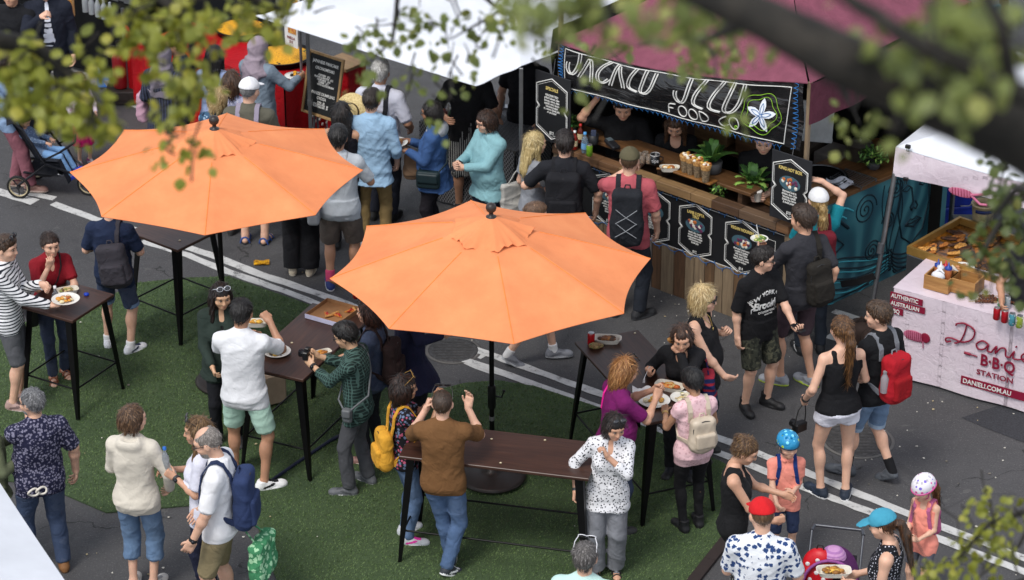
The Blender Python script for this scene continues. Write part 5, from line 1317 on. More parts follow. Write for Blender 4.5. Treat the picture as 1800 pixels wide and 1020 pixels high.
 m, nt, bb = _new('lattice_cloth'); co = coords(nt); sep = nt.nodes.new('ShaderNodeSeparateXYZ'); L(nt, co, sep.inputs[0]); u_ = math_(nt, 'MULTIPLY', math_(nt, 'ADD', sep.outputs[0], sep.outputs[1]), 26.0); v_ = math_(nt, 'MULTIPLY', sep.outputs[2], 20.0)
 s1 = math_(nt, 'SINE', math_(nt, 'ADD', math_(nt, 'MULTIPLY', u_, 3.14), math_(nt, 'MULTIPLY', v_, 3.14))); s2 = math_(nt, 'SINE', math_(nt, 'SUBTRACT', math_(nt, 'MULTIPLY', u_, 3.14), math_(nt, 'MULTIPLY', v_, 3.14)))
 f = math_(nt, 'LESS_THAN', math_(nt, 'MINIMUM', math_(nt, 'ABSOLUTE', s1), math_(nt, 'ABSOLUTE', s2)), .34); L(nt, mix(nt, f, (.012, .012, .014), (.20, .20, .21)), bb.inputs['Base Color']); bb.inputs['Roughness'].default_value = .85
 t = thing('drinks_table', 'trestle table in black and white lattice cloth with drinks', 'table', la, al); b = MB(); b.box((Ll / 2, .33, .86), (Ll, .66, .03)); b.build('tabletop', [plain('#6a6660', .6)], t)
 b = MB(); b.slab(lambda u, v: (Ll * u, -.012 - .012 * math.sin(u * 34) * v, .885 - .85 * v), 60, 6, 0); b.slab(lambda u, v: (Ll + .012 + .012 * math.sin(u * 20) * v, .66 * u, .885 - .85 * v), 20, 6, 0); b.grid(lambda u, v: (Ll * u, .66 * v, .888), 4, 4); b.build('tablecloth', [m], t)
 for sx in (.08, Ll - .08):
  b = MB(); b.box((sx, .33, .42), (.04, .5, .84)); b.build('leg', [steel], t)
 # ---------------- red stall
 rb = U(500, 150, .92); rb.z = 0; ar = math.atan2(X.y, X.x); Lr = 2.1; Xr = X.copy(); ra = rb - Xr * Lr; Tr = Matrix.Translation(ra) @ Matrix.Rotation(ar, 4, 'Z'); ST['Tr'] = Tr; print('red', Lr, math.degrees(ar)); red = fabric('#a30f18', var=.12, rough=.5)
 t = thing('red_table', 'long stall table under bright red cloth with paella pans', 'table', ra, ar); b = MB(); b.box((Lr / 2, .31, .90), (Lr, .62, .03)); b.build('tabletop', [plain('#5a4a3a', .7)], t)
 b = MB(); b.grid(lambda u, v: (-.01 + (Lr + .02) * u, -.015 + .65 * v, .920), 8, 4); b.slab(lambda u, v: (Lr * u, -.015 - .02 * math.sin(u * 50) * v, .92 - .88 * v), 90, 6, 0); b.slab(lambda u, v: (Lr + .012 + .02 * math.sin(u * 16) * v, .62 * u, .92 - .88 * v), 24, 6, 0); b.build('tablecloth', [red], t)
 b = MB()
 for k in range(4):
  for j in range(9): b.sphere((Lr + .036, .60 - .07 * k + .03 * (j % 2), .74 - .075 * j), (.008, .02, .02), 8, 6)
 b.build('white_polka_dots', [wht], t)
 for sx in (.1, Lr - .1):
  b = MB(); b.box((sx, .31, .44), (.05, .5, .88)); b.build('leg', [steel], t)
 for (px, py, r_, lab) in ((496, 100, .33, 'large black paella pan of yellow rice beside headscarf woman'), (424, 52, .30, 'paella pan of yellow rice partly behind hanging leaves')):
  g = U(px, py, .96); t = thing('paella_pan', lab, 'pan', (g.x, g.y, .9205), ar); b = MB(); b.lathe([(r_ * .9, 0), (r_, .07), (r_ + .02, .075), (r_ + .02, .085), (r_ - .01, .08), (r_ * .88, .02), (0, .02)], 36); b.build('pan', [plain('#111112', .4, .5)], t)
  b = MB(); b.lathe([(r_ * .955, .055), (r_ * .6, .085), (0, .095)], 30, cap=False); r3 = random.Random(5)
  b.build('rice', [mottled('#c98a10', '#e0a81a', '#7a3a10', scale=55, bmp=.9)], t); b = MB()
  for k in range(46):
   a = r3.uniform(0, 6.28); q = r_ * .85 * math.sqrt(r3.random()); b.sphere((q * math.cos(a), q * math.sin(a), .088 - .03 * q / r_), (r3.uniform(.012, .026), r3.uniform(.01, .02), .010), 7, 5, r3.choice((0, 0, 1, 2)))
  b.build('toppings', [plain('#1c1410', .4), plain('#8f2a12', .4), plain('#3d5a1c', .5)], t)
  for s in (-1, 1):
   b = MB(); b.tube([(s * (r_ + .01), -.07, .075), (s * (r_ + .07), -.05, .09), (s * (r_ + .07), .05, .09), (s * (r_ + .01), .07, .075)], .010, 6); b.build('handle', [plain('#111112', .4, .5)], t)
 g = U(518, 134, .93); t = thing('paper_plate', 'paper plate of rice in front of large paella pan', 'plate', (g.x, g.y, .9205)); b = MB(); b.lathe([(.06, 0), (.11, .018), (.112, .02), (.06, .006), (0, .006)], 20); b.build('dish', [wht], t); b = MB()
 for k in range(16): b.sphere((rng.gauss(0, .03), rng.gauss(0, .03), .02), .018, 7, 5, k % 2)
 b.build('rice', [mottled('#c98a10', '#e0a81a', scale=60), plain('#2a1a10', .5)], t)
 # red drape, pole, extinguishers
 da, db = U(226, 178), U(300, 232); Xd = (db - da).normalized(); t = thing('red_drape', 'red cloth drape on a pole at end of the food stall', 'drape', da, math.atan2(Xd.y, Xd.x)); b = MB(); Ld = (db - da).length; b.slab(lambda u, v: (Ld * u, .03 * math.sin(u * 22) * (1 - .4 * v), .06 + .74 * v - .10 * u * 0 + (.16 * (1 - u)) * v), 40, 8, .0); b.build('cloth', [red], t); b = MB(); b.tube([(0, 0, 0), (0, 0, 1.15)], .022, 10); b.build('pole', [steel], t)
 ze_ = U(214, 178); t = thing('fire_extinguisher', 'red fire extinguisher with black hose beside red drape', 'fire extinguisher', (ze_.x, ze_.y, .18)); b = MB(); b.lathe([(.075, 0), (.085, .02), (.085, .36), (.06, .43), (.025, .46)], 18); b.build('cylinder', [plain('#8c1c22', .35)], t); b = MB(); b.lathe([(.022, .46), (.022, .52)], 10); b.box((.03, 0, .54), (.12, .02, .015)); b.box((.03, 0, .57), (.12, .02, .015), ry=-.2); b.build('valve', [plain('#2a2a2a', .4)], t); b = MB(); b.tube([(0, 0, .5), (-.09, -.03, .52), (-.12, -.04, .38), (-.10, -.03, .2)], .012, 7); b.build('hose', [plain('#111111', .5)], t)
 b = MB(); b.box((0, 0, .08), (.34, .28, .16), bev=.01); b.box((0, -.145, .09), (.2, .01, .06)); o = b.build('equipment_crate', [plain('#2a2320', .7)]); o.location = (ze_.x, ze_.y, .009); tag(o, 'low dark crate carrying the fire extinguisher', 'crate')
 g = U(196, 152); t = thing('folding_sign', 'bright blue panel leaning beside fire extinguisher', 'panel', (g.x, g.y, .01)); b = MB(); b.box((0, 0, .17), (.30, .02, .36), rx=-.5, bev=.006); b.build('panel', [plain('#0e5fae', .5)], t); b = MB(); b.tube([(-.1, .04, .28), (-.1, .24, .0)], .01, 6); b.tube([(.1, .04, .28), (.1, .24, .0)], .01, 6); b.build('prop_legs', [steel], t)
 # chalk A-board with frame
 x, z = 0, 0; g0 = U(573, 318); tb = thing('chalkboard', 'wood framed chalkboard listing Japanese pancakes and dumplings', 'chalkboard', g0, R(-30)); zc = hgt(566, 318, 151); w, h = .40, .66; b = MB(); tilt = .04
 Mb = Matrix.Translation((0, 0, zc)) @ Matrix.Rotation(R(5), 4, 'Y') @ Matrix.Rotation(R(-8), 4, 'X'); b.box((0, .012, 0), (w, .015, h), M=Mb); b.build('board', [plain('#17191a', .8)], tb); b = MB(); wm = m_wood('#8a6a42', '#b08f60', 3, 30, .6, 'z')
 for s in (-1, 1): b.box((s * (w / 2 + .012), .0, 0), (.028, .03, h + .05), M=Mb, bev=.003); b.box((0, .0, s * (h / 2 + .012)), (w - .004, .028, .028), M=Mb, bev=.003)
 b.build('wooden_frame', [wm], tb); fM = lambda yy: Mb @ frame((0, .002, yy), (1, 0, 0), (0, 0, 1))
 for yy, s_, sz in ((.235, 'JAPANESE PANCAKE', .048), (.165, 'OKONOMIYAKI', .046), (.02, 'CHICKEN   $12\nPRAWN & BACON   $12\nVEGETABLE   $10\nCHEESE   $12\n          WITH KATSUOBUSHI', .030), (-.115, 'JAPANESE DUMPLING', .046), (-.165, 'GYOZA', .046), (-.205, 'PORK   $8\nCHICKEN & VEG   $8\nVEGETABLE MIX   $8', .028)):
  text_part('chalk_lettering', s_, sz, wht, tb, fM(yy + (.08 if yy == .02 else 0)), sx=.74, off=.0008, line=.9)
 b = MB()
 for sx in (-.14, .14): b.tube([(sx, .05, zc + .1), (sx, .12, 0.0)], .013, 6); b.tube([(sx, .03, zc - h / 2), (sx, -.05, 0.0)], .013, 6)
 b.build('stand_legs', [steel], tb)
 # red cabinet behind the chalkboard
 g = U(612, 258); b = MB(); b.box((0, 0, .5), (.34, .3, 1.0), bev=.01); o = thing('red_stall_cabinet', 'red cloth covered cabinet behind the wood framed chalkboard', 'cabinet', (g.x, g.y, .0), ar); b.build('cloth_cover', [red], o); b = MB(); b.box((0, -.02, 1.02), (.38, .34, .04), bev=.005); b.build('top_board', [woodx[2]], o)
 # price signs hanging at the red stall
 for px, py, w, h, lab, cap in ((511, 45, .20, .50, 'tall white price sign with food photos above paella pans', 'PAELLA\n$12'), (512, -2, .24, .22, 'smaller white food sign hanging above the tall price sign', 'FRESH')):
  x, z = lpix(Tr, .35, px, py); bt = thing('price_sign', lab, 'sign', Tr @ Vector((x, .35, z - h / 2)), ar); b = MB(); b.box((0, .006, h / 2), (w, .010, h)); b.build('sign_panel', [wht], bt); b = MB(); b.box((0, -.003, h * .78), (w * .86, .006, h * .34)); b.box((w * .1, -.003, h * .42), (w * .6, .006, h * .2)); b.build('food_photo', [mottled('#b0602a', '#c9a24a', '#7a2418', scale=22, bmp=0)], bt)
  text_part('lettering', cap, h * .09, plain('#7a1a1c', .6), bt, frame((0, -.004, h * .18), (1, 0, 0), (0, 0, 1)), sx=.8); b = MB(); b.tube([(w / 2 + .02, .02, -z + h / 2), (w / 2 + .02, .02, h + .1)], .016, 8) if h > .3 else b.tube([(0, .01, h), (0, .01, h + .2)], .006, 6); b.build('support', [steel], bt)
 # patterned white stand between red table and chalkboard
 g = U(498, 268); t = thing('pattern_apron', 'white cloth printed with black figure and red spots hanging beside red table', 'cloth', (g.x, g.y, 0), ar); b = MB(); b.slab(lambda u, v: (-.13 + .26 * u, -.06 + .015 * math.sin(u * 14), .08 + .72 * v), 14, 5, 0); b.build('cloth', [fabric('#c6c2c4', 'batik', '#4a4a50', '#b01a24', sc=.45)], t); b = MB(); b.tube([(-.14, -.06, .8), (.14, -.06, .8)], .012, 6); b.tube([(0, -.05, 0), (0, -.05, .8)], .012, 6); b.build('stand', [steel], t)
 # dark truck counter, top left
 g = U(120, 120); ta = R(-33); t = thing('food_truck', 'dark food truck side with steel serving shelf at top left', 'truck', (g.x, g.y, 0), ta); b = MB(); b.box((.3, 1.0, .75), (2.9, 1.7, 1.1), bev=.05); b.build('body', [plain('#131418', .45)], t); b = MB(); b.box((.3, .0, 1.22), (2.2, .42, .04), bev=.006); b.box((.3, -.2, 1.18), (2.2, .02, .10)); b.build('serving_shelf', [steel], t)
 b = MB(); b.box((.3, .95, 2.35), (2.9, 1.6, .10), bev=.04); b.build('roof', [plain('#1c1d22', .5)], t)
 for sx in (-1.1, 1.7):
  b = MB(); b.box((sx, .95, 1.8), (.08, 1.5, 1.02)); b.build('pillar', [plain('#1a1b20', .5)], t)
 for sx in (-.7, 1.2):
  b = MB(); Mw = Matrix.Translation((sx, .17, .30)) @ Matrix.Rotation(R(90), 4, 'X'); b.lathe([(.29, -.07), (.30, 0), (.29, .07), (.17, .075), (.15, .05)], 24, M=Mw); w_ = b.build('wheel', [plain('#101010', .8)], t); b = MB(); b.lathe([(.0, .062), (.15, .06)], 18, M=Mw); b.build('rim', [steel], w_)
 b = MB(); b.slab(lambda u, v: (-.9 + 2.4 * u, -.20 - .015 * math.sin(u * 40), .15 + 1.0 * v), 40, 4, 0); b.build('black_skirt_cloth', [plain('#0f1013', .9)], t)
 g = U(126, 22, 1.3); b = MB(); b.box((0, 0, .12), (.05, .16, .26), bev=.01); o = b.build('orange_box', [mottled('#b8742a', '#d8b070', scale=12)]); o.location = (g.x, g.y, 1.24); tag(o, 'small orange box standing on steel truck shelf', 'box')  # small box mottled in two orange tones
 for i in range(5):
  g = U(150 + i * 11, 12 + i * 4, 1.3); b = MB(); b.lathe([(.035, 0), (.035, .14), (.015, .19), (.015, .22)], 10); o = b.build('bottle', [plain('#8f9498', .25)]); o.location = (g.x, g.y, 1.2405); tag(o, 'pale bottle in the row on the steel truck shelf', 'bottle', 'bottles on the truck shelf')
 # ---------------- barbecue stall
 ba, bb_ = U(1562, 660), U(1800, 728); Xb = (bb_ - ba).normalized(); ab = math.atan2(Xb.y, Xb.x); Tb = Matrix.Translation(ba) @ Matrix.Rotation(ab, 4, 'Z'); ST['Tb'] = Tb; Lb = 2.5; hb_ = .94; ST['ab'] = ab
 t = thing('barbecue_table', 'stall table in pale pink cloth printed with red barbecue lettering', 'table', ba, ab)
 m, nt, bp_ = _new('printed_cloth'); co = coords(nt); base = ramp(nt, noise(nt, co, 2.5, 5, .6, .5), [(.3, (.60, .50, .56)), (.7, (.66, .58, .63))]); L(nt, base, bp_.inputs['Base Color']); bp_.inputs['Roughness'].default_value = .38; bump(nt, bp_, noise(nt, co, 8, 5, .65, 1.0), .5, .025); cl = m
 b = MB(); b.box((Lb / 2, .38, hb_ - .03), (Lb, .76, .03)); b.build('tabletop', [plain('#5a4a3a', .7)], t)
 fz = lambda u, v: (Lb * u, -.012 - .010 * math.sin(u * 23) * v, hb_ - (hb_ - .03) * v)
 b = MB(); b.slab(lambda u, v: fz(u, v), 70, 8, 0); b.slab(lambda u, v: (-.012 - .014 * math.sin(u * 12) * v, .76 * (1 - u), hb_ - (hb_ - .03) * v), 20, 8, 0); b.grid(lambda u, v: (-.012 + (Lb + .02) * u, -.012 + .79 * v, hb_ + .004 * math.sin(20 * u) * math.sin(9 * v)), 30, 10); b.build('tablecloth', [cl], t)
 for sx in (.1, Lb - .1):
  b = MB(); b.box((sx, .4, .45), (.05, .6, .88)); b.build('leg', [steel], t)
 redp = plain('#7e1230', .5, var=.06, bmp=0); pk = plain('#b0607c', .6, bmp=0)
 tx = lambda px, py: lpix(Tb, -.03, px, py)
 fM = lambda x, z: frame((x, -.030, z), (1, 0, 0), (0, 0, 1))
 x, z = tx(1565, 518)
 for i, s_ in enumerate(('AUTHENTIC', 'AUSTRALIAN', 'BBQ')):
  wd = (.33, .36, .14)[i]; zz = z - .078 * i - .02; b = MB(); b.box((x + wd / 2, -.0265, zz + .02), (wd, .004, .066)); b.build('red_label', [redp], t); text_part('label_lettering', s_, .058, wht, t, fM(x + .01, zz - .001), 'LEFT', sx=.86, off=.0012)
 # script word
 x, z = tx(1664, 603); sc = .245; scx = .40
 W = [[(.10, .12), (.0, .05), (-.03, .18), (.12, .26), (.40, .22), (.62, .45), (.66, .85), (.42, 1.02), (.22, .92), (.20, .84)], [(.46, .98), (.42, .6), (.33, .22), (.2, .08)], [(1.02, .44), (.88, .50), (.74, .30), (.80, .12), (.94, .18), (1.04, .42), (1.02, .15), (1.12, .12)], [(1.12, .12), (1.24, .44), (1.22, .12), (1.34, .40), (1.46, .42), (1.48, .14), (1.58, .12)], [(1.58, .12), (1.68, .42), (1.66, .14), (1.78, .12)], [(1.70, .62), (1.73, .66)], [(1.78, .12), (1.92, .22), (2.06, .38), (1.96, .48), (1.86, .30), (1.92, .12), (2.10, .14)], [(2.10, .14), (2.28, .5), (2.36, .95), (2.26, 1.0), (2.24, .4), (2.34, .12), (2.46, .16)], [(2.46, .16), (2.56, .42), (2.54, .14), (2.66, .12)]]
 b = MB()
 for s_ in W:
  pts = []
  for i in range(len(s_) - 1):
   p0, p1, p2, p3 = s_[max(0, i - 1)], s_[i], s_[i + 1], s_[min(len(s_) - 1, i + 2)]
   for k in range(6):
    u = k / 6; f_ = lambda a, bq, c_, d_: .5 * ((2 * bq) + (c_ - a) * u + (2 * a - 5 * bq + 4 * c_ - d_) * u * u + (3 * bq - a - 3 * c_ + d_) * u ** 3); pts.append((x + scx * f_(p0[0], p1[0], p2[0], p3[0]), -.031, z + sc * f_(p0[1], p1[1], p2[1], p3[1])))
  pts.append((x + scx * s_[-1][0], -.031, z + sc * s_[-1][1])); b.tube(pts, .0085, 5)
 b.build('script_lettering', [redp], t)
 x, z = tx(1722, 641); text_part('word_lettering', 'B·B·Q', .165, redp, t, fM(x, z), 'LEFT', sx=.86, off=.004); z += .06; b = MB(); b.tube([(x - .16, -.031, z + .02), (x - .03, -.031, z + .015)], .007, 5); b.tube([(x - .16, -.031, z + .02), (x - .10, -.031, z + .018)], .014, 5); b.tube([(x + .50, -.031, z), (x + .75, -.031, z - .005)], .004, 5); b.build('skewer_drawing', [redp], t)
 x, z = tx(1716, 657); text_part('word_lettering', 'STATION', .075, redp, t, fM(x, z), 'LEFT', sx=1.18, off=.0015)
 x, z = tx(1689, 664); b = MB(); b.box((x + .32, -.0265, z - .02), (.64, .004, .085)); b.build('red_label', [redp], t); text_part('label_lettering', 'DANIELI.COM.AU', .066, wht, t, fM(x + .02, z - .044), 'LEFT', sx=.95, off=.0012)
 x, z = tx(1602, 590); b = MB(); b.sphere((x + .03, -.024, z), (.115, .006, .055), 18, 8); b.sphere((x + .14, -.025, z + .01), (.05, .006, .052), 14, 8, 1); b.tube([(x + .12, -.026, z - .03), (x + .125, -.026, z - .10)], .006, 5)
 for k in range(-4, 5): b.tube([(x + .03 + .02 * k, -.031, z + .05), (x + .034 + .02 * k, -.032, z), (x + .03 + .02 * k, -.031, z - .05)], .003, 4, 1)
 b.build('meat_drawing', [pk, redp], t)
 # awning
 zc = 2.02; t = thing('barbecue_marquee', 'white marquee with printed pink valance over barbecue table', 'marquee', ba, ab)
 yA = T.inverted() and 0; l0 = Tb.inverted() @ U(1575, 258, zc + .0); print('bbq corner', l0); x0, y0 = l0.x, l0.y
 _, zb0 = lpix(Tb, y0, 1568, 306); zv = zc - zb0; print('valance', zv); zv = min(max(zv, .22), .4)
 b = MB(); b.slab(lambda u, v: (x0 + 3.0 * u, y0 - .01 - .022 * math.sin(13 * u + 2 * v) * v, zc - zv * v - .05 * math.sin(math.pi * min(1, u * 1.3)) * (1 - v)), 60, 8, 0); b.build('valance', [cl], t)
 b = MB(); ap = Vector((x0 + 1.5, y0 + 1.4, zc + .75)); cs = [Vector((x0, y0, zc)), Vector((x0 + 3, y0, zc)), Vector((x0 + 3, y0 + 2.8, zc)), Vector((x0, y0 + 2.8, zc))]
 for i in range(4):
  a, c = cs[i], cs[(i + 1) % 4]
  def fn(u, v, a=a, c=c): p = a.lerp(c, u).lerp(ap, v); return (p.x, p.y, p.z - .08 * math.sin(math.pi * v) - (.05 * math.sin(math.pi * min(1, u * 1.3)) * (1 - v) if i == 0 else 0))
  b.grid(fn, 20, 10); b.grid(lambda u, v, fn=fn: tuple(Vector(fn(1 - u, v)) - Vector((0, 0, .006))), 20, 10)
 b.build('roof', [mw], t)
 l1 = Tb.inverted() @ U(1521, 607); b = MB(); b.tube([(l1.x, l1.y, 0), (x0 + .02, y0 + .03, zc - .02)], .024, 8); b.build('leg', [steel], t); b = MB(); b.tube([(l1.x * .48 + x0 * .52, l1.y * .48 + y0 * .52, zc * .52), (l1.x * .52 + x0 * .48, l1.y * .52 + y0 * .48, zc * .47)], .031, 8); b.build('leg_collar', [plain('#6a6c70', .4, .6)], t)
 for dx, dy in ((3, 0), (3, 2.8), (0, 2.8)):
  b = MB(); b.tube([(x0 + dx, y0 + dy, 0), (x0 + dx, y0 + dy, zc - .02)], .024, 8); b.build('leg', [steel], t)
 vx, vz = lpix(Tb, y0 - .03, 1690, 338); b = MB(); b.sphere((vx, y0 - .040, vz), (.13, .005, .045), 16, 8)
 for q in (-1, 1): b.tube([(vx + .10, y0 - .042, vz), (vx + .2, y0 - .042, vz - .02 + .05 * q), (vx + .27, y0 - .042, vz + .06 * q)], .014, 5)
 for k in range(-3, 4): b.tube([(vx + .03 * k, y0 - .046, vz + .04), (vx + .03 * k + .01, y0 - .047, vz - .04)], .003, 4, 1)
 b.build('animal_drawing', [pk, redp], t)
 for px, py in ((1596, 258), (1592, 315)):
  kx, kz = lpix(Tb, y0 - .03, px, py); b = MB(); b.box((0, 0, .0), (.05, .03, .035), bev=.004); b.tube([(-.01, 0, -.015), (-.012, 0, -.05), (.012, 0, -.05), (.01, 0, -.015)], .003, 5); o = b.build('bulldog_clip', [plain('#141416', .4)], t); o.location = (kx, y0 - .03, kz)
 for i, (px, py) in enumerate(((1536, 618), (1512, 600))):
  g = U(px, py); b = MB(); b.lathe([(.11, 0), (.13, .03), (.13, .16), (.10, .20), (0, .20)], 16); b.tube([(-.06, 0, .2), (0, 0, .26), (.06, 0, .2)], .01, 6); o = b.build('weight_bag', [plain('#3a2c26', .8)]); o.location = (g.x, g.y, .009); tag(o, ('brown sand weight in front of the slanted marquee leg', 'brown sand weight behind the slanted marquee leg')[i], 'weight', 'marquee leg weights')
 pa, pb = T @ Vector((W_, .5, .62)), Tb @ Vector((l1.x * .72 + x0 * .28, l1.y * .72 + y0 * .28, zc * .36)); g0 = U(1478, 500, .55); b = MB(); b.ribbon([g0, g0.lerp(pb, .5) - Vector((0, 0, .02)), pb], [(0, -1, .3)] * 3, .07, .006); tag(b.build('barrier_strap', [plain('#141416', .6)]), 'wide black barrier strap tied to the slanted marquee leg', 'strap')
 # grill
 q0, q1, q2 = U(1594, 436, .98), U(1672, 378, .98), U(1690, 470, .98); xg = Vector((q2 - q0)); xg = xg.normalized(); yg = Vector((-xg.y, xg.x, 0)); Lg = 1.05; Dg = abs((q1 - q0).dot(yg)); ag = math.atan2(xg.y, xg.x); print('grill', Dg, math.degrees(ag)); Dg = min(max(Dg, .6), .95)
 t = thing('barbecue_grill', 'steel barbecue hotplate covered with grilled meat', 'grill', (q0.x, q0.y, 0), ag); b = MB(); b.box((Lg / 2, Dg / 2, .80), (Lg, Dg, .24), bev=.01); b.build('fire_box', [plain('#5a5c5e', .4, .7)], t); b = MB(); b.box((Lg / 2, Dg / 2, .925), (Lg - .06, Dg - .06, .012)); b.build('hotplate', [mottled('#3a210c', '#9a6220', scale=6, rough=.22, bmp=.2)], t); b = MB()  # warm light over the grill is painted into the hotplate's golden brown
 for (c_, s_) in (((Lg / 2, .015, .96), (Lg, .03, .08)), ((Lg / 2, Dg - .015, .96), (Lg, .03, .08)), ((.015, Dg / 2, .96), (.03, Dg - .06, .08)), ((Lg - .015, Dg / 2, .96), (.03, Dg - .06, .08))): b.box(c_, s_)
 b.build('rim', [plain('#b08a4a', .35, .6)], t)  # rim tinted gold to stand for the orange light on the grill
 for i in range(4):
  b = MB(); b.box((.05 + (Lg - .1) * (i % 2), .05 + (Dg - .1) * (i // 2), .34), (.05, .05, .68)); b.build('leg', [plain('#3a3a3c', .4, .6)], t)
 r3 = random.Random(9); meats = [mottled('#8a4c18', '#c07a34', scale=40, bmp=.8), mottled('#a8702c', '#d8a054', scale=40, bmp=.8), mottled('#2a150a', '#5a3418', scale=40, bmp=.8)]  # golden meat tones hold painted warm light as well as browning
 for k in range(60):
  u, v = r3.uniform(.1, .9), r3.uniform(.1, .92)
  if u > .62 and v < .45: continue
  L_ = r3.uniform(.05, .11); b = MB(); Mr = Matrix.Rotation(r3.uniform(-.5, .9), 4, 'Z'); b.sphere((0, 0, 0), (L_, r3.uniform(.022, .04), .018), 9, 6, 0, Mr); b.sphere((L_ * .5, .008, .004), (L_ * .5, .025, .014), 8, 5, 0, Mr); o = b.build('grilled_meat', [r3.choice(meats)]); o.location = Matrix.Translation((q0.x, q0.y, 0)) @ Matrix.Rotation(ag, 4, 'Z') @ Vector((Lg * u, Dg * v, .946)); tag(o, 'browned piece of meat cooking on the barbecue hotplate', 'meat', 'meat on the hotplate')
 g = U(1728, 372, 1.02); t = thing('white_bucket', 'white plastic bucket with blue label at back of grill', 'bucket', (g.x, g.y, .9)); b = MB(); b.lathe([(.095, 0), (.115, .20), (.122, .20), (.122, .215), (.108, .215), (.09, .01), (0, .01)], 22); b.build('pail', [plain('#c9b890', .5)], t); b = MB(); b.tube([(.121 * math.cos(a), .121 * math.sin(a), .17 - .01) for a in np.linspace(3.9, 5.5, 9)], .02, 6, sx=.15); b.build('blue_label', [plain('#1c2c60', .5)], t); b = MB(); b.tube([(-.122, 0, .2), (-.14, 0, .18), (-.22, .02, .17)], .006, 5); b.build('handle', [steel], t)
 b = MB(); b.box((0, 0, .45), (.55, .30, .9), bev=.01); o = b.build('prep_stand', [plain('#4a4c4e', .5, .5)]); o.location = (g.x, g.y + .05, 0); o.location.z = -.002; tag(o, 'steel stand holding white bucket beside the grill', 'stand')
 g = U(1655, 398); t = thing('blue_crate', 'stacked bright blue plastic crates between mural counter and grill', 'crate', (g.x, g.y, .009), R(10))
 for k in range(2):
  b = MB(); z0 = .30 * k
  b.box((0, 0, z0 + .01), (.55, .36, .02)); b.box((0, -.175, z0 + .15), (.55, .012, .26)); b.box((0, .175, z0 + .15), (.55, .012, .26)); b.box((-.27, 0, z0 + .15), (.012, .34, .26)); b.box((.27, 0, z0 + .15), (.012, .34, .26)); b.tube([(-.29, -.19, z0 + .285), (.29, -.19, z0 + .285), (.29, .19, z0 + .285), (-.29, .19, z0 + .285), (-.29, -.19, z0 + .285)], .014, 5)
  b.build('crate_shell', [plain('#122a8c', .4)], t)
 # white canopy corner in the near left foreground
 z5 = 2.5; c0, c1, c2 = U(0, 842, z5), U(122, 1024, z5), U(-330, 1150, z5); t = thing('near_marquee', 'white marquee roof edge in bottom left corner', 'marquee', (c1.x - 1.6, c1.y - 1.6, 0)); base = Vector((c1.x - 1.6, c1.y - 1.6, 0)); d = (c1 - c0).normalized(); n_ = Vector((d.y, -d.x, 0)); n_ = n_ if n_.x < 0 else -n_
 a, c = c0 - d * 1.2, c1 + d * 1.2; e, f_ = c + n_ * 3, a + n_ * 3; ap = (a + c + e + f_) / 4 + Vector((0, 0, .55)); cs = [a, c, e, f_]; b = MB()
 for i in range(4):
  p0, p1 = cs[i], cs[(i + 1) % 4]
  def fn(u, v, p0=p0, p1=p1): p = p0.lerp(p1, u).lerp(ap, v) - base; return (p.x, p.y, p.z - .07 * math.sin(math.pi * v) - .05 * math.sin(math.pi * u) * (1 - v))
  b.grid(fn, 20, 10); b.grid(lambda u, v, fn=fn: tuple(Vector(fn(1 - u, v)) - Vector((0, 0, .006))), 20, 10)
  b.grid(lambda u, v, fn=fn: tuple(Vector(fn(u, 0)) - Vector((0, 0, .22 * v))), 20, 3)
 b.build('roof', [mw], t)
 for p in cs:
  q = p - base; q = q + (Vector((ap.x, ap.y, 0)) - base - Vector((q.x, q.y, 0))) * .02; b = MB(); b.tube([(q.x, q.y, 0), (q.x, q.y, z5 - .04)], .022, 8); b.build('leg', [steel], t)
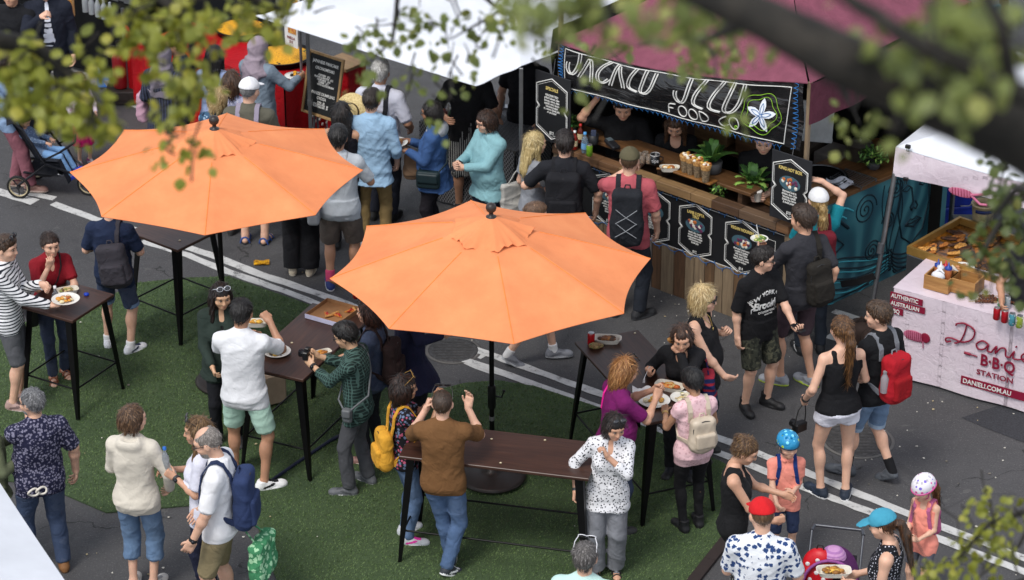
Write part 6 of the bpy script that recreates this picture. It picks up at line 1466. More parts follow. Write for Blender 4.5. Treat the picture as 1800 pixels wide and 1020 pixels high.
# ------------------------------------------------------------------ the crowd
F_ = fabric
def SH(a='#d8d8d6', b='#e6e6e4', c='#22242a', st='laced'): return (st, [plain(a, .6), plain(b, .6), plain(c, .6)])
SANDAL = ('sandal', [plain('#1c1a19', .6), plain('#2a2522', .7)])
DEN = lambda c='#2c3f5c': F_(c, 'denim')
BLK = '#17171a'
Q = {}
def crowd():
 P = person
 Q['stripe'] = P('man in white and navy striped top at left edge lifting food from a plate', 6, 413, 96, fy=712, sk='fair', look=(8, 6), Rh=(.10, .43, 1.13), Rd=(-.1, 1, .1), Rn=(0, .1, 1), Lh=(-.02, .33, 1.28), Ld=(.3, .8, -.3), Lc=.9,
  top=dict(m=F_('#d9dadc', 'stripes', '#20242e'), sl=1.95, neck='hood', hood=True, hem=.86), bot=dict(k='shorts', m=F_('#55565a'), len=.98), shoes=SH('#9a7f78', '#b3aaa4', '#6a5552'), hair=dict(k='short', c='#3a281b'), glasses=('sun', True))
 Q['redtop'] = P('woman in dark red t-shirt leaning on small bar table with chin on hand', 86, 409, 158, fy=668, sex='f', sk='fair', look=(-6, 2), lean=13, Rh=(.06, .27, 1.43), Rd=(-.15, .35, 1), Rn=(0, -1, .3), Re=(.5, .6, -1), Rc=.7, Lh=(.0, .40, 1.08), Ld=(1, .2, 0), Le=(-.8, .4, -.7), feet=((-.08, 0, 5), (.07, .10, -10)),
  top=dict(m=F_('#7d1420'), sl=.75, neck='v', hem=.92), bot=dict(m=DEN('#1b2740')), shoes=('sandal', [plain('#8a4f33', .6), plain('#5a3a2a', .7)]), hair=dict(k='bun', c='#2a1a12', at=(0, -.10, .06)))
 Q['navyman'] = P('man in navy t-shirt and denim shorts under left umbrella edge seen from behind', 190, 345, 8, fy=611, sk='fair', fat=.12, Rh=(.2, .28, 1.12), Lh=(-.2, .26, 1.10), feet=((-.13, .06, 12), (.14, -.05, -38)),
  top=dict(m=F_('#1c2740'), sl=.85, hem=.80, loose=.8), bot=dict(k='shorts', m=DEN('#24324e'), len=.92, cuffm=F_('#6f86a5')), shoes=SH('#d5d6da', '#e4e4e4', '#28304a'), socks=(F_('#dadada'), .06), hair=dict(k='buzz', c='#6b5a48'))
 Q['batik'] = P('grey haired man in navy batik shirt and jeans at lower left', 56, 684, 335, fy=996, sk='fair', fat=.42, look=(-35, 4), Lh=(.02, .30, 1.44), Ld=(.1, .4, .6), Lc=.9, Rh=(.33, .06, .90), Re=(1, -.6, -.2), feet=((-.13, .05, 15), (.13, -.05, -10)),
  top=dict(m=F_('#1e1f38', 'batik', '#77758a', sc=2.0), sl=.9, hem=.82, loose=.9), bot=dict(m=DEN('#213350')), shoes=SH('#7a5330', '#5a4028', '#5c4026'), hair=dict(k='short', c='#5e5e60', c2='#a5a5a7', top=0), beard='#8a8a8a', glasses=('clear', False))
 Q['olive'] = P('person in olive jacket cut off by left edge beside grey haired man', -28, 705, 60, fy=985, sk='fair', Rh=(.25, .22, 1.2), Lh=(-.1, .3, 1.25), top=dict(m=F_('#5a6049'), sl=1.9, hem=.78, e=.03, neck='collar'), bot=dict(m=F_('#3a3d34')), shoes=SH('#333333', '#444444'), hair=dict(k='short', c='#2c221a'))
 Q['beige'] = P('woman with short brown hair in cream hooded jacket and denim capris', 230, 712, 12, fy=1030, sex='f', sk='fair', look=(42, 4), Lh=(-.12, .30, 1.15), Rh=(.24, .14, .94), Re=(1, -.6, 0), Rd=(-.4, .6, -.6), feet=((-.08, .0, 10), (.09, .02, -12)),
  top=dict(m=F_('#cdc6b9'), sl=1.95, hem=.82, e=.022, loose=.5, neck='hood', hood=True, fold=.0035, n='jacket'), bot=dict(m=DEN('#56708f'), len=1.5, ce=.035, ke=.026), shoes=SH('#c9c6c0', '#dddddd', '#999999'), hair=dict(k='bob', c='#4a3423', c2='#8a6a4c', len=-.06, vol=.98))
 Q['whitetee'] = P('balding man in white t-shirt wearing blue backpack at lower left', 357, 752, 277, H=1.80, sk='fair', look=(0, 22), fat=.15, Lh=(-.27, .16, .90), Le=(-.6, -1, 0), Rh=(.2, .2, .92), feet=((-.11, .05, 8), (.11, -.06, -8)),
  top=dict(m=F_('#d9d9dc'), sl=.9, hem=.86), bot=dict(k='shorts', m=F_('#83775a'), len=.98), shoes=SH(), hair=dict(k='balding', c='#77706a', c2='#b0aaa4'), beard='#8d8680', glasses=('clear', False))
 Q['lavender'] = P('woman with long light brown hair and raised sunglasses holding water bottle', 347, 733, 272, H=1.68, sex='f', sk='light', look=(-8, 6), Lh=(-.04, .23, 1.20), Ld=(.1, .8, .5), Ln=(1, 0, 0), Lc=.9, Le=(-.6, -.4, -1), Rh=(.1, .3, 1.2),
  top=dict(m=F_('#cfd0de'), sl=.8, hem=.80, loose=.7, e=.022), bot=dict(m=F_('#1c2034')), shoes=SH('#222222', '#333333'), hair=dict(k='long', c='#5c4226', c2='#9b7a50', len=.20, fwd=.05), glasses=('sun', True))
 Q['cardigan'] = P('dark haired woman in dark green cardigan facing man in white polo', 388, 499, 172, H=1.62, sex='f', sk='asian', look=(-14, 12), Rh=(.12, .30, 1.02), Lh=(-.15, .3, 1.08),
  top2=dict(m=F_('#141416'), sl=0, hem=.84, neck='scoop', n='vest'), top=dict(m=F_('#26312c'), sl=1.95, hem=.76, open=.07, neck='v', n='cardigan', e=.028), bot=dict(m=F_('#16171c')), shoes=SH('#222222', '#333333'), hair=dict(k='long', c='#140d0b', c2='#3a2620', len=.24, fwd=.05), glasses=('sun', True, '#b8bcc4'))
 Q['polo'] = P('man in white polo shirt and mint shorts eating from a bowl', 424, 525, 8, fy=843, sk='tan', fat=-.08, look=(6, 10), Rh=(.17, .33, 1.42), Rd=(-.5, .3, .5), Rn=(-.6, .5, -.4), Rc=1.0, Re=(.7, .5, -1), Lh=(-.06, .36, 1.24), Le=(-1, -.2, -.6), Ld=(.8, .6, 0), feet=((-.15, .14, 20), (.15, -.05, -62)),
  top=dict(m=F_('#d6d7da'), sl=.85, hem=.82, neck='collar', loose=.7), bot=dict(k='shorts', m=F_('#a7c6b6'), len=.86, e=.018), shoes=SH('#d8d8d8', '#e5e5e5', '#17181c'), hair=dict(k='short', c='#141110', top=0))
 Q['check'] = P('man with glasses in dark green check shirt photographing food on pizza table', 602, 567, 287, fy=858, sk='asian', fat=-.15, look=(0, 20), lean=4, Lh=(-.02, .43, 1.27), Rh=(.11, .43, 1.31), Ld=(.3, .7, .5), Rd=(-.3, .6, .6), Ln=(.5, -.3, -.4), Lc=.9, Rc=.9, Le=(-.4, -.1, -1), Re=(.5, -.1, -1), feet=((-.13, .06, 15), (.13, -.04, -20)),
  top=dict(m=F_('#1b2b28', 'check', '#46605a', sc=1.2), sl=1.65, hem=.80, loose=.7, neck='collar'), bot=dict(m=F_('#46474b'), ce=.03), shoes=SH('#5a5c60', '#b9b9b9', '#44464a'), hair=dict(k='short', c='#100d0c', vol=1.06), glasses=('clear', False))
 Q['denimjacket'] = P('woman with dark bob in dark denim jacket behind man photographing food', 648, 527, 283, fy=806, sex='f', sk='light', look=(4, 6), Lh=(-.22, .16, .90), Rh=(.15, .3, 1.05), feet=((-.1, .05, 10), (.1, -.04, -10)),
  top=dict(m=DEN('#22304a'), sl=1.95, hem=.86, e=.028, neck='collar', n='jacket'), bot=dict(m=F_('#17181e')), shoes=SH('#8c6a64', '#cdbdb6', '#6a4a48'), hair=dict(k='bob', c='#24120d', c2='#59301f', len=.16), glasses=('sun', True))
 Q['navycoat'] = P('person in wide navy coat half hidden under front umbrella', 716, 474, 75, H=1.66, sex='f', sk='light', Rh=(.2, .28, 1.15), Lh=(-.1, .3, 1.15), top=dict(m=F_('#1d1f38'), sl=1.95, hem=.60, flare=.14, e=.04, loose=1, n='coat', vert=.5), bot=dict(m=F_('#15151a')), shoes=SH('#222222', '#333333'), hair=dict(k='bob', c='#22160f', len=.1))
 Q['floral'] = P('woman with wavy dark hair in black floral t-shirt and blue jeans', 708, 660, 72, fy=946, sex='f', sk='olive', look=(4, 2), Rh=(.04, .32, 1.40), Rd=(-.2, .5, .7), Rn=(-.5, -.5, 0), Rc=.9, Re=(.4, .2, -1), Lh=(-.06, .34, 1.46), Ld=(.1, .4, .9), Lc=.8, Le=(-.4, .2, -1), feet=((-.10, .02, 20), (.10, 0, -22)),
  top=dict(m=F_('#17161c', 'floral', '#a8506a', '#5f6f8a', sc=1.5), sl=.7, hem=.88), bot=dict(m=DEN('#4a6283'), ce=.012, ke=.008), shoes=SH('#b6b9be', '#e2e2e2', '#d6339a'), hair=dict(k='curly', c='#1a100c', c2='#4a2c1e', len=.38, vol=1.0), glasses=('sun', True, '#8a6a2c'))
 Q['brown'] = P('man in brown t-shirt and jeans with crossed feet at long bar table', 777, 688, 4, fy=998, sk='fair', Rh=(.19, .30, 1.46), Rd=(.15, .25, 1), Rn=(-.5, -.8, 0), Rc=.35, Re=(.6, .0, -1), Lh=(-.17, .27, 1.44), Ld=(.3, .3, .9), Lc=.9, Le=(-.6, .0, -1), feet=((.05, .10, 0), (.03, -.10, -42, .02, 25)),
  top=dict(m=F_('#6a4a2c'), sl=.88, hem=.84, loose=.75), bot=dict(m=DEN('#3d5679'), ce=.02), shoes=SH('#2c3038', '#dcdcdc', '#dcdcdc'), hair=dict(k='buzz', c='#3a2c22'), glasses=('sun', True))
 Q['blouse'] = P('woman in white speckled blouse and grey trousers leaning on end of long bar table', 1083, 730, 184, H=1.54, sex='f', sk='light', fat=.08, look=(-26, 16), side=-3, Rh=(.30, .12, .98), Rd=(.1, .3, -1), Re=(1, -.8, 0), Lh=(.0, .20, 1.40), Ld=(.4, -.1, .8), Le=(-.3, 1, -1), Lc=.8, feet=((-.09, .0, 8), (.09, .05, -10)),
  top=dict(m=F_('#d3d3d6', 'specks', '#22242c', sc=2.3), sl=1.5, hem=.76, loose=.8, e=.02, neck='v', n='blouse'), bot=dict(m=F_('#77797f', heather=.4), e=.02, ke=.04, ce=.05), shoes=SANDAL, hair=dict(k='bob', c='#17100e', c2='#3d2720', len=.20, vol=1.02), glasses=('sun', True))
 Q['headonly'] = P('grey haired man with white rimmed sunglasses at bottom edge below bar table', 1028, 956, 12, H=1.76, sk='fair', top=dict(m=F_('#b4d2cc'), sl=.8), bot=dict(m=DEN()), shoes=SH(), hair=dict(k='short', c='#4e4a48', c2='#8c8886', top=0), glasses=('sun', True, '#d8d8dc'))
 Q['purple'] = P('woman with ginger blonde bob in purple t-shirt eating at right bar table', 1103, 628, 68, H=1.66, sex='f', sk='light', fat=.22, look=(0, 14), lean=6, Rh=(.03, .40, 1.30), Rd=(-.3, .4, .8), Rc=1.0, Re=(.7, .1, -1), Lh=(-.07, .42, 1.34), Ld=(.3, .6, .4), Lc=1.0,
  top=dict(m=F_('#6b1758'), sl=.8, hem=.80, loose=.6), bot=dict(m=DEN('#1d2c48')), shoes=SH('#333333', '#444444'), hair=dict(k='bob', c='#8a5a30', c2='#c99a64', len=.24, vol=1.02), glasses=('sun', True))
 Q['eater'] = P('young woman in black long sleeved top biting food over right bar table', 1199, 574, 192, H=1.62, sex='f', sk='light', look=(-8, 14), lean=18, Rh=(.28, .30, 1.22), Rd=(.1, .5, .7), Rn=(-.4, -.6, 0), Rc=.9, Re=(.7, .3, -1), Lh=(.0, .26, 1.46), Ld=(.6, .1, .6), Ln=(.2, -1, 0), Lc=1.0, Le=(-.3, .7, -1),
  top=dict(m=F_(BLK), sl=1.95, hem=.84, neck='scoop'), bot=dict(m=F_('#18181c')), shoes=SH('#222222', '#333333'), hair=dict(k='curly', c='#35231a', c2='#6b4a33', len=.20, vol=.96))
 Q['pink'] = P('woman with short black hair in pale pink lace top and black leggings', 1216, 648, 338, fy=925, sex='f', sk='olive', look=(-12, 16), Lh=(-.15, .34, 1.17), Ld=(.3, .8, .3), Lc=.8, Rh=(.16, .30, 1.12), Ln=(.5, 0, -1), feet=((-.08, .0, 6), (.10, .03, -14)),
  top=dict(m=F_('#d9b5ba', 'specks', '#c7a0a6', sc=1.6), sl=.32, hem=.80, loose=.6), bot=dict(m=F_('#121215'), ce=.006, ke=.002), shoes=SH('#151518', '#1e1e22', st='boot'), hair=dict(k='short', c='#0f0d0d', vol=1.08))
 Q['blonde'] = P('blonde woman in black cold shoulder top and dark patterned pants by right bar table', 1236, 502, 112, H=1.70, sex='f', sk='fair', fat=.40, look=(-6, 4), Rh=(.14, .30, .96), Rd=(-.6, .5, -.4), Rc=.3, Lh=(-.20, .16, 1.22), Ld=(.2, .5, .6), Lc=.9,
  top=dict(m=F_('#141417'), tank=True, sl=0, hem=.74, loose=.8, neck='scoop', strap=.03), bot=dict(m=F_('#161922', 'floral', '#3d5a6a', '#6a3a4a', sc=1.3), e=.02, ce=.03), shoes=SH('#222222', '#333333'), hair=dict(k='bob', c='#b49a6a', c2='#e0cfa6', len=.14, vol=1.08), glasses=('sun', False))
 Q['newyork'] = P('man with sunglasses in black lettered t-shirt and camouflage shorts', 1340, 434, 142, fy=720, sk='fair', fat=.10, look=(-44, 4), Rh=(.27, .0, .88), Lh=(-.14, .36, 1.02), Ld=(.2, 1, -.1), Lc=.8, Ln=(.2, 0, 1), feet=((-.12, .05, 18), (.13, .0, -20)),
  top=dict(m=F_('#121215'), sl=.95, hem=.80, loose=.9), bot=dict(k='shorts', m=F_('#33352c', 'camo', '#1f211c', '#4a4a3c'), len=.94, e=.025), shoes=SH('#18181a', '#222224', st='boot'), hair=dict(k='short', c='#1c1613', vol=1.0), glasses=('sun', False))
 Q['greytee'] = P('tall man in charcoal t-shirt and maroon shorts waiting at stall side', 1416, 362, 334, fy=672, sk='light', fat=-.25, look=(-30, 2), Lh=(-.16, .36, 1.22), Ld=(.1, 1, .1), Lc=.8, Ln=(.3, 0, 1), Rh=(.20, -.10, .92), feet=((-.12, .08, 40), (.12, -.06, 18)),
  top=dict(m=F_('#2f2f34'), sl=.85, hem=.84, e=.012, loose=.4), bot=dict(k='shorts', m=F_('#42343a'), len=.95), shoes=SH('#8f9298', '#b9d04a', '#77797e'), hair=dict(k='short', c='#33251b', vol=1.05))
 Q['braid'] = P('blonde woman in teal top with hand on white cap at mural counter', 1441, 334, 352, fy=615, sex='f', sk='fair', look=(-8, -4), Rh=(.06, .12, 1.80), Rd=(-.8, .1, .2), Re=(1, .2, .4), Lh=(-.15, .3, 1.1),
  top=dict(m=F_('#0e6f7c'), sl=.6, hem=.84), bot=dict(m=F_('#1d232c')), shoes=SH('#16171a', '#26282c', '#d0d0d0'), hair=dict(k='braid', c='#8a6f42', c2='#cdb27c', len=.30, z=.0), hat=dict(k='cap', m=F_('#cfcfd0')))
 Q['ponytail'] = P('young woman with long ponytail in black strappy vest and white shorts', 1482, 557, 345, fy=868, sex='f', sk='fair', look=(-6, 4), Lh=(-.26, .12, .96), Rh=(.2, .25, 1.02), feet=((-.10, .05, 22), (.10, -.03, -28)),
  top=dict(m=F_('#131316'), tank=True, sl=0, hem=.93, loose=.15, strap=.012), bot=dict(k='shorts', m=F_('#d2d2dc'), len=.34, e=.018, fl=1.05), shoes=SH('#1f2836', '#e0e0e0', '#2a3548'), hair=dict(k='pony', c='#4a3018', c2='#94683a', len=.34, z=.04))
 Q['redpack'] = P('man in black t-shirt and denim shorts walking past printed barbecue table', 1547, 531, 322, fy=838, sk='fair', fat=-.15, look=(-35, 6), Lh=(-.12, .30, 1.08), Rh=(.2, .2, 1.0), feet=((-.10, .20, 30), (.10, -.16, 0, .05, 30)),
  top=dict(m=F_('#141518'), sl=.85, hem=.84, loose=.8), bot=dict(k='shorts', m=DEN('#5a7390'), len=.95, cuffm=F_('#90a2b6')), shoes=SH('#4c5056', '#3c4046', '#5c6066'), socks=(F_('#131316'), .12), hair=dict(k='short', c='#3d2c1e', c2='#6e543c', vol=1.04))
 Q['mum'] = P('woman with brown bun in black sleeveless top at lower right', 1319, 770, 96, H=1.66, sex='f', sk='light', look=(6, 26), Lh=(-.10, .40, 1.16), Ld=(.0, 1, -.3), Lc=.5, Rh=(.12, .34, 1.02), Rd=(-.4, 1, .1), Rc=.8,
  top=dict(m=F_('#151517'), tank=True, sl=0, hem=.84, loose=.4, neck='v', strap=.026), bot=dict(m=F_('#1a1a1c', 'specks', '#8a8a88', sc=1.6), ce=.012), shoes=SH('#222222', '#333333'), hair=dict(k='bun', c='#4c3420', c2='#8e6e46', at=(0, -.085, .085)))
 Q['boy'] = P('boy in blue cycle helmet and salmon polo shirt', 1386, 763, 176, H=1.22, sk='fair', look=(-14, 6), child=.8, Lh=(-.06, .20, 1.12), Lc=.9, Ld=(.5, .3, .2), Rh=(.14, .28, 1.0), Rd=(-.4, .8, -.2),
  top=dict(m=F_('#dc8878'), sl=.7, hem=.82, neck='collar', loose=.7), bot=dict(k='shorts', m=F_('#26304a'), len=.98), shoes=SH('#444444', '#dddddd'), hair=dict(k='buzz', c='#8a6a44'), hat=dict(k='helmet', m=F_('#2c86b4', 'dots', '#b8d23a', '#7fd0e6', rough=.25), rim=plain('#1a2a3a', .5)))
 Q['palmshirt'] = P('man in red cap and white shirt with blue palm leaf print', 1340, 878, 8, H=1.82, sk='fair', fat=.12, look=(-20, 10), Rh=(.2, .28, 1.1), Lh=(-.15, .3, 1.1), top=dict(m=F_('#d6d9de', 'leaves', '#27406e', sc=.92), sl=.85, hem=.82, loose=.9), bot=dict(k='shorts', m=F_('#3a4252'), len=.95), shoes=SH(), hair=dict(k='buzz', c='#5a4430'), hat=dict(k='cap', m=F_('#c01c22')))
 Q['bluecap'] = P('woman in light blue cap and black polka dot dress holding food tray', 1549, 897, 286, H=1.66, sex='f', sk='fair', fat=.15, look=(4, 18), Lh=(-.08, .25, 1.10), Ld=(.2, 1, .1), Lc=.7, Ln=(.3, 0, 1), Rh=(.1, .24, 1.08), top=dict(m=F_('#15161c', 'dots', '#b9b9c4', sc=2.1), tank=True, sl=0, hem=.50, flare=.08, strap=.03), shoes=SANDAL, hair=dict(k='pony', c='#3c2618', c2='#7a5230', len=.30, z=.0), hat=dict(k='cap', m=F_('#3f8fa8')))
 Q['girl'] = P('girl in white cycle helmet and coral vest top', 1622, 841, 218, H=1.20, sex='f', sk='fair', look=(10, 18), child=.85, Lh=(-.08, .26, 1.08), Rh=(.06, .27, 1.10), Rc=.9, Lc=.9, Ld=(.6, .5, .2), Rd=(-.6, .5, .2),
  top=dict(m=F_('#e08a7a'), tank=True, sl=0, hem=.82, strap=.03), bot=dict(k='shorts', m=F_('#5a5a64'), len=.7), shoes=SH('#cccccc', '#dddddd', '#d63a8a'), hair=dict(k='pony', c='#6a4828', c2='#a57c50', len=.26, z=-.03), hat=dict(k='helmet', m=F_('#d9d6dc', 'dots', '#d05a9a', '#7a6ac0', rough=.25), rim=plain('#c24a8a', .5)))
 # --- around the stalls
 Q['hijab'] = P('woman in lilac headscarf and long grey blue dress at red paella table', 454, 64, 32, H=1.70, sex='f', sk='olive', look=(12, 6), Rh=(.26, .38, 1.22), Rd=(.1, 1, .1), Lh=(-.15, .3, 1.1), top=dict(m=F_('#74828f'), sl=1.95, hem=.12, flare=.10, e=.03, loose=1, n='dress', vert=.5), shoes=SH('#333333', '#444444'), hair=dict(k='hijab', c='#8a7c88', m=F_('#8d808a')))
 Q['whitecap'] = P('man in white cap and khaki shirt behind left umbrella top', 437, 138, 8, fy=423, sk='fair', fat=.2, look=(18, 6), Rh=(.2, .3, 1.1), Lh=(-.2, .3, 1.1), top=dict(m=F_('#57554a'), sl=1.6, hem=.80, loose=.9, neck='collar'), bot=dict(k='shorts', m=F_('#5c5648'), len=.95), shoes=('sandal', [plain('#2a4a8a', .6), plain('#2a2a2e', .7)]), hair=dict(k='buzz', c='#6a6a6a'), hat=dict(k='cap', m=F_('#d8d8da')))
 Q['curlyblonde'] = P('woman with wavy blonde hair and blue floral top between dark haired women', 383, 153, 14, H=1.62, sex='f', sk='fair', look=(8, 6), Lh=(-.1, .3, 1.15), Rh=(.15, .3, 1.1), top=dict(m=F_('#33506a', 'floral', '#8fa6ba', '#1c2c40', sc=1.3), sl=.7), bot=dict(m=F_('#22242c')), shoes=SH('#222222', '#333333'), hair=dict(k='curly', c='#a08458', c2='#d8c294', len=.36))
 Q['curlybrown'] = P('woman with long wavy brown hair and pale lavender top', 406, 124, 10, H=1.66, sex='f', sk='light', look=(-8, 6), Lh=(-.1, .3, 1.15), Rh=(.15, .3, 1.1), top=dict(m=F_('#a9abc6', 'specks', '#d4d4e2', sc=1.2), sl=1.4, hem=.8), bot=dict(m=F_('#22242c')), shoes=SH('#222222', '#333333'), hair=dict(k='curly', c='#3a261a', c2='#6f4e36', len=.42))
 Q['longblack'] = P('woman with straight black hair in pale blue blouse at red table', 376, 80, 14, H=1.63, sex='f', sk='asian', look=(6, 4), Lh=(-.15, .3, 1.1), Rh=(.1, .3, 1.1), top=dict(m=F_('#8f9ec2'), sl=1.9, hem=.80, e=.024, loose=.8), bot=dict(m=F_('#1c1d24')), shoes=SH('#222222', '#333333'), hair=dict(k='long', c='#0d0b0c', c2='#2a2422', len=.24))
 Q['scarf'] = P('person in dark striped clothes and grey headscarf carrying pink bag', 284, 80, 20, H=1.68, sex='f', sk='tan', Lh=(-.2, .2, 1.0), Rh=(.25, .25, 1.05), top=dict(m=F_('#20222e', 'vstripes', '#3c4154', sc=.8), sl=1.9, hem=.62, flare=.06, e=.03, loose=.9, n='tunic'), bot=dict(m=F_('#191a22')), shoes=SH('#222222', '#333333'), hair=dict(k='hijab', c='#6d6670', m=F_('#6f6872')))
 Q['specs'] = P('man with glasses in dark blue t-shirt beside end of red table', 309, 57, 262, H=1.76, sk='light', look=(10, 6), Lh=(-.1, .3, 1.3), Lc=.8, Rh=(.15, .3, 1.1), top=dict(m=F_('#1d2a3e'), sl=.8), bot=dict(m=F_('#22242c')), shoes=SH('#222222', '#333333'), hair=dict(k='short', c='#1c1512'), glasses=('clear', False))
 Q['purplehat'] = P('woman in purple knitted hat and wide black trousers behind left umbrella', 521, 229, 4, fy=478, sex='f', sk='light', look=(10, 4), Lh=(-.1, .3, 1.1), Rh=(.22, .12, .95), top=dict(m=F_('#1a1a1e'), sl=1.9, hem=.78, e=.025), bot=dict(m=F_('#121216'), e=.03, ke=.06, ce=.07), shoes=SH('#b9ad98', '#cfc6b4', '#a89c86'), hair=dict(k='bob', c='#1c1512'), hat=dict(k='beanie', m=F_('#7c1a84')))
 Q['bareback'] = P('woman with long dark hair behind boy and man in pale blue shirt', 600, 179, 8, H=1.62, sex='f', sk='olive', look=(-10, 6), Lh=(-.1, .3, 1.1), Rh=(.1, .3, 1.1), top=dict(m=F_('#1c1a20'), tank=True, sl=0, hem=.84, strap=.02), bot=dict(m=F_('#1a1a20')), shoes=SH('#222222', '#333333'), hair=dict(k='long', c='#120e0d', c2='#35261f', len=.22))
 Q['cargo'] = P('boy with black hair in grey t-shirt and cargo shorts', 593, 222, 4, fy=502, sk='tan', Lh=(-.2, .22, 1.05), Rh=(.2, .3, 1.2), feet=((-.12, .0, 12), (.12, .04, -16)), top=dict(m=F_('#aab0b6'), sl=.85, hem=.82, loose=.8), bot=dict(k='shorts', m=F_('#554c46'), len=.96, e=.026, fl=1.14), shoes=SH('#1f2f66', '#d8d8dc', '#2a3e80'), socks=(F_('#c4456a'), .12), hair=dict(k='short', c='#120f0e', vol=1.02))
 Q['paleblue'] = P('tall man in pale blue rolled sleeve shirt and khaki chinos', 652, 157, 6, fy=428, sk='fair', fat=-.1, look=(6, 4), Rh=(.24, .12, .92), Lh=(-.16, .32, 1.2), feet=((-.11, .0, 10), (.11, .05, -12)), top=dict(m=F_('#8fadc6'), sl=1.42, hem=.76, loose=.8, e=.026, neck='collar', fold=.006), bot=dict(m=F_('#8a744c')), shoes=SH('#cfcfcf', '#e2e2e2', '#aaaaaa'), hair=dict(k='short', c='#241a14'))
 Q['oldman'] = P('white haired man in white shirt with black pack straps at white marquee', 668, 107, 16, H=1.78, sk='tan', fat=.15, look=(-4, 4), Rh=(.26, .18, 1.0), Lh=(-.2, .3, 1.1), top=dict(m=F_('#b9bac6'), sl=.9, hem=.8, loose=.9, neck='collar'), bot=dict(m=F_('#2a2c36')), shoes=SH('#222222', '#333333'), hair=dict(k='short', c='#9a9894', c2='#d0cecb'))
 Q['bluejacket'] = P('woman in bright blue jacket with grey hood holding out a plate', 758, 178, 282, H=1.60, sex='f', sk='brown', fat=.28, look=(4, 8), Lh=(-.12, .28, 1.20), Ld=(.1, 1, .1), Ln=(.1, 0, 1), Lc=.4, Rh=(.06, .30, 1.24), Rd=(-.3, 1, 0), top=dict(hoodm=F_('#8d9096'), m=F_('#34507c'), sl=1.95, hem=.76, e=.034, loose=.9, neck='hood', hood=True, n='jacket', fold=.006), bot=dict(m=F_('#1d1a20')), shoes=SH('#222222', '#333333'), hair=dict(k='bob', c='#17110f', len=.02), glasses=('clear', False))
 Q['aqua'] = P('woman with short brown hair in aqua jumper holding a phone', 853, 195, 232, H=1.58, sex='f', sk='fair', fat=.40, look=(14, 12), Lh=(.0, .36, 1.17), Rh=(.10, .36, 1.19), Ld=(.5, .8, .1), Rd=(-.4, .9, .1), Lc=.7, Rc=.7, Le=(-.7, -.3, -1), Re=(.7, -.3, -1), top=dict(m=F_('#7fa9b0'), sl=1.95, hem=.74, e=.026, loose=.9, n='jumper'), bot=dict(m=F_('#1d2438')), shoes=SH('#222222', '#333333'), hair=dict(k='bob', c='#2c1c14', c2='#5c4030', len=-.02, vol=1.04), glasses=('clear', False))
 Q['longblonde'] = P('woman with long blonde hair in grey t-shirt and jeans with white tote bag', 940, 232, 62, H=1.64, sex='f', sk='fair', look=(6, 4), Lh=(-.2, .14, .95), Rh=(.1, .3, 1.2), top=dict(m=F_('#85888e'), sl=.6, hem=.84), bot=dict(m=DEN('#46628a')), shoes=SH(), hair=dict(k='long', c='#b09a68', c2='#e2d2a2', len=.22))
 Q['blacktee'] = P('man in black t-shirt with plain black backpack at black banner stall', 993, 231, 4, H=1.80, sk='fair', look=(-4, 4), Rh=(.30, .06, .92), Re=(1, -.5, 0), Lh=(-.24, .22, 1.12), Le=(-1, -.4, -.5), top=dict(m=F_('#1c1d22'), sl=.85), bot=dict(m=F_('#20232c')), shoes=SH('#222222', '#333333'), hair=dict(k='short', c='#1e1613', vol=1.02))
 Q['stroller_by'] = P('brown haired person in beige shorts walking behind front umbrella', 940, 357, 84, fy=636, sk='fair', look=(0, 4), Rh=(.2, .1, 1.0), Lh=(-.2, .1, 1.0), feet=((-.06, .22, 0), (.06, -.26, 0, .05, 35)), top=dict(m=F_('#7a7f86'), sl=.8), bot=dict(k='shorts', m=F_('#8c8270'), len=.96), shoes=SH('#7c7e84', '#a9abae', '#66686e'), socks=(F_('#d0d0d0'), .07), hair=dict(k='short', c='#5a4230', c2='#8a6a4c', vol=1.06))
 Q['redtee'] = P('man in faded red t-shirt and olive cap ordering at counter', 1107, 261, 6, fy=552, sk='fair', fat=.10, look=(4, 4), Rh=(.27, .10, .90), Lh=(-.05, .30, 1.42), Lc=.8, Le=(-1, .2, -.8), feet=((-.12, .05, 10), (.12, .0, -50)), top=dict(m=F_('#a9525a'), sl=.85, hem=.80, loose=.8), bot=dict(m=F_('#23272f')), shoes=SH('#26272a', '#3a3b3e', '#1c1c1e'), hair=dict(k='buzz', c='#4a3828'), hat=dict(k='cap', m=F_('#55503c')))
 Q['server'] = P('stall worker in black t-shirt with raised arm under black banner', 1096, 168, 184, H=1.80, sk='light', look=(0, 20), lean=6, Rh=(.26, .16, 1.72), Rd=(-.3, 0, 1), Re=(1, .3, -.3), Lh=(-.16, .38, 1.10), Le=(-1, -.2, -.6), top=dict(m=F_('#101012'), sl=.8), bot=dict(m=F_('#1a1a1e')), shoes=SH('#222222', '#333333'), hair=dict(k='short', c='#1a1512'))
 Q['server_f'] = P('stall worker woman with long brown hair and black top looking down at counter', 1187, 204, 186, H=1.66, sex='f', sk='light', look=(4, 26), lean=8, Rh=(.14, .34, 1.12), Lh=(-.12, .36, 1.12), top=dict(m=F_('#121214'), sl=.4, neck='scoop'), bot=dict(m=F_('#1a1a1e')), shoes=SH('#222222', '#333333'), hair=dict(k='long', c='#3a2618', c2='#7a5636', len=.20, fwd=.06))
 Q['server_cup'] = P('stall worker in black t-shirt holding a cup under black banner end', 1344, 226, 190, H=1.78, sk='fair', look=(0, 16), Rh=(.04, .34, 1.20), Rd=(-.6, .8, .1), Rc=.9, Lh=(-.02, .35, 1.18), Ld=(.6, .8, .1), Lc=.9, top=dict(m=F_('#111113'), sl=.8), bot=dict(m=F_('#1a1a1e')), shoes=SH('#222222', '#333333'), hair=dict(k='short', c='#2a1e16'))
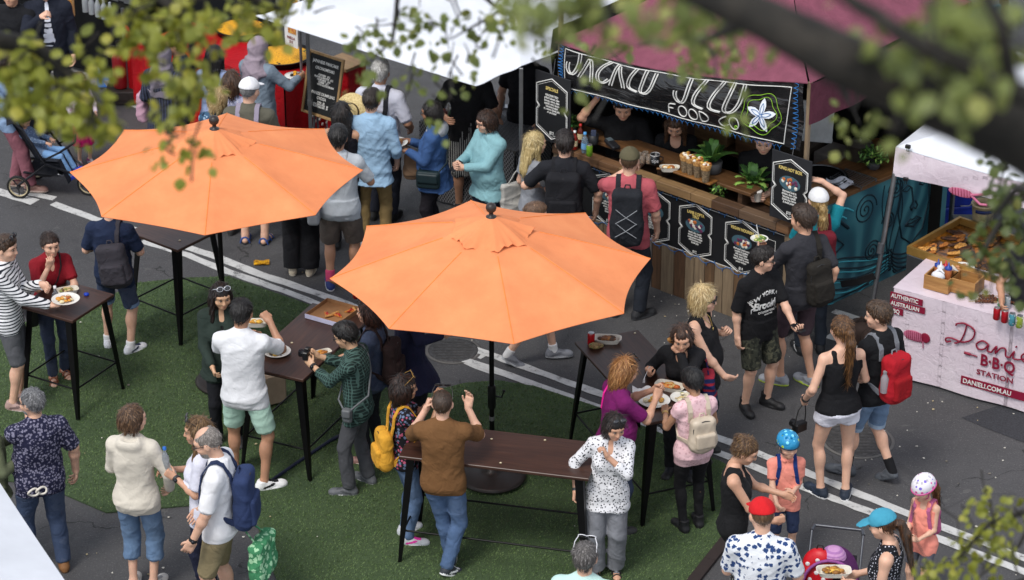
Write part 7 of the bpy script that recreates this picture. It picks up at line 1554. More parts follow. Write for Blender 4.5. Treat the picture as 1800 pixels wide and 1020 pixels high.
 Q['apron'] = P('stall worker in black top and pinstripe apron under white marquee', 822, 96, 178, H=1.78, sk='tan', look=(0, 10), Lh=(-.18, .30, 1.16), Rh=(.24, .3, 1.2), Ld=(.3, 1, -.2), top=dict(m=F_('#141416'), sl=.8), bot=dict(k='skirt', m=F_('#17171a', 'vstripes', '#8a8a88', sc=1.1), hem=.45, flare=.04, top=1.09, e=.03, n='apron'), shoes=SH('#222222', '#333333'), hair=dict(k='short', c='#1a1512'))
 Q['greypants'] = P('stall worker in dark t-shirt and grey trousers beside marquee pole', 925, 66, 200, H=1.80, sk='light', Lh=(-.20, .16, .94), Rh=(.22, .2, 1.0), top=dict(m=F_('#15151a'), sl=.7), bot=dict(m=F_('#524a52'), e=.02, ce=.04), shoes=SH('#222222', '#333333'), hair=dict(k='short', c='#2a1e16'))
 Q['cook'] = P('cook in dark clothes behind barbecue table among leaves', 1818, 396, 200, H=1.74, sk='tan', look=(10, 14), Rh=(.2, .34, 1.1), Lh=(-.2, .34, 1.1), top=dict(m=F_('#1a1a1e'), sl=.5), bot=dict(m=F_('#222226')), shoes=SH('#222222', '#333333'), hair=dict(k='short', c='#2a1e16'), hat=dict(k='cap', m=F_('#1c1c20')))
 Q['openjacket'] = P('man in white t-shirt and open dark jacket at top left', 78, -42, 172, H=1.80, sk='fair', Rh=(.06, .28, 1.42), Rc=.9, Re=(.8, .2, -1), Lh=(-.25, .10, .90), top2=dict(m=F_('#cfd2dc'), sl=.5, n='t_shirt'), top=dict(m=F_('#1a1e2a'), sl=1.95, hem=.72, e=.034, open=.10, neck='v', n='jacket'), bot=dict(m=F_('#14161c')), shoes=SH('#222222', '#333333'), hair=dict(k='short', c='#2a1e16'))
 Q['darkcoat'] = P('person in black coat at top left corner', 20, -30, 196, H=1.74, sk='light', Lh=(-.2, .2, 1.1), top=dict(m=F_('#131418'), sl=1.95, hem=.60, flare=.04, e=.034, n='coat'), bot=dict(m=F_('#14161c')), shoes=SH('#222222', '#333333'), hair=dict(k='short', c='#17110e'))
 Q['pinkpants'] = P('woman in dusty pink trousers and pale blue top pushing dark stroller', 10, 84, 92, H=1.62, sex='f', sk='light', look=(0, 10), Rh=(.16, .40, 1.08), Rd=(0, 1, -.1), Rc=.9, Lh=(-.16, .40, 1.08), Ld=(0, 1, -.1), Lc=.9, feet=((-.09, .0, 4), (.09, .22, -4)), top=dict(m=F_('#8299b8'), sl=1.9, hem=.82, e=.026), bot=dict(m=F_('#80505a'), ce=.035, ke=.03, e=.018), shoes=SH('#8a6a60', '#b9a498', '#6a4a44'), hair=dict(k='long', c='#2a1a12', len=.18))
 Q['pinkskirt'] = P('girl in white top and bright pink skirt beside stroller', 140, 128, 150, fy=290, sex='f', sk='fair', child=.55, look=(-20, 10), Lh=(-.16, .3, 1.1), Rh=(.2, .1, .95), top=dict(m=F_('#cdbfca', 'specks', '#b08aa6', sc=1.2), sl=1.9, hem=.84), bot=dict(k='skirt', m=F_('#a81058'), hem=.40, flare=.05), shoes=SH('#7a2a5a', '#cccccc', '#aaaaaa'), hair=dict(k='bob', c='#4a3222', len=.12))
# ------------------------------------------------------------------ carried things, food, prams
def plate(label, loc, r, food=None, name='plate', rz=0, cols=('#c98a2a', '#a3541c', '#d8c9a0'), n=22, oval=1.0, tray=False, group=None, cat=None):
 t = thing(name, label, cat or ('tray' if tray else 'plate'), loc, rz, group); wh = plain('#cfcabd' if tray else '#d6d4ce', .6, bmp=.03); b = MB()
 if tray:
  out = lambda s: [(s * r * math.copysign(abs(math.cos(a)) ** .5, math.cos(a)), s * r * .52 * math.copysign(abs(math.sin(a)) ** .5, math.sin(a))) for a in np.linspace(0, 6.283, 29)[:-1]]
  o0, o1, o2, o3 = out(.82), out(1.0), out(1.05), out(.78); k = 28
  vs = [(p[0], p[1], 0) for p in o0] + [(p[0], p[1], .042) for p in o1] + [(p[0], p[1], .044) for p in o2] + [(p[0] * .98, p[1] * .98, .043) for p in o1] + [(p[0], p[1], .008) for p in o3]
  fs = [(j * k + i, j * k + (i + 1) % k, (j + 1) * k + (i + 1) % k, (j + 1) * k + i) for j in range(4) for i in range(k)] + [tuple(range(k))[::-1], tuple(range(4 * k, 5 * k))]; b.add(vs, fs)
 else: b.lathe([(r * .6, 0), (r * .97, .020), (r, .024), (r * .95, .022), (r * .62, .006), (0, .006)], 28)
 b.build('dish', [wh], t); b = MB(); r2 = random.Random(int(abs(loc[0] * 1000)))
 for i in range(n):
  a = r2.uniform(0, 6.28); q = r * .55 * math.sqrt(r2.random()); s = r2.uniform(.010, .024); b.sphere((q * math.cos(a), q * math.sin(a) * (.5 if tray else 1), (.030 if tray else .016) + r2.uniform(0, .012)), (s * 1.3, s, s * .7), 7, 5, r2.randrange(3))
 b.build('food', [mottled(scl(C(c), .75), scl(C(c), 1.15), scale=90, rough=.5) for c in cols], t); return t
def can(label, loc, col, group=None, top='#b0b2b4', word=None):
 t = thing('drink_can', label, 'can', loc, 0, group); b = MB(); b.lathe([(.026, 0), (.033, .008), (.033, .105), (.027, .118)], 18); b.build('can_body', [mottled(col, scl(C(col), .7), '#c8c4c0' if word is None else None, scale=30, rough=.25, bmp=0)], t); b = MB(); b.lathe([(.027, .118), (.028, .122), (.024, .120), (0, .119)], 18); b.build('can_lid', [plain(top, .3, .9)], t); return t
def bottle(label, loc, h, r, col, cap, group=None, lab=None, clear=False):
 t = thing('bottle', label, 'bottle', loc, 0, group); b = MB(); b.lathe([(r * .9, 0), (r, .01), (r, h * .58), (r * .75, h * .70), (r * .38, h * .80), (r * .36, h * .90)], 14); b.build('bottle_body', [glassy(col, .12, .75) if clear else plain(col, .3, bmp=0)], t); b = MB(); b.lathe([(r * .45, h * .90), (r * .45, h), (0, h)], 12); b.build('bottle_cap', [plain(cap, .4, bmp=0)], t)
 if lab: b = MB(); b.lathe([(r * 1.03, h * .2), (r * 1.03, h * .5)], 14, cap=False); b.build('paper_label', [plain(lab, .6, bmp=0)], t)
 return t
def xform(t, M):
 t.matrix_world = M
def phone(label, p, a, b_, nrm_, kind='phone'):
 """slab held between two person-space points"""
 c = (np.array(a) + np.array(b_)) / 2; t = thing(kind, label, kind, p.W(c), p.rz); bb = MB(); bb.box((0, 0, 0), (.075, .010, .145), rx=R(nrm_), bev=.004); bb.build('case', [plain('#101012', .35)], t); bb = MB(); bb.box((0, -.006, 0), (.066, .001, .130), rx=R(nrm_)); bb.v = [tuple(Matrix.Rotation(0, 4, 'X') @ Vector(v)) for v in bb.v]; bb.build('screen', [plain('#1c2430', .1, bmp=0)], t); return t
def wristband(p, s, col, watch=False):
 q = 1 if s == 'R' else -1; w = p.wr[q]; d = nrm(w - p.el[q]); b = MB(); b.tube([w - d * .022, w + d * .004], .036 * (1 if p.s > .9 else .9), 14); b.v = [tuple(np.array(v) * p.s) for v in b.v]; b.build('watch' if watch else 'wristband', [plain(col, .4)], p.root)
 if watch:
  b = MB(); n = -p.hn[q]; c = w - d * .009 + n * .036; b.sphere(tuple(c * p.s), .018 * p.s, 10, 6); b.build('watch_face', [plain('#20242a', .15, .4)], p.root)
def crossbody(p, label, col, side=1, z=.92, w=.24, h=.20, d=.09, yy=.02, name='shoulder_bag', strapcol=None):
 t = worn(p, name, label, 'bag'); s = p.s; m = plain(col, .5, bmp=.3, bs=90)
 c = p.TT((side * .24, yy, z)); f = Field(c - [.2, .22, .2], c + [.2, .22, .2], .009); f.rbox(c, (d / 2, w / 2, h / 2), .035, .0); f.rbox(c + [side * .02, 0, .03], (d / 2, w * .45, h * .28), .02, .0); v, fc = f.mesh(); nmesh('bag_body', v * s, fc, [m], t)
 pts, nn = strap_path(p, -side * .09, side * .02, (1.40, 1.28, 1.16), (1.40, 1.25)); b = MB()
 if len(pts) > 3:
  pts = [c + [0, -w * .4, h * .4]] + [p.TT((side * .14, -.17, 1.10))] + pts + [p.TT((side * .15, .13, 1.04)), c + [0, w * .4, h * .4]]; b.tube(pts, .011, 6, sx=.6); b.v = [tuple(np.array(q) * s) for q in b.v]; b.build('bag_strap', [plain(strapcol or col, .6)], t)
 rebase(t, p, c - np.array([0, 0, h / 2])); return t
def tote(p, label, m, c, w=.36, h=.40, d=.10, hand=None, name='tote_bag', ang=0):
 t = worn(p, name, label, 'bag'); s = p.s; c = np.array(c, float); b = Field(c - [.3, .3, .4], c + [.3, .3, .4], .011); Rm = rz(R(ang))
 b.rbox(c, (d / 2, w / 2, h / 2), .03, .0, rot=Rm); b.ell(c - [0, 0, h * .25], (d * .75, w * .5, h * .25), .05, rot=Rm); b.fold(.007, 2.0, 1.4); v, f = b.mesh(); nmesh('bag_body', v * s, f, [m], t)
 if hand is not None:
  b = MB()
  for q in (-1, 1):
   e = Rm @ np.array([0, q * w * .28, 0]); b.tube([c + [0, 0, h * .45] + e, (np.array(hand) + c + [0, 0, h * .5] + e) / 2 + e * .2, np.array(hand)], .008, 6)
  b.v = [tuple(np.array(x) * s) for x in b.v]; b.build('bag_handle', [m], t)
 rebase(t, p, c - np.array([0, 0, h / 2])); return t
def on(k, px, py, h=1.031):
 g = U(px, py, h); return (g.x, g.y, h)
def wheel(b3, c, r, w, t, par_name='wheel'):
 M = Matrix.Translation(c) @ Matrix.Rotation(R(90), 4, 'Y'); b = MB(); b.lathe([(r * .86, -w), (r, -w * .6), (r, w * .6), (r * .86, w), (r * .82, 0), (r * .86, -w)], 26, M=M, cap=False); wl = b.build(par_name, [plain('#131314', .8)], t)
 b = MB(); b.tube([M @ Vector((r * .80 * math.cos(a), r * .80 * math.sin(a), 0)) for a in np.linspace(0, 6.283, 29)], r * .07, 6); b.build('rim', [plain('#b8aa88', .5)], wl); b = MB(); b.lathe([(r * .16, -w), (r * .16, w)], 12, M=M)
 for k in range(5): a = k * 1.2566; b.tube([M @ Vector((0, 0, 0)), M @ Vector((r * .78 * math.cos(a), r * .78 * math.sin(a), 0))], r * .06, 5)
 b.build('spokes', [plain('#3a3a3c', .4, .6)], wl)
def props():
 q = Q
 # backpacks and bags
 backpack(q['navyman'], 'dark grey backpack hanging off one shoulder of man in navy t-shirt', fabric('#3b3940', heather=.3), w=.31, h=.46, d=.15, z=1.10, x=.07, tilt=-10, sling=1)
 backpack(q['whitetee'], 'blue canvas backpack with brown trims worn by man in white t-shirt', fabric('#2c3a5e', heather=.4), w=.29, h=.48, d=.14, z=1.16, ms=fabric('#25304e'))
 backpack(q['denimjacket'], 'dark brown backpack worn by woman in denim jacket', fabric('#2a1d1c'), w=.28, h=.44, d=.14, z=1.14)
 backpack(q['floral'], 'mustard yellow backpack worn low by woman in floral t-shirt', fabric('#c48f2e'), w=.28, h=.38, d=.13, z=1.04)
 backpack(q['pink'], 'cream leather backpack worn by woman in pink lace top', plain('#b9ab98', .4), w=.27, h=.33, d=.13, z=1.20)
 backpack(q['greytee'], 'black backpack slung on right shoulder of man in charcoal t-shirt', fabric('#26231f', heather=.3), w=.24, h=.42, d=.11, z=1.10, x=.08, tilt=-6, sling=1)
 backpack(q['braid'], 'maroon backpack worn by blonde woman in teal top', fabric('#5e1622'), w=.29, h=.50, d=.15, z=1.16)
 backpack(q['redpack'], 'bright red hiking backpack with side bottle worn by man in black t-shirt', fabric('#9c1420'), w=.26, h=.44, d=.17, z=1.14, mp=fabric('#8c1018'), ms=fabric('#6f7278'), bottle=(-1, '#c8ccd2'))
 backpack(q['boy'], 'bright blue backpack worn by boy in cycle helmet', fabric('#1748a8'), w=.28, h=.40, d=.14, z=1.16, ms=fabric('#16306a'))
 backpack(q['girl'], 'small pink backpack worn by girl in white helmet', fabric('#a8587e'), w=.24, h=.34, d=.11, z=1.14)
 backpack(q['whitecap'], 'purple backpack with white edged straps worn by man in white cap', fabric('#6a1878'), w=.28, h=.42, d=.13, z=1.12, ms=fabric('#8c8494'))
 backpack(q['blacktee'], 'plain black backpack on man in black t-shirt at counter', fabric('#1a1a1e', heather=.3), w=.33, h=.56, d=.17, z=1.16)
 backpack(q['redtee'], 'black daypack with grey elastic cord worn by man in red t-shirt', fabric('#202227'), w=.29, h=.56, d=.17, z=1.18, pocket=False, cord='#8f9296')
 backpack(q['oldman'], 'slim black pack worn by white haired man', fabric('#1c1d22'), w=.22, h=.30, d=.10, z=1.06)
 crossbody(q['check'], 'small grey camera pouch on thin strap at hip of man in check shirt', '#5c5f62', 1 if False else -1, .93, .10, .16, .06)
 crossbody(q['bluejacket'], 'dark green crossbody bag at hip of woman in blue jacket', '#16262a', -1, .93, .27, .21, .10)
 crossbody(q['cargo'], 'light grey drawstring bag at side of boy in cargo shorts', '#8a8c90', -1, .92, .26, .26, .12, -.10)
 crossbody(q['redtop'], 'black handbag at side of woman in red t-shirt', '#15151a', 1, .86, .24, .24, .10, .10)
 tote(q['longblonde'], 'off white canvas tote bag on shoulder of long haired blonde woman', fabric('#a6a49e'), (-.30, -.06, .88), .34, .42, .08, (-.17, 0, 1.38))
 tote(q['whitetee'], 'green and white patterned shopping bag hanging behind man in white t-shirt', fabric('#3f8058', 'batik', '#9cc8a0', sc=.9), (.02, -.32, .62), .34, .34, .12, (.16, -.10, .86), 'shopping_bag', 80)
 tote(q['bluejacket'], 'brown paper bag held by woman in blue jacket', plain('#7c624a', .8), (.06, .26, .94), .22, .30, .10, (.06, .34, 1.18), 'paper_bag', 20)
 tote(q['scarf'], 'pale pink bag carried by person in dark striped clothes', fabric('#b08a9a'), (-.30, .05, 1.0), .20, .34, .10, (-.2, .0, 1.35), 'pink_bag')
 tote(q['eater'], 'navy and red striped cloth bag on arm of young woman eating', fabric('#1c2450', 'stripes', '#8a2030', sc=.5), (-.24, .02, .98), .20, .34, .12, (-.2, 0, 1.3), 'cloth_bag', 10)
 p = q['polo']; g = U(478, 712); t = thing('paper_bag', 'beige paper bag standing on mat behind man in white polo', 'bag', (g.x, g.y, .03), R(30)); b = MB(); b.slab(lambda u, v: (0, 0, 0), 1, 1, 0) if False else b.box((0, 0, .16), (.26, .14, .32), bev=.02); b.build('bag_body', [plain('#a08c78', .8)], t); b = MB(); b.tube([(-.06, .0, .32), (-.05, 0, .40), (.05, 0, .40), (.06, 0, .32)], .006, 6); b.build('bag_handle', [plain('#8a7662', .8)], t)
 b = MB(); 
 for k in range(60):
  pass
 pts = [U(470, 850, .03), U(520, 815, .03), U(580, 775, .03), U(640, 745, .03)]; b = MB(); b.tube(pts, .016, 6); b.tube([v + Vector((.02, .035, 0)) for v in pts], .012, 6); tag(b.build('cable', [plain('#1a2036', .6)]), 'thick dark blue cables lying on green mat under pizza table', 'cable')
 # straw hat on the old man's back
 p = q['oldman']; t = worn(p, 'straw_hat', 'pale straw hat hanging on back of white haired man', 'hat'); c = p.TT((-.22, -.27, 1.30)); b = MB(); M = Matrix.Translation(c) @ Matrix.Rotation(R(70), 4, 'X') @ Matrix.Rotation(R(-10), 4, 'Y'); b.lathe([(.20, -.01), (.19, .0), (.095, .015), (.085, .09), (.05, .115), (0, .12)], 28, M=M); b.v = [tuple(np.array(v) * p.s) for v in b.v]; b.build('hat_body', [mottled('#a8925e', '#cdb986', scale=70)], t); b = MB(); b.lathe([(.098, .016), (.093, .045)], 28, M=M, cap=False); b.v = [tuple(np.array(v) * p.s * 1.0) for v in b.v]; b.build('hat_band', [plain('#4a3a24', .7)], t); rebase(t, p, c)
 # lettering on the shirts
 p = q['newyork']; g = p.topf; D = g.D
 def conf(cx, cz, arc=0.0):
  def f(co):
   x = cx + co.x; z = cz + co.y - arc * co.x * co.x; g.D = p.tD; h = g.hit((x, .42, z), (0, -1, 0)); g.D = D; yy = h[1] if h is not None else .13; return Vector((x, yy + .008 + co.z, z)) * p.s
  return f
 def shirt_text(name, s_, size, cx, cz, arc, sx=1.0, off=.001, shear=0):
  # person faces +y: mirror so it reads from the front
  f = conf(cx, cz, arc); return text_part(name, s_, size, plain('#c4c4c2', .8, bmp=0), p.root, None, sx=-1 if False else sx, off=off, shear=shear, conform=lambda co: f(Vector((-co.x, co.y, co.z))))
 shirt_text('shirt_lettering', 'NEW YORK CITY', .062, 0, 1.305, 2.6, .98, .0015); shirt_text('shirt_lettering', 'BROOKLYN', .022, 0, 1.262, .8, 1.0, .0005) if False else None
 shirt_text('shirt_lettering', 'Brooklyn', .105, 0, 1.175, .5, .86, .003, .28); shirt_text('shirt_lettering', 'CUSTOM GOODS', .030, 0, 1.125, .3, 1.0, .0006); shirt_text('shirt_lettering', 'SINCE 1898', .020, 0, 1.095, .3, 1.0, .0004)
 # worn details
 p = q['blonde']; b = MB(); b.tube([p.HW([[x, y, z]])[0] * p.s for x, y, z in ((-.05, -.02, -.13), (-.045, .06, -.19), (0, .10, -.25), (.045, .06, -.19), (.05, -.02, -.13))], .0035, 5); b.sphere(tuple(p.HW([[0, .108, -.272]])[0] * p.s), (.012, .005, .016), 8, 6); b.build('necklace', [plain('#c9b06a', .3, .8)], p.root)
 p = q['purple']; b = MB(); pts, nn = strap_path(p, -.07, -.06, (1.40, 1.3), (1.40, 1.25)); b.ribbon(pts, nn, .022, .006); b.v = [tuple(np.array(v) * p.s) for v in b.v]; b.build('lanyard', [plain('#e01890', .5)], p.root)
 wristband(q['whitetee'], 'L', '#17181a', True); wristband(q['check'], 'L', '#1a1a1c', True); wristband(q['blouse'], 'R', '#2a2a2c'); wristband(q['pink'], 'L', '#c9a86a'); wristband(q['greytee'], 'R', '#5a4a32', True); wristband(q['lavender'], 'L', '#2a2a2c', True); wristband(q['ponytail'], 'L', '#1a1a1c')
 # headphones in back pocket
 p = q['batik']; t = worn(p, 'white_earmuffs', 'white looped headset tucked in back pocket of man in batik shirt', 'headset'); c = p.TT((-.09, -.22, .93)); b = MB()
 for dx in (-.035, .035): b.tube([c + [dx + .045 * math.cos(a), -.005 + .01 * math.sin(2 * a), .032 * math.sin(a)] for a in np.linspace(0, 6.283, 17)], .010, 6)
 b.v = [tuple(np.array(v) * p.s) for v in b.v]; b.build('headset_loop', [plain('#cfc9bf', .5)], t); rebase(t, p, c)
 # held things
 p = q['stripe']; w = p.W(p.palm['R'] + [0, .07, .02]); plate('white plate of food held by man in striped top', tuple(w), .13)
 p = q['polo']; w = p.W(np.array([.03, .42, 1.33])); t = plate('white boat shaped bowl of yellow food held by man in white polo', tuple(w), .10, cols=('#d8a83a', '#c98a2a', '#e0d0a0'), tray=True)
 p = q['check']; t = thing('camera', 'black camera held up by man in check shirt', 'camera', p.W((p.palm['L'] + p.palm['R']) / 2 + [0, .02, .02]), p.rz); b = MB(); b.box((0, 0, 0), (.13, .05, .08), bev=.008); b.box((0, -.002, .05), (.05, .04, .025), bev=.005); b.build('camera_body', [plain('#141416', .4)], t); b = MB(); b.lathe([(.034, 0), (.036, .05), (.03, .055), (0, .05)], 16, M=Matrix.Translation((0, .02, 0)) @ Matrix.Rotation(R(-90), 4, 'X')); b.build('lens', [plain('#0c0c10', .15)], t)
 p = q['bluejacket']; w = p.W(p.palm['L'] + [.06, .09, .015]); plate('white plate of browned food held out by woman in blue jacket', tuple(w), .14, cols=('#a0622c', '#c99a5a', '#7a4a24'), n=40)
 p = q['aqua']; phone('dark phone held in both hands by woman in aqua jumper', p, p.palm['L'], p.palm['R'], 60)
 p = q['newyork']; phone('dark phone held by man in black lettered t-shirt', p, p.palm['L'], p.palm['L'], 80)
 p = q['greytee']; w = p.W(p.palm['L'] + [.0, .06, .01]); t = plate('paper bowl of salad with fork held by man in charcoal t-shirt', tuple(w), .085, cols=('#7a9a3a', '#c9c28a', '#4a6a2a')); b = MB(); b.tube([(0, 0, .02), (-.03, .03, .15)], .005, 6); b.build('fork', [plain('#c9c9c6', .5)], t)
 p = q['lavender']; w = p.W(p.palm['L'] + [0.02, .02, -.02]); bottle('clear water bottle with blue cap held by woman with light brown hair', tuple(w), .24, .034, '#c4ccd4', '#1c62b8', clear=True)
 p = q['ponytail']; w = p.W(p.wr[-1] + [-.02, .05, -.30]); t = thing('camera', 'black camera dangling on strap from hand of woman in white shorts', 'camera', w, p.rz + .4); b = MB(); b.box((0, 0, 0), (.13, .07, .09), bev=.01); b.lathe([(.036, 0), (.036, .07), (0, .07)], 14, M=Matrix.Translation((0, .03, 0)) @ Matrix.Rotation(R(-90), 4, 'X')); b.build('camera_body', [plain('#121214', .45)], t); b = MB(); hp = (Matrix.Rotation(-(p.rz + .4), 3, 'Z') @ (p.W(p.palm['L']) - w)); b.tube([(-.06, 0, .04), (-.05 + hp.x * .5, hp.y * .5, .05 + hp.z * .5), hp, (.04 + hp.x * .5, hp.y * .5, hp.z * .5), (.06, 0, .04)], .006, 5); b.build('neck_strap', [plain('#141414', .7)], t)
 p = q['eater']; w = p.W(p.palm['R']); t = thing('plastic_fork', 'white plastic fork held by young woman eating', 'fork', w, p.rz); b = MB(); b.tube([(0, 0, .02), (.03, .06, -.05), (.035, .07, -.075)], [.004, .004, .010], 6, sx=.5)
 for k in (-1, 0, 1): b.tube([(.035 + .006 * k, .07, -.075), (.036 + .007 * k, .075, -.105)], .0022, 4)
 b.build('fork_body', [plain('#d0d0d2', .4)], t)
 w = p.W(p.palm['L'] + [.02, -.02, .05]); t = thing('bread_roll', 'filled roll held at mouth of young woman eating', 'food', w, p.rz); b = MB(); b.sphere((0, 0, 0), (.05, .03, .03), 10, 7); b.build('bun', [mottled('#8a5a24', '#b98a4a', scale=60)], t); b = MB(); b.sphere((0, 0, .0), (.045, .034, .012), 9, 5); b.build('filling', [plain('#4a2a18', .6)], t)
 p = q['server_cup']; w = p.W((p.palm['L'] + p.palm['R']) / 2 + [0, .02, -.03]); t = thing('paper_cup', 'paper cup held by stall worker at end of banner', 'cup', w); b = MB(); b.lathe([(.032, 0), (.042, .10), (.044, .103)], 16); b.build('cup', [plain('#b9b0a4', .6)], t); b = MB(); b.lathe([(.045, .10), (.044, .112), (.03, .116), (0, .114)], 16); b.build('lid', [plain('#d0ccc6', .5)], t)
 p = q['bluecap']; w = p.W(p.palm['L'] + [.0, .09, .01]); plate('white tray of fried food held by woman in light blue cap', tuple(w), .13, tray=True, cols=('#b9822a', '#8a5a1c', '#d8b04a'), n=34)
 p = q['purplehat']; w = p.W(p.palm['R'] + [0, .02, -.30]); t = thing('lanyard_tag', 'yellow tag on cord hanging from hand of woman in wide black trousers', 'tag', w); b = MB(); b.box((0, 0, .05), (.035, .012, .16), bev=.005); b.build('yellow_tag', [plain('#c9b020', .5)], t); b = MB(); b.tube([(0, 0, .13), (.01, 0, .24)], .006, 5); b.build('cord', [plain('#b0b0b0', .6)], t)
 p = q['paleblue']; w = p.W(np.array([-.30, .15, 1.05])); t = thing('corn_cob', 'yellow corn on a stick beside man in pale blue shirt', 'food', w); b = MB(); b.lathe([(.012, 0), (.026, .03), (.028, .12), (.012, .17), (0, .175)], 12); b.build('cob', [mottled('#c9a020', '#e0c04a', scale=120)], t); b = MB(); b.tube([(0, 0, -.10), (0, 0, .02)], .005, 6); b.build('stick', [plain('#a08050', .7)], t)
 # on the tables
 plate('oval tray of leftovers beside water bottle on small left bar table', on('A', 117, 516), .11, tray=True, cols=('#5a3a1c', '#8a8a4a', '#c9b080'), n=18, rz=.4)
 bottle('half full clear water bottle on small left bar table', on('A', 99, 539), .21, .033, '#d0d6dc', '#d8d8da', clear=True, lab='#b9c4cc')
 g = on('A', 152, 519); b = MB(); b.lathe([(.022, 0), (.024, .004), (.024, .016), (.02, .02), (0, .02)], 16); o = b.build('blue_disc', [plain('#1438a8', .4)]); o.location = g; tag(o, 'loose blue bottle cap lying on small left bar table', 'cap')
 plate('white plate of mixed food in front of man in white polo', on('C', 487, 621), .125, cols=('#c99a2a', '#3a2a1c', '#d8c060'), n=30)
 plate('small paper bowl of orange food beside man photographing', on('C', 566, 626), .085, cols=('#b06a1c', '#c98a2a', '#8a4a14'), tray=True, rz=.5)
 # pizza box
 gA, gB = U(549, 566, 1.04), U(588, 577, 1.04); xa = gB - gA; an = math.atan2(xa.y, xa.x); c = U(585, 552, 1.04); t = thing('pizza_box', 'open cardboard pizza box with leftover slices on long table', 'box', (c.x, c.y, 1.031), an); w = .36; b = MB(); b.box((0, 0, .004), (w, w, .006))
 for s in (-1, 1): b.box((0, s * w / 2, .024), (w, .005, .045)); b.box((s * w / 2, 0, .024), (.005, w - .006, .045))
 b.build('box_base', [plain('#8f6844', .8)], t); b = MB(); b.box((0, -w / 2 - .005, .026), (w, .003, .044)); b.build('printed_side', [plain('#b4b4cc', .6)], t); b = MB(); b.box((0, w / 2 + .13, .13), (w, .006, .32), rx=R(52)); b.build('box_lid', [plain('#94704c', .8)], t); b = MB(); r2 = random.Random(2)
 for px_, py_ in ((-.08, -.02), (.08, .07), (.12, -.03)):
  M = Matrix.Translation((px_, py_, .012)) @ Matrix.Rotation(r2.uniform(0, 6), 4, 'Z'); b.prism([(0, 0), (.10, .035), (.10, -.035)], 0, .012, 0, M); b.tube([(.10, .036, .012), (.10, -.036, .012)], .012, 6, 1, M)
  for k in range(5): b.sphere((r2.uniform(.03, .09), r2.uniform(-.02, .02), .014), (.012, .01, .005), 7, 5, 2, M)
 b.build('pizza_slices', [mottled('#c98a3a', '#b0421c', scale=70), mottled('#a87038', '#c99a58', scale=60), plain('#9a1c1c', .5)], t)
 can('red drink can behind pizza box on long table', on('C', 626, 524), '#a01018'); can('red drink can standing at far corner of right bar table', on('E', 1039, 606), '#a81018', word='x')
 plate('pulp tray of pasta with fork beside red can on right bar table', on('E', 1067, 601), .125, tray=True, cols=('#7a4a24', '#a06a34', '#4a2e18'), n=34, rz=-.1)
 g = on('E', 1046, 613); b = MB(); b.sphere((0, 0, .03), (.06, .045, .03), 9, 6); b.sphere((.04, .02, .02), (.04, .03, .02), 8, 5); o = b.build('crumpled_wrapper', [mottled('#6a4a2a', '#a08a5a', '#3a5a24', scale=30, bmp=.9)]); o.location = g; tag(o, 'crumpled brown food wrapper beside tray on right bar table', 'wrapper')
 plate('pulp tray of orange noodles between three women at right bar table', on('E', 1178, 684), .13, tray=True, cols=('#b85a1c', '#d0863a', '#c9a86a'), n=40, rz=-.45)
 plate('white paper plate of food in front of woman in purple t-shirt', on('E', 1150, 707), .14, cols=('#c9a24a', '#b98a3a', '#d8cfae'), n=16)
 plate('paper plate at near corner in front of woman in pink lace top', on('E', 1200, 702), .11, cols=('#c9b27a', '#d8cdb0', '#a0a05a'), n=12)
 g = on('E', 1128, 692); b = MB(); b.slab(lambda u, v: ((u - .5) * .16, (v - .5) * .12, .03 + .018 * math.sin(7 * u + 2) * math.cos(6 * v)), 10, 8, .004); o = b.build('napkin', [plain('#d4d4d4', .8)]); o.location = g; tag(o, 'crumpled white napkin beside paper plate on right bar table', 'napkin')
 r2 = random.Random(8); b = MB()
 for x, y in ((864, 772), (958, 774), (880, 814), (295 + 6, 392), (316, 423), (513, 603), (1116, 586)):
  g = U(x, y, 1.032); b.sphere((g.x, g.y, 1.034), (.012, .009, .006), 7, 5)
 tag(b.build('crumbs', [plain('#c4b89a', .8)]), 'pale crumbs scattered over the bar table tops', 'crumbs', kind='stuff')
 # counter food
 zc = 1.318
 for i, (px, py, c_, cp, h) in enumerate(((1010, 262, '#7a1a10', '#d0d0cc', .20), (1020, 250, '#5a1c10', '#b02020', .20), (1004, 250, '#8a2a14', '#3a8a3a', .19))):
  g = U(px, py, zc); bottle(('front', 'rear right', 'rear left')[i] + ' sauce bottle in group behind water bottle on timber counter', (g.x, g.y, zc), h, .032, c_, cp, 'sauce bottles on the timber counter', '#c9b890')
 g = U(1028, 268, zc); bottle('clear water bottle with blue label on timber counter', (g.x, g.y, zc), .22, .036, '#a8bccc', '#4a90c8', clear=True, lab='#6a9cc8'); g = U(1036, 274, zc); can('lime green can on timber counter beside water bottle', (g.x, g.y, zc), '#6f9a2a', word='x')
 g = U(1043, 252, zc); b = MB(); b.lathe([(.05, 0), (.055, .10), (.052, .10), (.045, .02), (0, .02)], 16); t = thing('napkin_holder', 'dark round holder behind green can on timber counter', 'holder', (g.x, g.y, zc)); b.build('holder', [plain('#15161a', .5)], t); b = MB(); b.box((0, 0, .11), (.05, .03, .06)); b.build('contents', [plain('#3a4258', .6)], t)
 g = U(1076, 258, zc); t = thing('card_reader', 'black card reader lying on timber counter', 'card reader', (g.x, g.y, zc), .5); b = MB(); b.box((0, 0, .03), (.09, .19, .045), rx=.15, bev=.012); b.build('body', [plain('#1c1d20', .4)], t); b = MB(); b.box((0, .05, .062), (.06, .06, .004), rx=.15); b.build('screen', [plain('#4a5458', .2)], t)
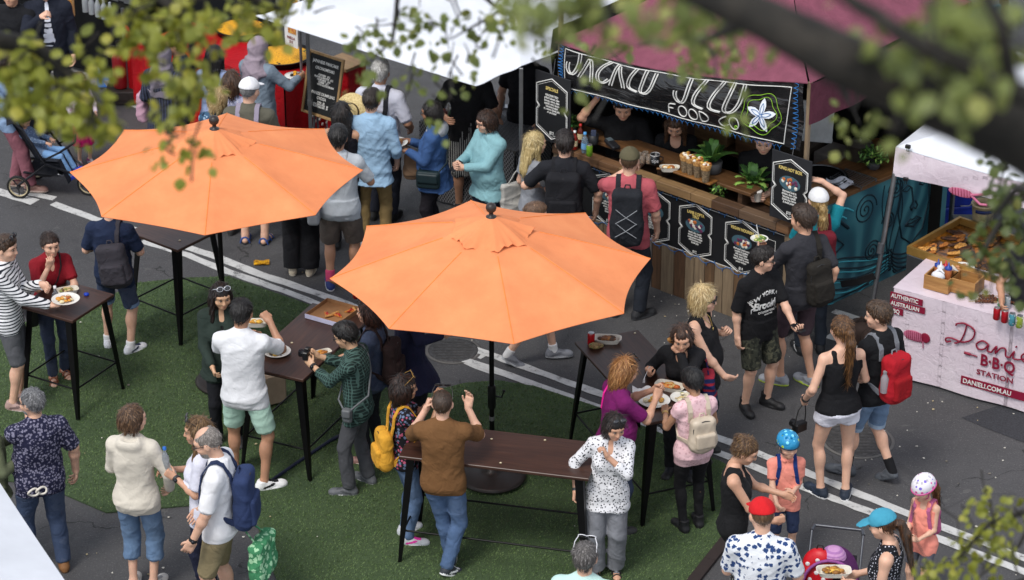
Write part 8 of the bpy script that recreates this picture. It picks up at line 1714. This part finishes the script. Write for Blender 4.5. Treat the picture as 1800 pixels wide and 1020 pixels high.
 for i, (px, py) in enumerate(((1123, 283), (1129, 286), (1134, 281), (1140, 287))):
  g = U(px, py, zc); t = thing('clear_cup', 'empty clear cup in the little group beside black mug', 'cup', (g.x, g.y, zc), 0, 'clear cups on the counter'); b = MB(); b.lathe([(.026, 0), (.034, .085), (.032, .085), (.024, .006), (0, .006)], 14); b.build('cup', [glassy('#c8b8a8', .1, .8)], t)
 g = U(1151, 288, zc); t = thing('tip_mug', 'black enamel mug with white lettering on timber counter', 'mug', (g.x, g.y, zc)); b = MB(); b.lathe([(.045, 0), (.048, .005), (.048, .10), (.044, .10), (.042, .02), (0, .02)], 20); b.build('mug', [plain('#121317', .3)], t); b = MB(); b.tube([(.048, 0, .08), (.08, 0, .07), (.08, 0, .035), (.048, 0, .02)], .007, 6); b.build('handle', [plain('#121317', .3)], t); text_part('lettering', 'tips', .05, plain('#d0d0d0', .6), t, frame((0, -.0495, .035), (1, 0, 0), (0, 0, 1)), ext=.001)
 b = MB(); b.lathe([(.049, .098), (.049, .106)], 18, cap=False); b.build('mug_rim', [plain('#c9c9c9', .4)], t)
 g = U(1177, 300, zc); plate('white bowl of loaded chips on timber counter', (g.x, g.y, zc), .095, tray=True, cols=('#c98a2a', '#d8cdb0', '#a0581c'), n=34)
 gb = U(1222, 312, zc); t = thing('serving_board', 'thin timber paddle board under the row of wraps', 'board', (gb.x, gb.y, zc), ST['ang']); b = MB(); b.box((0, 0, .009), (.46, .13, .018), bev=.004); b.tube([(-.23, 0, .009), (-.40, -.10, .009)], .012, 6); b.build('board', [m_wood('#6a4420', '#94642e', 2, 30, .5)], t)
 for i, (px, py) in enumerate(((1204, 302), (1214, 306), (1226, 311), (1240, 319))):
  g = U(px, py, zc + .02); t = thing('filled_wrap', ('leftmost', 'second', 'third', 'rightmost')[i] + ' of the four upright paper wrapped pitas on timber board', 'wrap', (g.x, g.y, zc + .0185), 0, 'upright wraps on the timber board'); b = MB(); b.lathe([(.032, 0), (.040, .06), (.047, .14)], 14); b.build('paper_sleeve', [mottled('#5a4a36', '#8a765a', scale=60)], t); b = MB(); b.lathe([(.049, .13), (.060, .18), (.052, .19), (.02, .17), (0, .17)], 14); b.build('pita', [mottled('#94652e', '#b98e54', scale=40)], t); b = MB(); r3 = random.Random(i)
  for k in range(12): b.sphere((r3.uniform(-.04, .04), r3.uniform(-.04, .04), .19), (.018, .015, .014), 7, 5, k % 3)
  b.build('filling', [plain('#c9a050', .5), plain('#d8d0c0', .5), plain('#8a4a1c', .5)], t)
 # mural counter kitchen
 zm = 1.1825; g = U(1443, 318, zm)
 t = thing('pan_lid_stack', 'large flat black pan on mural counter', 'pan', (g.x, g.y, zm)); b = MB(); b.lathe([(.22, 0), (.26, .05), (.27, .055), (.25, .05), (.21, .015), (0, .015)], 30); b.build('pan', [plain('#17181a', .3, .6)], t); b = MB(); b.tube([(.24 * math.cos(a), .24 * math.sin(a), .062) for a in np.linspace(0, 6.283, 31)], .008, 6); b.build('pan_rim', [plain('#77797c', .3, .9)], t)
 g = U(1500, 318, zm); t = thing('grill_rack', 'wire grill rack beside paper towels on mural counter', 'rack', (g.x, g.y, zm), ST['ang']); b = MB()
 for k in range(13): b.box((-.18 + .03 * k, 0, .03), (.008, .26, .008))
 for s in (-1, 1): b.box((0, s * .13, .03), (.38, .012, .012)); b.box((-.18, s * .13, .012), (.012, .012, .024)); b.box((.18, s * .13, .012), (.012, .012, .024))
 b.build('rack', [plain('#8a8d92', .3, .9)], t)
 g = U(1476, 328, zm); b = MB(); b.slab(lambda u, v: ((u - .5) * .26, (v - .5) * .18, .05 + .03 * math.sin(8 * u + 3 * v) * math.cos(7 * v)), 14, 10, .006); o = b.build('paper_towel', [plain('#b9bcc4', .8)]); o.location = (g.x, g.y, zm); tag(o, 'crumpled white paper towels on mural counter', 'paper')
 g = U(1440, 342, zm); b = MB(); b.box((0, 0, .03), (.26, .18, .06), bev=.01); b.box((0, 0, .065), (.22, .14, .012)); o = b.build('cardboard_tray', [plain('#7a5a3c', .8)]); o.location = (g.x, g.y, zm); o.rotation_euler = (0, 0, ST['ang']); tag(o, 'flat cardboard tray at front of mural counter', 'tray')
 g = U(1440, 268, 1.22); b = MB(); b.box((0, 0, .2), (.34, .02, .42), rx=-.25, bev=.004); b.box((0, -.0, .0), (.34, .06, .02)); o = b.build('whiteboard', [plain('#b9bcbc', .5)]); o.location = (g.x, g.y + .35, 1.205); o.rotation_euler = (0, 0, R(-12)); tag(o, 'plain white board leaning behind kitchen counter', 'board')
 g = U(1510, 275, 1.2); t = thing('stock_pot', 'dented grey metal pot at back of kitchen counter', 'pot', (g.x, g.y, zm)); b = MB(); b.lathe([(.12, 0), (.13, .01), (.13, .16), (.135, .165), (.125, .165), (.12, .02), (0, .02)], 24); b.build('pot', [plain('#5a564e', .35, .6)], t); b = MB(); b.lathe([(.135, .165), (.10, .19), (.02, .20), (.02, .22), (0, .22)], 22); b.build('lid', [plain('#6a665e', .3, .7)], t)
 # drinks table bottles
 Tl = ST['Tl']; Ll = ST['Ll']; cl = ('#8a1a1a', '#2a4a8a', '#c9a01c', '#7a1420', '#d8d4cc', '#2a6a3a'); k = 0
 for j in range(3):
  for i in range(8):
   x = .12 + i * .085 + .02 * (j % 2); y = .06 + j * .085
   if x > Ll - .1: continue
   p_ = Tl @ Vector((x, y, .8895)); bottle('squat bottle with coloured cap among the sauces on lattice cloth', tuple(p_), rng.uniform(.13, .20), .028, cl[(i * 2 + j) % 6], ('#c9c9c6', '#b01c1c', '#2a3a9a')[(i + j) % 3], 'sauce bottles on the lattice cloth'); k += 1
 p_ = Tl @ Vector((.42, .48, .8895)); plate('clear plastic heap of wrapped plates on lattice cloth', tuple(p_), .17, cols=('#c4c8cc', '#b0b4b8', '#d0d0ce'), n=24)
 # barbecue table goods
 hb = .9485; Tb = ST['Tb']
 for i, (px, py, lab) in enumerate(((1654, 494, 'left timber box holding sauce bottles and napkins on pink cloth'), (1700, 500, 'right timber box behind hanging leaves on pink cloth'))):
  g = U(px, py, hb + .06); t = thing('timber_box', lab, 'box', (g.x, g.y, hb), ST['ab'], 'timber boxes on the barbecue table'); b = MB(); wm = m_wood('#8a5f30', '#b98a50', 3, 26, .6)
  for s in (-1, 1): b.box((0, s * .105, .07), (.25, .014, .14)); b.box((s * .118, 0, .07), (.014, .196, .14))
  b.box((0, 0, .008), (.22, .19, .014)); b.build('box_sides', [wm], t)
  if i == 0:
   b = MB(); b.sphere((-.01, -.05, .13), (.07, .045, .05), 9, 6); b.tube([(-.03, -.05, .15), (.0, -.04, .20), (.05, -.05, .17)], [.03, .02, .005], 6); b.build('napkins', [plain('#d0d0d4', .8)], t)
   for k_, (dx, dy, c_, cp) in enumerate(((-.06, .05, '#a8623a', '#1c3a8a'), (.05, .04, '#a8623a', '#1c3a8a'), (.01, .10 - .035, '#c9b49a', '#a81c1c'), (-.02, .02, '#c0a48a', '#c9c9c9'))):
    v = Matrix.Rotation(ST['ab'], 4, 'Z') @ Vector((dx, dy, 0)); t2 = thing('squeeze_bottle', ('orange squeeze bottle with blue nozzle at left of timber box', 'orange squeeze bottle with blue nozzle at right of timber box', 'pale squeeze bottle with red nozzle at back of timber box', 'pale squeeze bottle with white nozzle in middle of timber box')[k_], 'bottle', (g.x + v.x, g.y + v.y, hb + .016), 0, 'squeeze bottles in the timber box'); b = MB(); b.lathe([(.034, 0), (.034, .15), (.028, .165)], 14); b.build('bottle_body', [plain(c_, .35)], t2); b = MB(); b.lathe([(.035, .165), (.035, .185), (.012, .195), (.004, .235), (0, .235)], 12); b.build('nozzle', [plain(cp, .4)], t2)
 for i, (px, py, c_, lab) in enumerate(((1752, 553, '#a01420', 'leftmost red can in front row on pink cloth'), (1766, 558, '#a01420', 'second red can in front row on pink cloth'), (1779, 563, '#4a8a9a', 'blue green can right of two red cans on pink cloth'), (1792, 567, '#8a9a3a', 'yellow green can at frame edge on pink cloth'), (1759, 535, '#3a7a4a', 'dark green can in back row on pink cloth'), (1770, 533, '#9aa4a8', 'silver can in back row on pink cloth'))):
  g = U(px, py, hb + .05); can(lab, (g.x, g.y, hb), c_, 'drink cans on the barbecue table', word='x' if i < 2 else None)
 for k_ in range(14):
  g = U(1772 + rng.uniform(-45, 40), 527 + rng.uniform(-9, 9), hb); t = thing('meat_skewer', 'charred skewer lying among others on pink cloth', 'skewer', (g.x, g.y, hb), rng.uniform(-.6, .2), 'skewers on the barbecue table'); b = MB(); b.tube([(-.13, 0, .014), (.13, 0, .014)], .003, 4); b.build('stick', [plain('#a08454', .7)], t); b = MB()
  for j in range(5): b.sphere((-.06 + .03 * j, 0, .016), (.017, .016, .014), 7, 5)
  b.build('meat_pieces', [mottled('#3a1a0c', '#7a4420', scale=60)], t)
 g = U(1693, 470, hb + .02); plate('white stacked paper plates behind timber boxes on pink cloth', (g.x, g.y, hb), .11, cols=('#b9845a', '#c9a27a', '#a06a44'), n=14)
 # stroller with boy
 sp = U(92, 336); rzs = R(-102); t = thing('stroller', 'dark three wheeled stroller with hood at left of road', 'stroller', (sp.x, sp.y, .004), rzs); dk = plain('#1a1b1f', .5); alu = plain('#2a2b2f', .35, .7); fb = fabric('#22242a')
 # local: +y forward (footwell), x right
 wheel(None, (-.25, -.28, .13), .13, .022, t) ; wheel(None, (.25, -.28, .13), .13, .022, t); wheel(None, (.02, .42, .12), .12, .022, t)
 b = MB()
 for s in (-1, 1): b.tube([(s * .25, -.28, .15), (s * .24, .05, .42), (s * .22, -.20, .80), (s * .22, -.48, 1.02)], .014, 7); b.tube([(s * .24, .05, .42), (s * .05, .46, .20), (s * .04, .50, .13)], .014, 7)
 b.tube([(-.22, -.48, 1.02), (-.20, -.55, 1.05), (.20, -.55, 1.05), (.22, -.48, 1.02)], .017, 8); b.tube([(-.27, -.28, .15), (.27, -.28, .15)], .012, 7); b.tube([(-.24, .22, .58), (0, .30, .60), (.24, .22, .58)], .014, 7); b.tube([(-.22, .02, .46), (-.24, .22, .58)], .012, 6); b.tube([(.22, .02, .46), (.24, .22, .58)], .012, 6); b.build('frame', [alu], t)
 b = MB(); b.slab(lambda u, v: (-.19 + .38 * u, .16 - .20 * v, .44 + .01 * math.sin(6 * u)), 8, 6, .03); b.slab(lambda u, v: (-.19 + .38 * u, -.06 - .28 * v, .45 + .46 * v - .05 * math.sin(math.pi * u)), 8, 8, .03); b.slab(lambda u, v: (-.17 + .34 * u, .16 + .10 * v, .44 - .24 * v), 6, 4, .02); b.build('seat', [fb], t)
 b = MB(); b.slab(lambda u, v: (.24 * math.cos(math.pi * u), -.36 + .42 * v * (.4 + .6 * math.sin(math.pi * u)), .84 + .24 * math.sin(math.pi * u) * (1 - .25 * v) + .08 * v), 18, 8, .008); b.build('hood', [fabric('#24262c')], t)
 b = MB(); b.slab(lambda u, v: (-.20 + .40 * u, -.24 + .40 * v, .28 - .10 * math.sin(math.pi * u) * math.sin(math.pi * v)), 10, 8, .008); b.slab(lambda u, v: (-.20 + .40 * u, .16, .28 + .08 * v - .04 * math.sin(math.pi * u)), 8, 2, .006); b.build('basket', [fb], t); b = MB(); b.tube([(-.20, .165, .30), (-.1, .175, .24), (.1, .175, .24), (.20, .165, .30)], .006, 5); b.build('reflective_piping', [plain('#b9bcc0', .4)], t)
 b = MB(); b.box((0, .42, .16), (.22, .10, .02), bev=.006); b.build('footrest', [dk], t)
 M = Matrix.Translation((sp.x, sp.y, 0)) @ Matrix.Rotation(rzs, 4, 'Z'); r_ = M @ Vector((0, -.10, 0))
 kid = person('small boy in blue denim jacket reclining in dark stroller', 0, 0, face=-math.degrees(rzs), H=1.0, sk='light', child=.9, drop=.07, lean=-38, sit=True, look=(8, 38), ank=((-.10, .62, .50, 5, -30), (.10, .62, .44, -5, -30)), root=(r_.x, r_.y, -.02), Rh=(.10, .22, 1.06), Lh=(-.10, .22, 1.06), Rn=(0, 0, -1), Ln=(0, 0, -1), top=dict(m=fabric('#53657f', 'specks', '#7a8aa0', sc=2), sl=1.9, hem=.80, loose=.5), bot=dict(m=fabric('#6f93bd'), len=1.95, ce=.02), shoes=SH('#1c3aa8', '#1c3aa8', '#1c3aa8'), hair=dict(k='short', c='#17110e'))
 # purple pushchair, lower right, with ladybird pack
 g = U(1456, 1118); t = thing('purple_pushchair', 'purple hooded pushchair at bottom edge beside man in red cap', 'pushchair', (g.x, g.y, .004), R(168)); pu = fabric('#4d1c50'); t.scale = (.80, .80, .80); b = MB()
 b.slab(lambda u, v: (.27 * math.cos(math.pi * u), .12 - .46 * v * (.35 + .65 * math.sin(math.pi * u)), .66 + .30 * math.sin(math.pi * u) * (1 - .3 * v)), 20, 10, .012); b.build('hood', [pu], t); b = MB(); b.tube([(.275 * math.cos(a), .12, .66 + .305 * math.sin(a)) for a in np.linspace(0, math.pi, 19)], .016, 6); b.build('hood_rim', [fabric('#8a4a86')], t)
 b = MB(); b.slab(lambda u, v: (-.22 + .44 * u, .22 - .50 * v, .40 + .75 * max(0, v - .45)), 8, 8, .03); b.build('seat', [fabric('#1c1a20')], t)
 b = MB()
 for s in (-1, 1): b.tube([(s * .25, .32, .09), (s * .26, -.05, .55), (s * .26, -.40, .98)], .014, 7); b.tube([(s * .25, -.38, .09), (s * .26, .10, .60)], .014, 7); b.tube([(s * .26, -.40, .98), (s * .24, -.47, 1.0)], .02, 8)
 b.tube([(-.24, -.47, 1.0), (.24, -.47, 1.0)], .017, 8); b.tube([(-.25, -.38, .09), (.25, -.38, .09)], .01, 6); b.build('frame', [plain('#55575c', .35, .7)], t)
 for s in (-1, 1):
  for y in (.32, -.38): wheel(None, (s * .25, y, .09), .09, .02, t)
 b = MB(); b.lathe([(.13, 0), (.12, .04), (.09, .08), (.04, .10), (0, .105)], 20, (0, -.06, .91)); b.build('sun_hat_cover', [fabric('#b98ab4', 'stripes', '#a070a4')], t)
 w = U(1440, 1000, .62); t = thing('ladybird_backpack', 'red spotted ladybird backpack hanging on purple pushchair', 'backpack', (w.x, w.y, .47), R(-20)); f = Field((-.2, -.15, -.02), (.2, .15, .40), .009); f.ell((0, 0, .17), (.14, .085, .17), 0); f.rbox((0, -.06, .11), (.10, .04, .08), .03, .02); v, fc = f.mesh(); nmesh('pack_body', v, fc, [plain('#b8101c', .45)], t); b = MB()
 for x, z in ((-.08, .22), (.08, .22), (0, .27), (-.05, .10), (.06, .12), (-.11, .14), (.11, .15), (0, .17)):
  yy = -.085 * math.sqrt(max(.05, 1 - (x / .14) ** 2 - ((z - .17) / .17) ** 2)) - .004; yy = min(yy, -.098) if abs(x) < .09 and .04 < z < .18 else yy; b.sphere((x, yy, z), (.020, .006, .020), 10, 6)
 b.build('white_spots', [plain('#d4d0d0', .5)], t); b = MB(); b.tube([(-.03, .0, .33), (-.02, 0, .37), (.02, 0, .37), (.03, 0, .33)], .007, 6); b.build('grab_handle', [plain('#141414', .6)], t)
# ------------------------------------------------------------------ overhanging trees
def m_leaf(c1, c2, c3):
 m, nt, b = _new('leaf'); co = coords(nt); oi = nt.nodes.new('ShaderNodeNewGeometry'); n = noise(nt, co, 3.5, 3, .7); base = ramp(nt, oi.outputs['Random Per Island'], [(.0, c1), (.45, c2), (.8, c2), (1, c3)]); base = mix(nt, math_(nt, 'MULTIPLY', n, .4), base, c1)
 L(nt, base, b.inputs['Base Color']); b.inputs['Roughness'].default_value = .5
 tr = nt.nodes.new('ShaderNodeBsdfTranslucent'); L(nt, mix(nt, .5, base, scl(c3, 1.25)), tr.inputs['Color']); mx = nt.nodes.new('ShaderNodeMixShader'); mx.inputs[0].default_value = .38; out = [x for x in nt.nodes if x.type == 'OUTPUT_MATERIAL'][0]; L(nt, b.outputs[0], mx.inputs[1]); L(nt, tr.outputs[0], mx.inputs[2]); L(nt, mx.outputs[0], out.inputs['Surface']); return m
def leafy(b, c, rad, n, size, r2, flat=.8):
 """leaf clumps: small sprays of rounded leaves through an ellipsoid"""
 sprays = max(1, int(n / 7 + .5))
 for s in range(sprays):
  v = Vector((r2.uniform(-1, 1), r2.uniform(-1, 1), r2.uniform(-1, 1))); v = v.normalized() * (r2.random() ** .45) * .62; o = c + Vector((v.x * rad[0], v.y * rad[1], v.z * rad[2])); d0 = Vector((r2.gauss(0, 1), r2.gauss(0, 1), r2.gauss(-.5, .6))).normalized()
  for k in range(6):
   q = o + d0 * (k * size * .45) + Vector((r2.gauss(0, 1), r2.gauss(0, 1), r2.gauss(0, 1))) * size * .55; d = (d0 + Vector((r2.gauss(0, .8), r2.gauss(0, .8), r2.gauss(-.3, .6)))).normalized(); up = Vector((r2.gauss(0, .7), r2.gauss(-.5, .6), 1)); s_ = d.cross(up).normalized(); nn = s_.cross(d); l = size * r2.uniform(.7, 1.15); w = l * r2.uniform(.38, .5); cu = nn * l * .12
   vs = [q, q + d * l * .25 + s_ * w * .8, q + d * l * .55 + s_ * w - cu, q + d * l * .85 + s_ * w * .5 - cu * 1.5, q + d * l - cu * 2, q + d * l * .85 - s_ * w * .5 - cu * 1.5, q + d * l * .55 - s_ * w - cu, q + d * l * .25 - s_ * w * .8, q + d * l * .5 + cu * .6]
   b.add(vs, [(0, 1, 2, 8), (8, 2, 3, 4), (4, 5, 6, 8), (8, 6, 7, 0)], 0, True)
def branch(b, pts, r0, r1, r2, wob=.03):
 P = []; m = len(pts) - 1
 for i in range(m):
  for k in range(5):
   p = pts[i].lerp(pts[i + 1], k / 5); P.append(p + Vector((r2.gauss(0, wob), r2.gauss(0, wob), r2.gauss(0, wob))) * (pts[i + 1] - pts[i]).length * .12)
 P.append(pts[-1]); n = len(P); b.tube(P, [r0 + (r1 - r0) * (i / (n - 1)) for i in range(n)], 10)
def trees():
 r2 = random.Random(21); bark = mottled('#15130f', '#2b2721', scale=18, rough=.85, bmp=.9)
 def tree(label, trunk, fork, limbs, clusters, mleaf, tr=.16, dens=.5, siz=.86):
  t = thing('tree', label, 'tree', (trunk[0], trunk[1], 0)); o = Vector((trunk[0], trunk[1], 0)); b = MB(); base = Vector((0, 0, 0)); top = Vector(fork) - o
  branch(b, [base, base.lerp(top, .5) + Vector((.08, .05, 0)), top, top + Vector((.1, -.2, 2.2))], tr * 1.3, tr * .5, r2, .02); b.build('trunk', [bark], t)
  for pts, ra, rb in limbs:
   b = MB(); branch(b, [p - o for p in pts], ra, rb, r2); b.build('limb', [bark], t)
  b = MB(); tw = MB()
  for (px, py, rx_, ry_, dep, n, sz) in clusters:
   c = UD(px, py, dep); sc = dep / FPX; rad = (rx_ * sc * 1.25, max(.18, rx_ * sc * .9), ry_ * sc * 1.35); leafy(b, c - o, rad, n * dens, sz * siz, r2)
   for k in range(max(2, n // 45)):
    e = c - o + Vector((r2.gauss(0, .5) * rad[0], r2.gauss(0, .4) * rad[1], r2.gauss(0, .5) * rad[2])); s_ = c - o + Vector((r2.gauss(0, .2) * rad[0], r2.gauss(0, .2), rad[2] * r2.uniform(.2, 1.0))); tw.tube([s_, s_.lerp(e, .5) + Vector((r2.gauss(0, .02), 0, r2.gauss(0, .02))), e], [.0045, .0035, .002], 5)
  b.build('crown', [mleaf], t); tag(tw.build('twigs', [bark], t), kind='stuff'); return t
 la = m_leaf((.12, .15, .018), (.26, .28, .034), (.48, .43, .07)); lb = m_leaf((.07, .105, .022), (.15, .19, .042), (.36, .36, .09)); lc = m_leaf((.035, .060, .014), (.085, .115, .024), (.20, .19, .04))
 D1 = 9.5
 tree('leafy tree whose yellow green branches hang over top left of the street', (-4.6, 7.2), (-4.2, 7.6, 10.6),
   [([Vector((-4.2, 7.6, 10.6)), UD(-250, 30, 9), UD(60, 80, D1), UD(150, 150, D1)], .06, .012), ([Vector((-4.2, 7.6, 10.6)), UD(-100, -160, 9), UD(230, -40, D1), UD(330, 30, D1), UD(340, 120, D1), UD(322, 240, D1)], .04, .003), ([UD(230, -40, D1), UD(400, -20, D1 + .3), UD(500, 20, D1 + .5)], .03, .008)],
   [(48, 130, 62, 48, D1, 210, .062), (130, 165, 55, 55, D1, 200, .062), (38, 85, 40, 30, D1, 70, .06), (20, 175, 30, 24, D1, 60, .06), (165, 215, 22, 22, D1, 40, .06), (175, 110, 25, 30, D1, 60, .06), (260, 45, 60, 42, D1, 200, .058), (345, 20, 66, 28, D1, 170, .058), (440, 14, 60, 26, D1 + .5, 120, .058), (500, 22, 40, 30, D1 + .5, 90, .058), (225, 20, 30, 26, D1, 70, .058), (325, 105, 24, 34, D1, 52, .056), (350, 130, 20, 26, D1, 36, .056), (285, 165, 16, 22, D1, 20, .056), (330, 190, 22, 24, D1, 36, .056), (275, 195, 14, 10, D1, 14, .056), (300, 240, 16, 20, D1, 20, .056), (350, 238, 20, 10, D1, 22, .05), (305, 275, 14, 8, D1, 10, .05)], la, .15, .50, .84)
 D2 = 11.0
 tree('tree with fine dark twigs hanging across the white marquee roof', (-2.2, 4.0), (-1.4, 6.0, 13.6),
   [([Vector((-1.4, 6.0, 13.6)), UD(560, -120, 9), UD(700, -10, D2), UD(690, 70, D2), UD(650, 110, D2)], .018, .003), ([UD(560, -120, 9), UD(800, -50, D2), UD(880, 20, D2), UD(790, 70, D2)], .016, .003), ([UD(800, -50, D2), UD(1000, -20, D2 - 2)], .03, .01)],
   [(560, -4, 26, 10, D2, 26, .05), (640, 95, 46, 30, D2, 85, .056), (700, 70, 40, 40, D2, 90, .056), (720, 130, 34, 26, D2, 60, .056), (660, 60, 26, 16, D2, 30, .056), (630, 80, 22, 16, D2, 30, .056), (745, 20, 50, 22, D2, 80, .056), (800, 40, 46, 36, D2, 62, .054), (770, 90, 34, 30, D2, 50, .054), (815, 95, 22, 18, D2, 18, .05), (800, 160, 18, 22, D2, 14, .05), (880, 18, 44, 20, D2 - 1, 70, .056), (850, 60, 26, 22, D2, 20, .05), (840, 70, 10, 12, D2, 8, .05), (935, 85, 22, 8, D2, 8, .05), (760, 180, 34, 16, D2, 20, .05), (905, 25, 36, 18, D2, 46, .05)], lb, .13, .34, .72)
 tree('big tree at right whose thick dark bough crosses top right of view', (3.6, 4.6), (3.0, 5.0, 10.8),
   [([Vector((3.4, 4.7, 8.6)), UD(2050, 390, 5.4), UD(1800, 236, 5.2), UD(1640, 172, 5.1), UD(1480, 104, 5.0), UD(1350, 36, 5.0), UD(1180, -40, 5.0)], .088, .030), ([Vector((3.3, 4.8, 9.6)), UD(1950, 220, 5.0), UD(1780, 160, 4.9), UD(1600, 70, 4.8), UD(1450, -30, 4.8)], .028, .012), ([UD(1780, 160, 4.9), UD(1760, 40, 4.8), UD(1700, -60, 4.8)], .016, .008), ([UD(1350, 36, 5.0), UD(1240, 60, 6.5), UD(1120, 80, 8.5)], .018, .004), ([UD(1480, 104, 5.0), UD(1480, 160, 6.5), UD(1500, 190, 7.0)], .012, .004), ([UD(2050, 390, 5.4), UD(1900, 350, 7.5), UD(1790, 330, 8.5), UD(1730, 400, 9.0)], .03, .005)],
   [(1640, 30, 70, 40, 4.9, 95, .05), (1590, 80, 46, 40, 4.9, 70, .05), (1700, 90, 60, 34, 4.9, 80, .05), (1760, 30, 50, 46, 5.2, 110, .045), (1745, 120, 46, 36, 5.2, 70, .045), (1790, 110, 26, 60, 5.2, 60, .045), (1010, 10, 70, 24, 5.5, 95, .046), (1075, 6, 60, 22, 5.5, 80, .046), (960, 8, 50, 22, 6.0, 70, .046), (1180, 20, 50, 26, 5.5, 80, .046), (1250, 10, 50, 18, 6, 60, .046), (1360, 6, 40, 16, 6, 36, .046), (1240, 70, 36, 30, 8.6, 130, .036), (1215, 110, 28, 24, 8.6, 70, .036), (1280, 100, 34, 18, 8.6, 50, .036), (1050, 110, 34, 16, 11, 16, .05), (1105, 96, 34, 12, 11, 14, .05), (1040, 145, 20, 8, 9, 9, .05), (1480, 180, 30, 14, 9, 14, .046), (1500, 195, 22, 14, 9, 12, .046), (1270, 195, 10, 6, 8, 4, .046), (1580, 250, 26, 16, 5.5, 12, .046), (1755, 215, 18, 26, 5.2, 12, .05)], m_leaf((.09, .12, .03), (.19, .23, .06), (.42, .42, .12)), .2, .55, .85)
 tree('shrubby dark green branches hanging over the barbecue table at right', (5.2, 9.6), (4.6, 10.2, 9.2), [([Vector((4.6, 10.2, 9.2)), UD(1900, 330, 11), UD(1790, 350, 11), UD(1740, 420, 11), UD(1715, 480, 11)], .03, .005)],
   [(1775, 335, 34, 34, 11, 110, .056), (1790, 300, 26, 22, 11, 45, .056), (1775, 385, 24, 28, 11, 56, .056), (1740, 430, 22, 30, 11, 50, .056), (1728, 488, 18, 26, 11, 40, .056), (1770, 470, 22, 26, 11, 46, .056), (1785, 400, 30, 40, 11, 80, .056), (1725, 520, 14, 12, 11, 16, .056), (1780, 240, 34, 20, 10.5, 40, .056)], lc, .12, .42, .85)
 tree('sparse sprig of small yellow green leaves in bottom right corner', (3.4, 9.0), (3.2, 9.4, 5.0), [([Vector((3.2, 9.4, 5.0)), UD(1960, 860, 11.5), UD(1830, 890, 11.5), UD(1740, 920, 11.5), UD(1680, 985, 11.5)], .025, .004), ([UD(1830, 890, 11.5), UD(1790, 960, 11.5), UD(1720, 1015, 11.5)], .010, .004), ([UD(1960, 860, 11.5), UD(1850, 1000, 11.5), UD(1740, 1040, 11.5)], .014, .004)],
   [(1745, 905, 34, 22, 11.5, 80, .04), (1770, 945, 26, 20, 11.5, 50, .04), (1715, 950, 34, 22, 11.5, 70, .04), (1690, 990, 34, 20, 11.5, 70, .04), (1640, 1005, 26, 14, 11.5, 40, .04), (1740, 1005, 20, 14, 11.5, 20, .04), (1775, 890, 18, 16, 11.5, 26, .04), (1735, 870, 10, 8, 11.5, 10, .04), (1610, 1015, 16, 8, 11.5, 14, .04)], la, .07, .7, .95)
def setup_light():
 w = bpy.data.worlds.new('World'); S.world = w; w.use_nodes = True; nt = w.node_tree; bg = nt.nodes['Background']
 sk = nt.nodes.new('ShaderNodeTexSky'); sk.sky_type = 'NISHITA'; sk.sun_disc = False; sk.sun_elevation = R(58); sk.sun_rotation = R(215)
 hs = N(nt, 'ShaderNodeHueSaturation', Saturation=.35); L(nt, sk.outputs[0], hs.inputs['Color']); L(nt, hs.outputs[0], bg.inputs[0]); bg.inputs[1].default_value = .15
 sl = bpy.data.lights.new('sun', 'SUN'); so = bpy.data.objects.new('sun', sl); COL.objects.link(so); sl.energy = 1.35; sl.angle = R(18); sl.color = (1, .95, .88)
 so.rotation_euler = (R(32), 0, R(-35))
def setup_cam():
 c = bpy.data.cameras.new('camera'); o = bpy.data.objects.new('camera', c); COL.objects.link(o); S.camera = o
 o.location = (0, 0, CAMH); o.rotation_euler = (R(90) - PITCH, 0, 0); c.sensor_width = 36; c.lens = 36 * FPX / 1800; c.clip_end = 400; c.clip_start = .1
 c.dof.use_dof = True; c.dof.focus_distance = 24.3; c.dof.aperture_fstop = 3.0; c.dof.aperture_blades = 9
 S.view_settings.view_transform = 'Standard'; S.view_settings.look = 'None'; S.view_settings.exposure = .78
 S.cycles.use_denoising = True
import time
t0 = time.time()
def step(n):
 global t0
 print('STEP %s %.1fs' % (n, time.time() - t0)); t0 = time.time()
setup_light(); setup_cam(); ground(); furniture(); step('set')
for fn in ('stalls', 'crowd', 'props', 'trees'):
 if fn in globals(): globals()[fn](); step(fn)
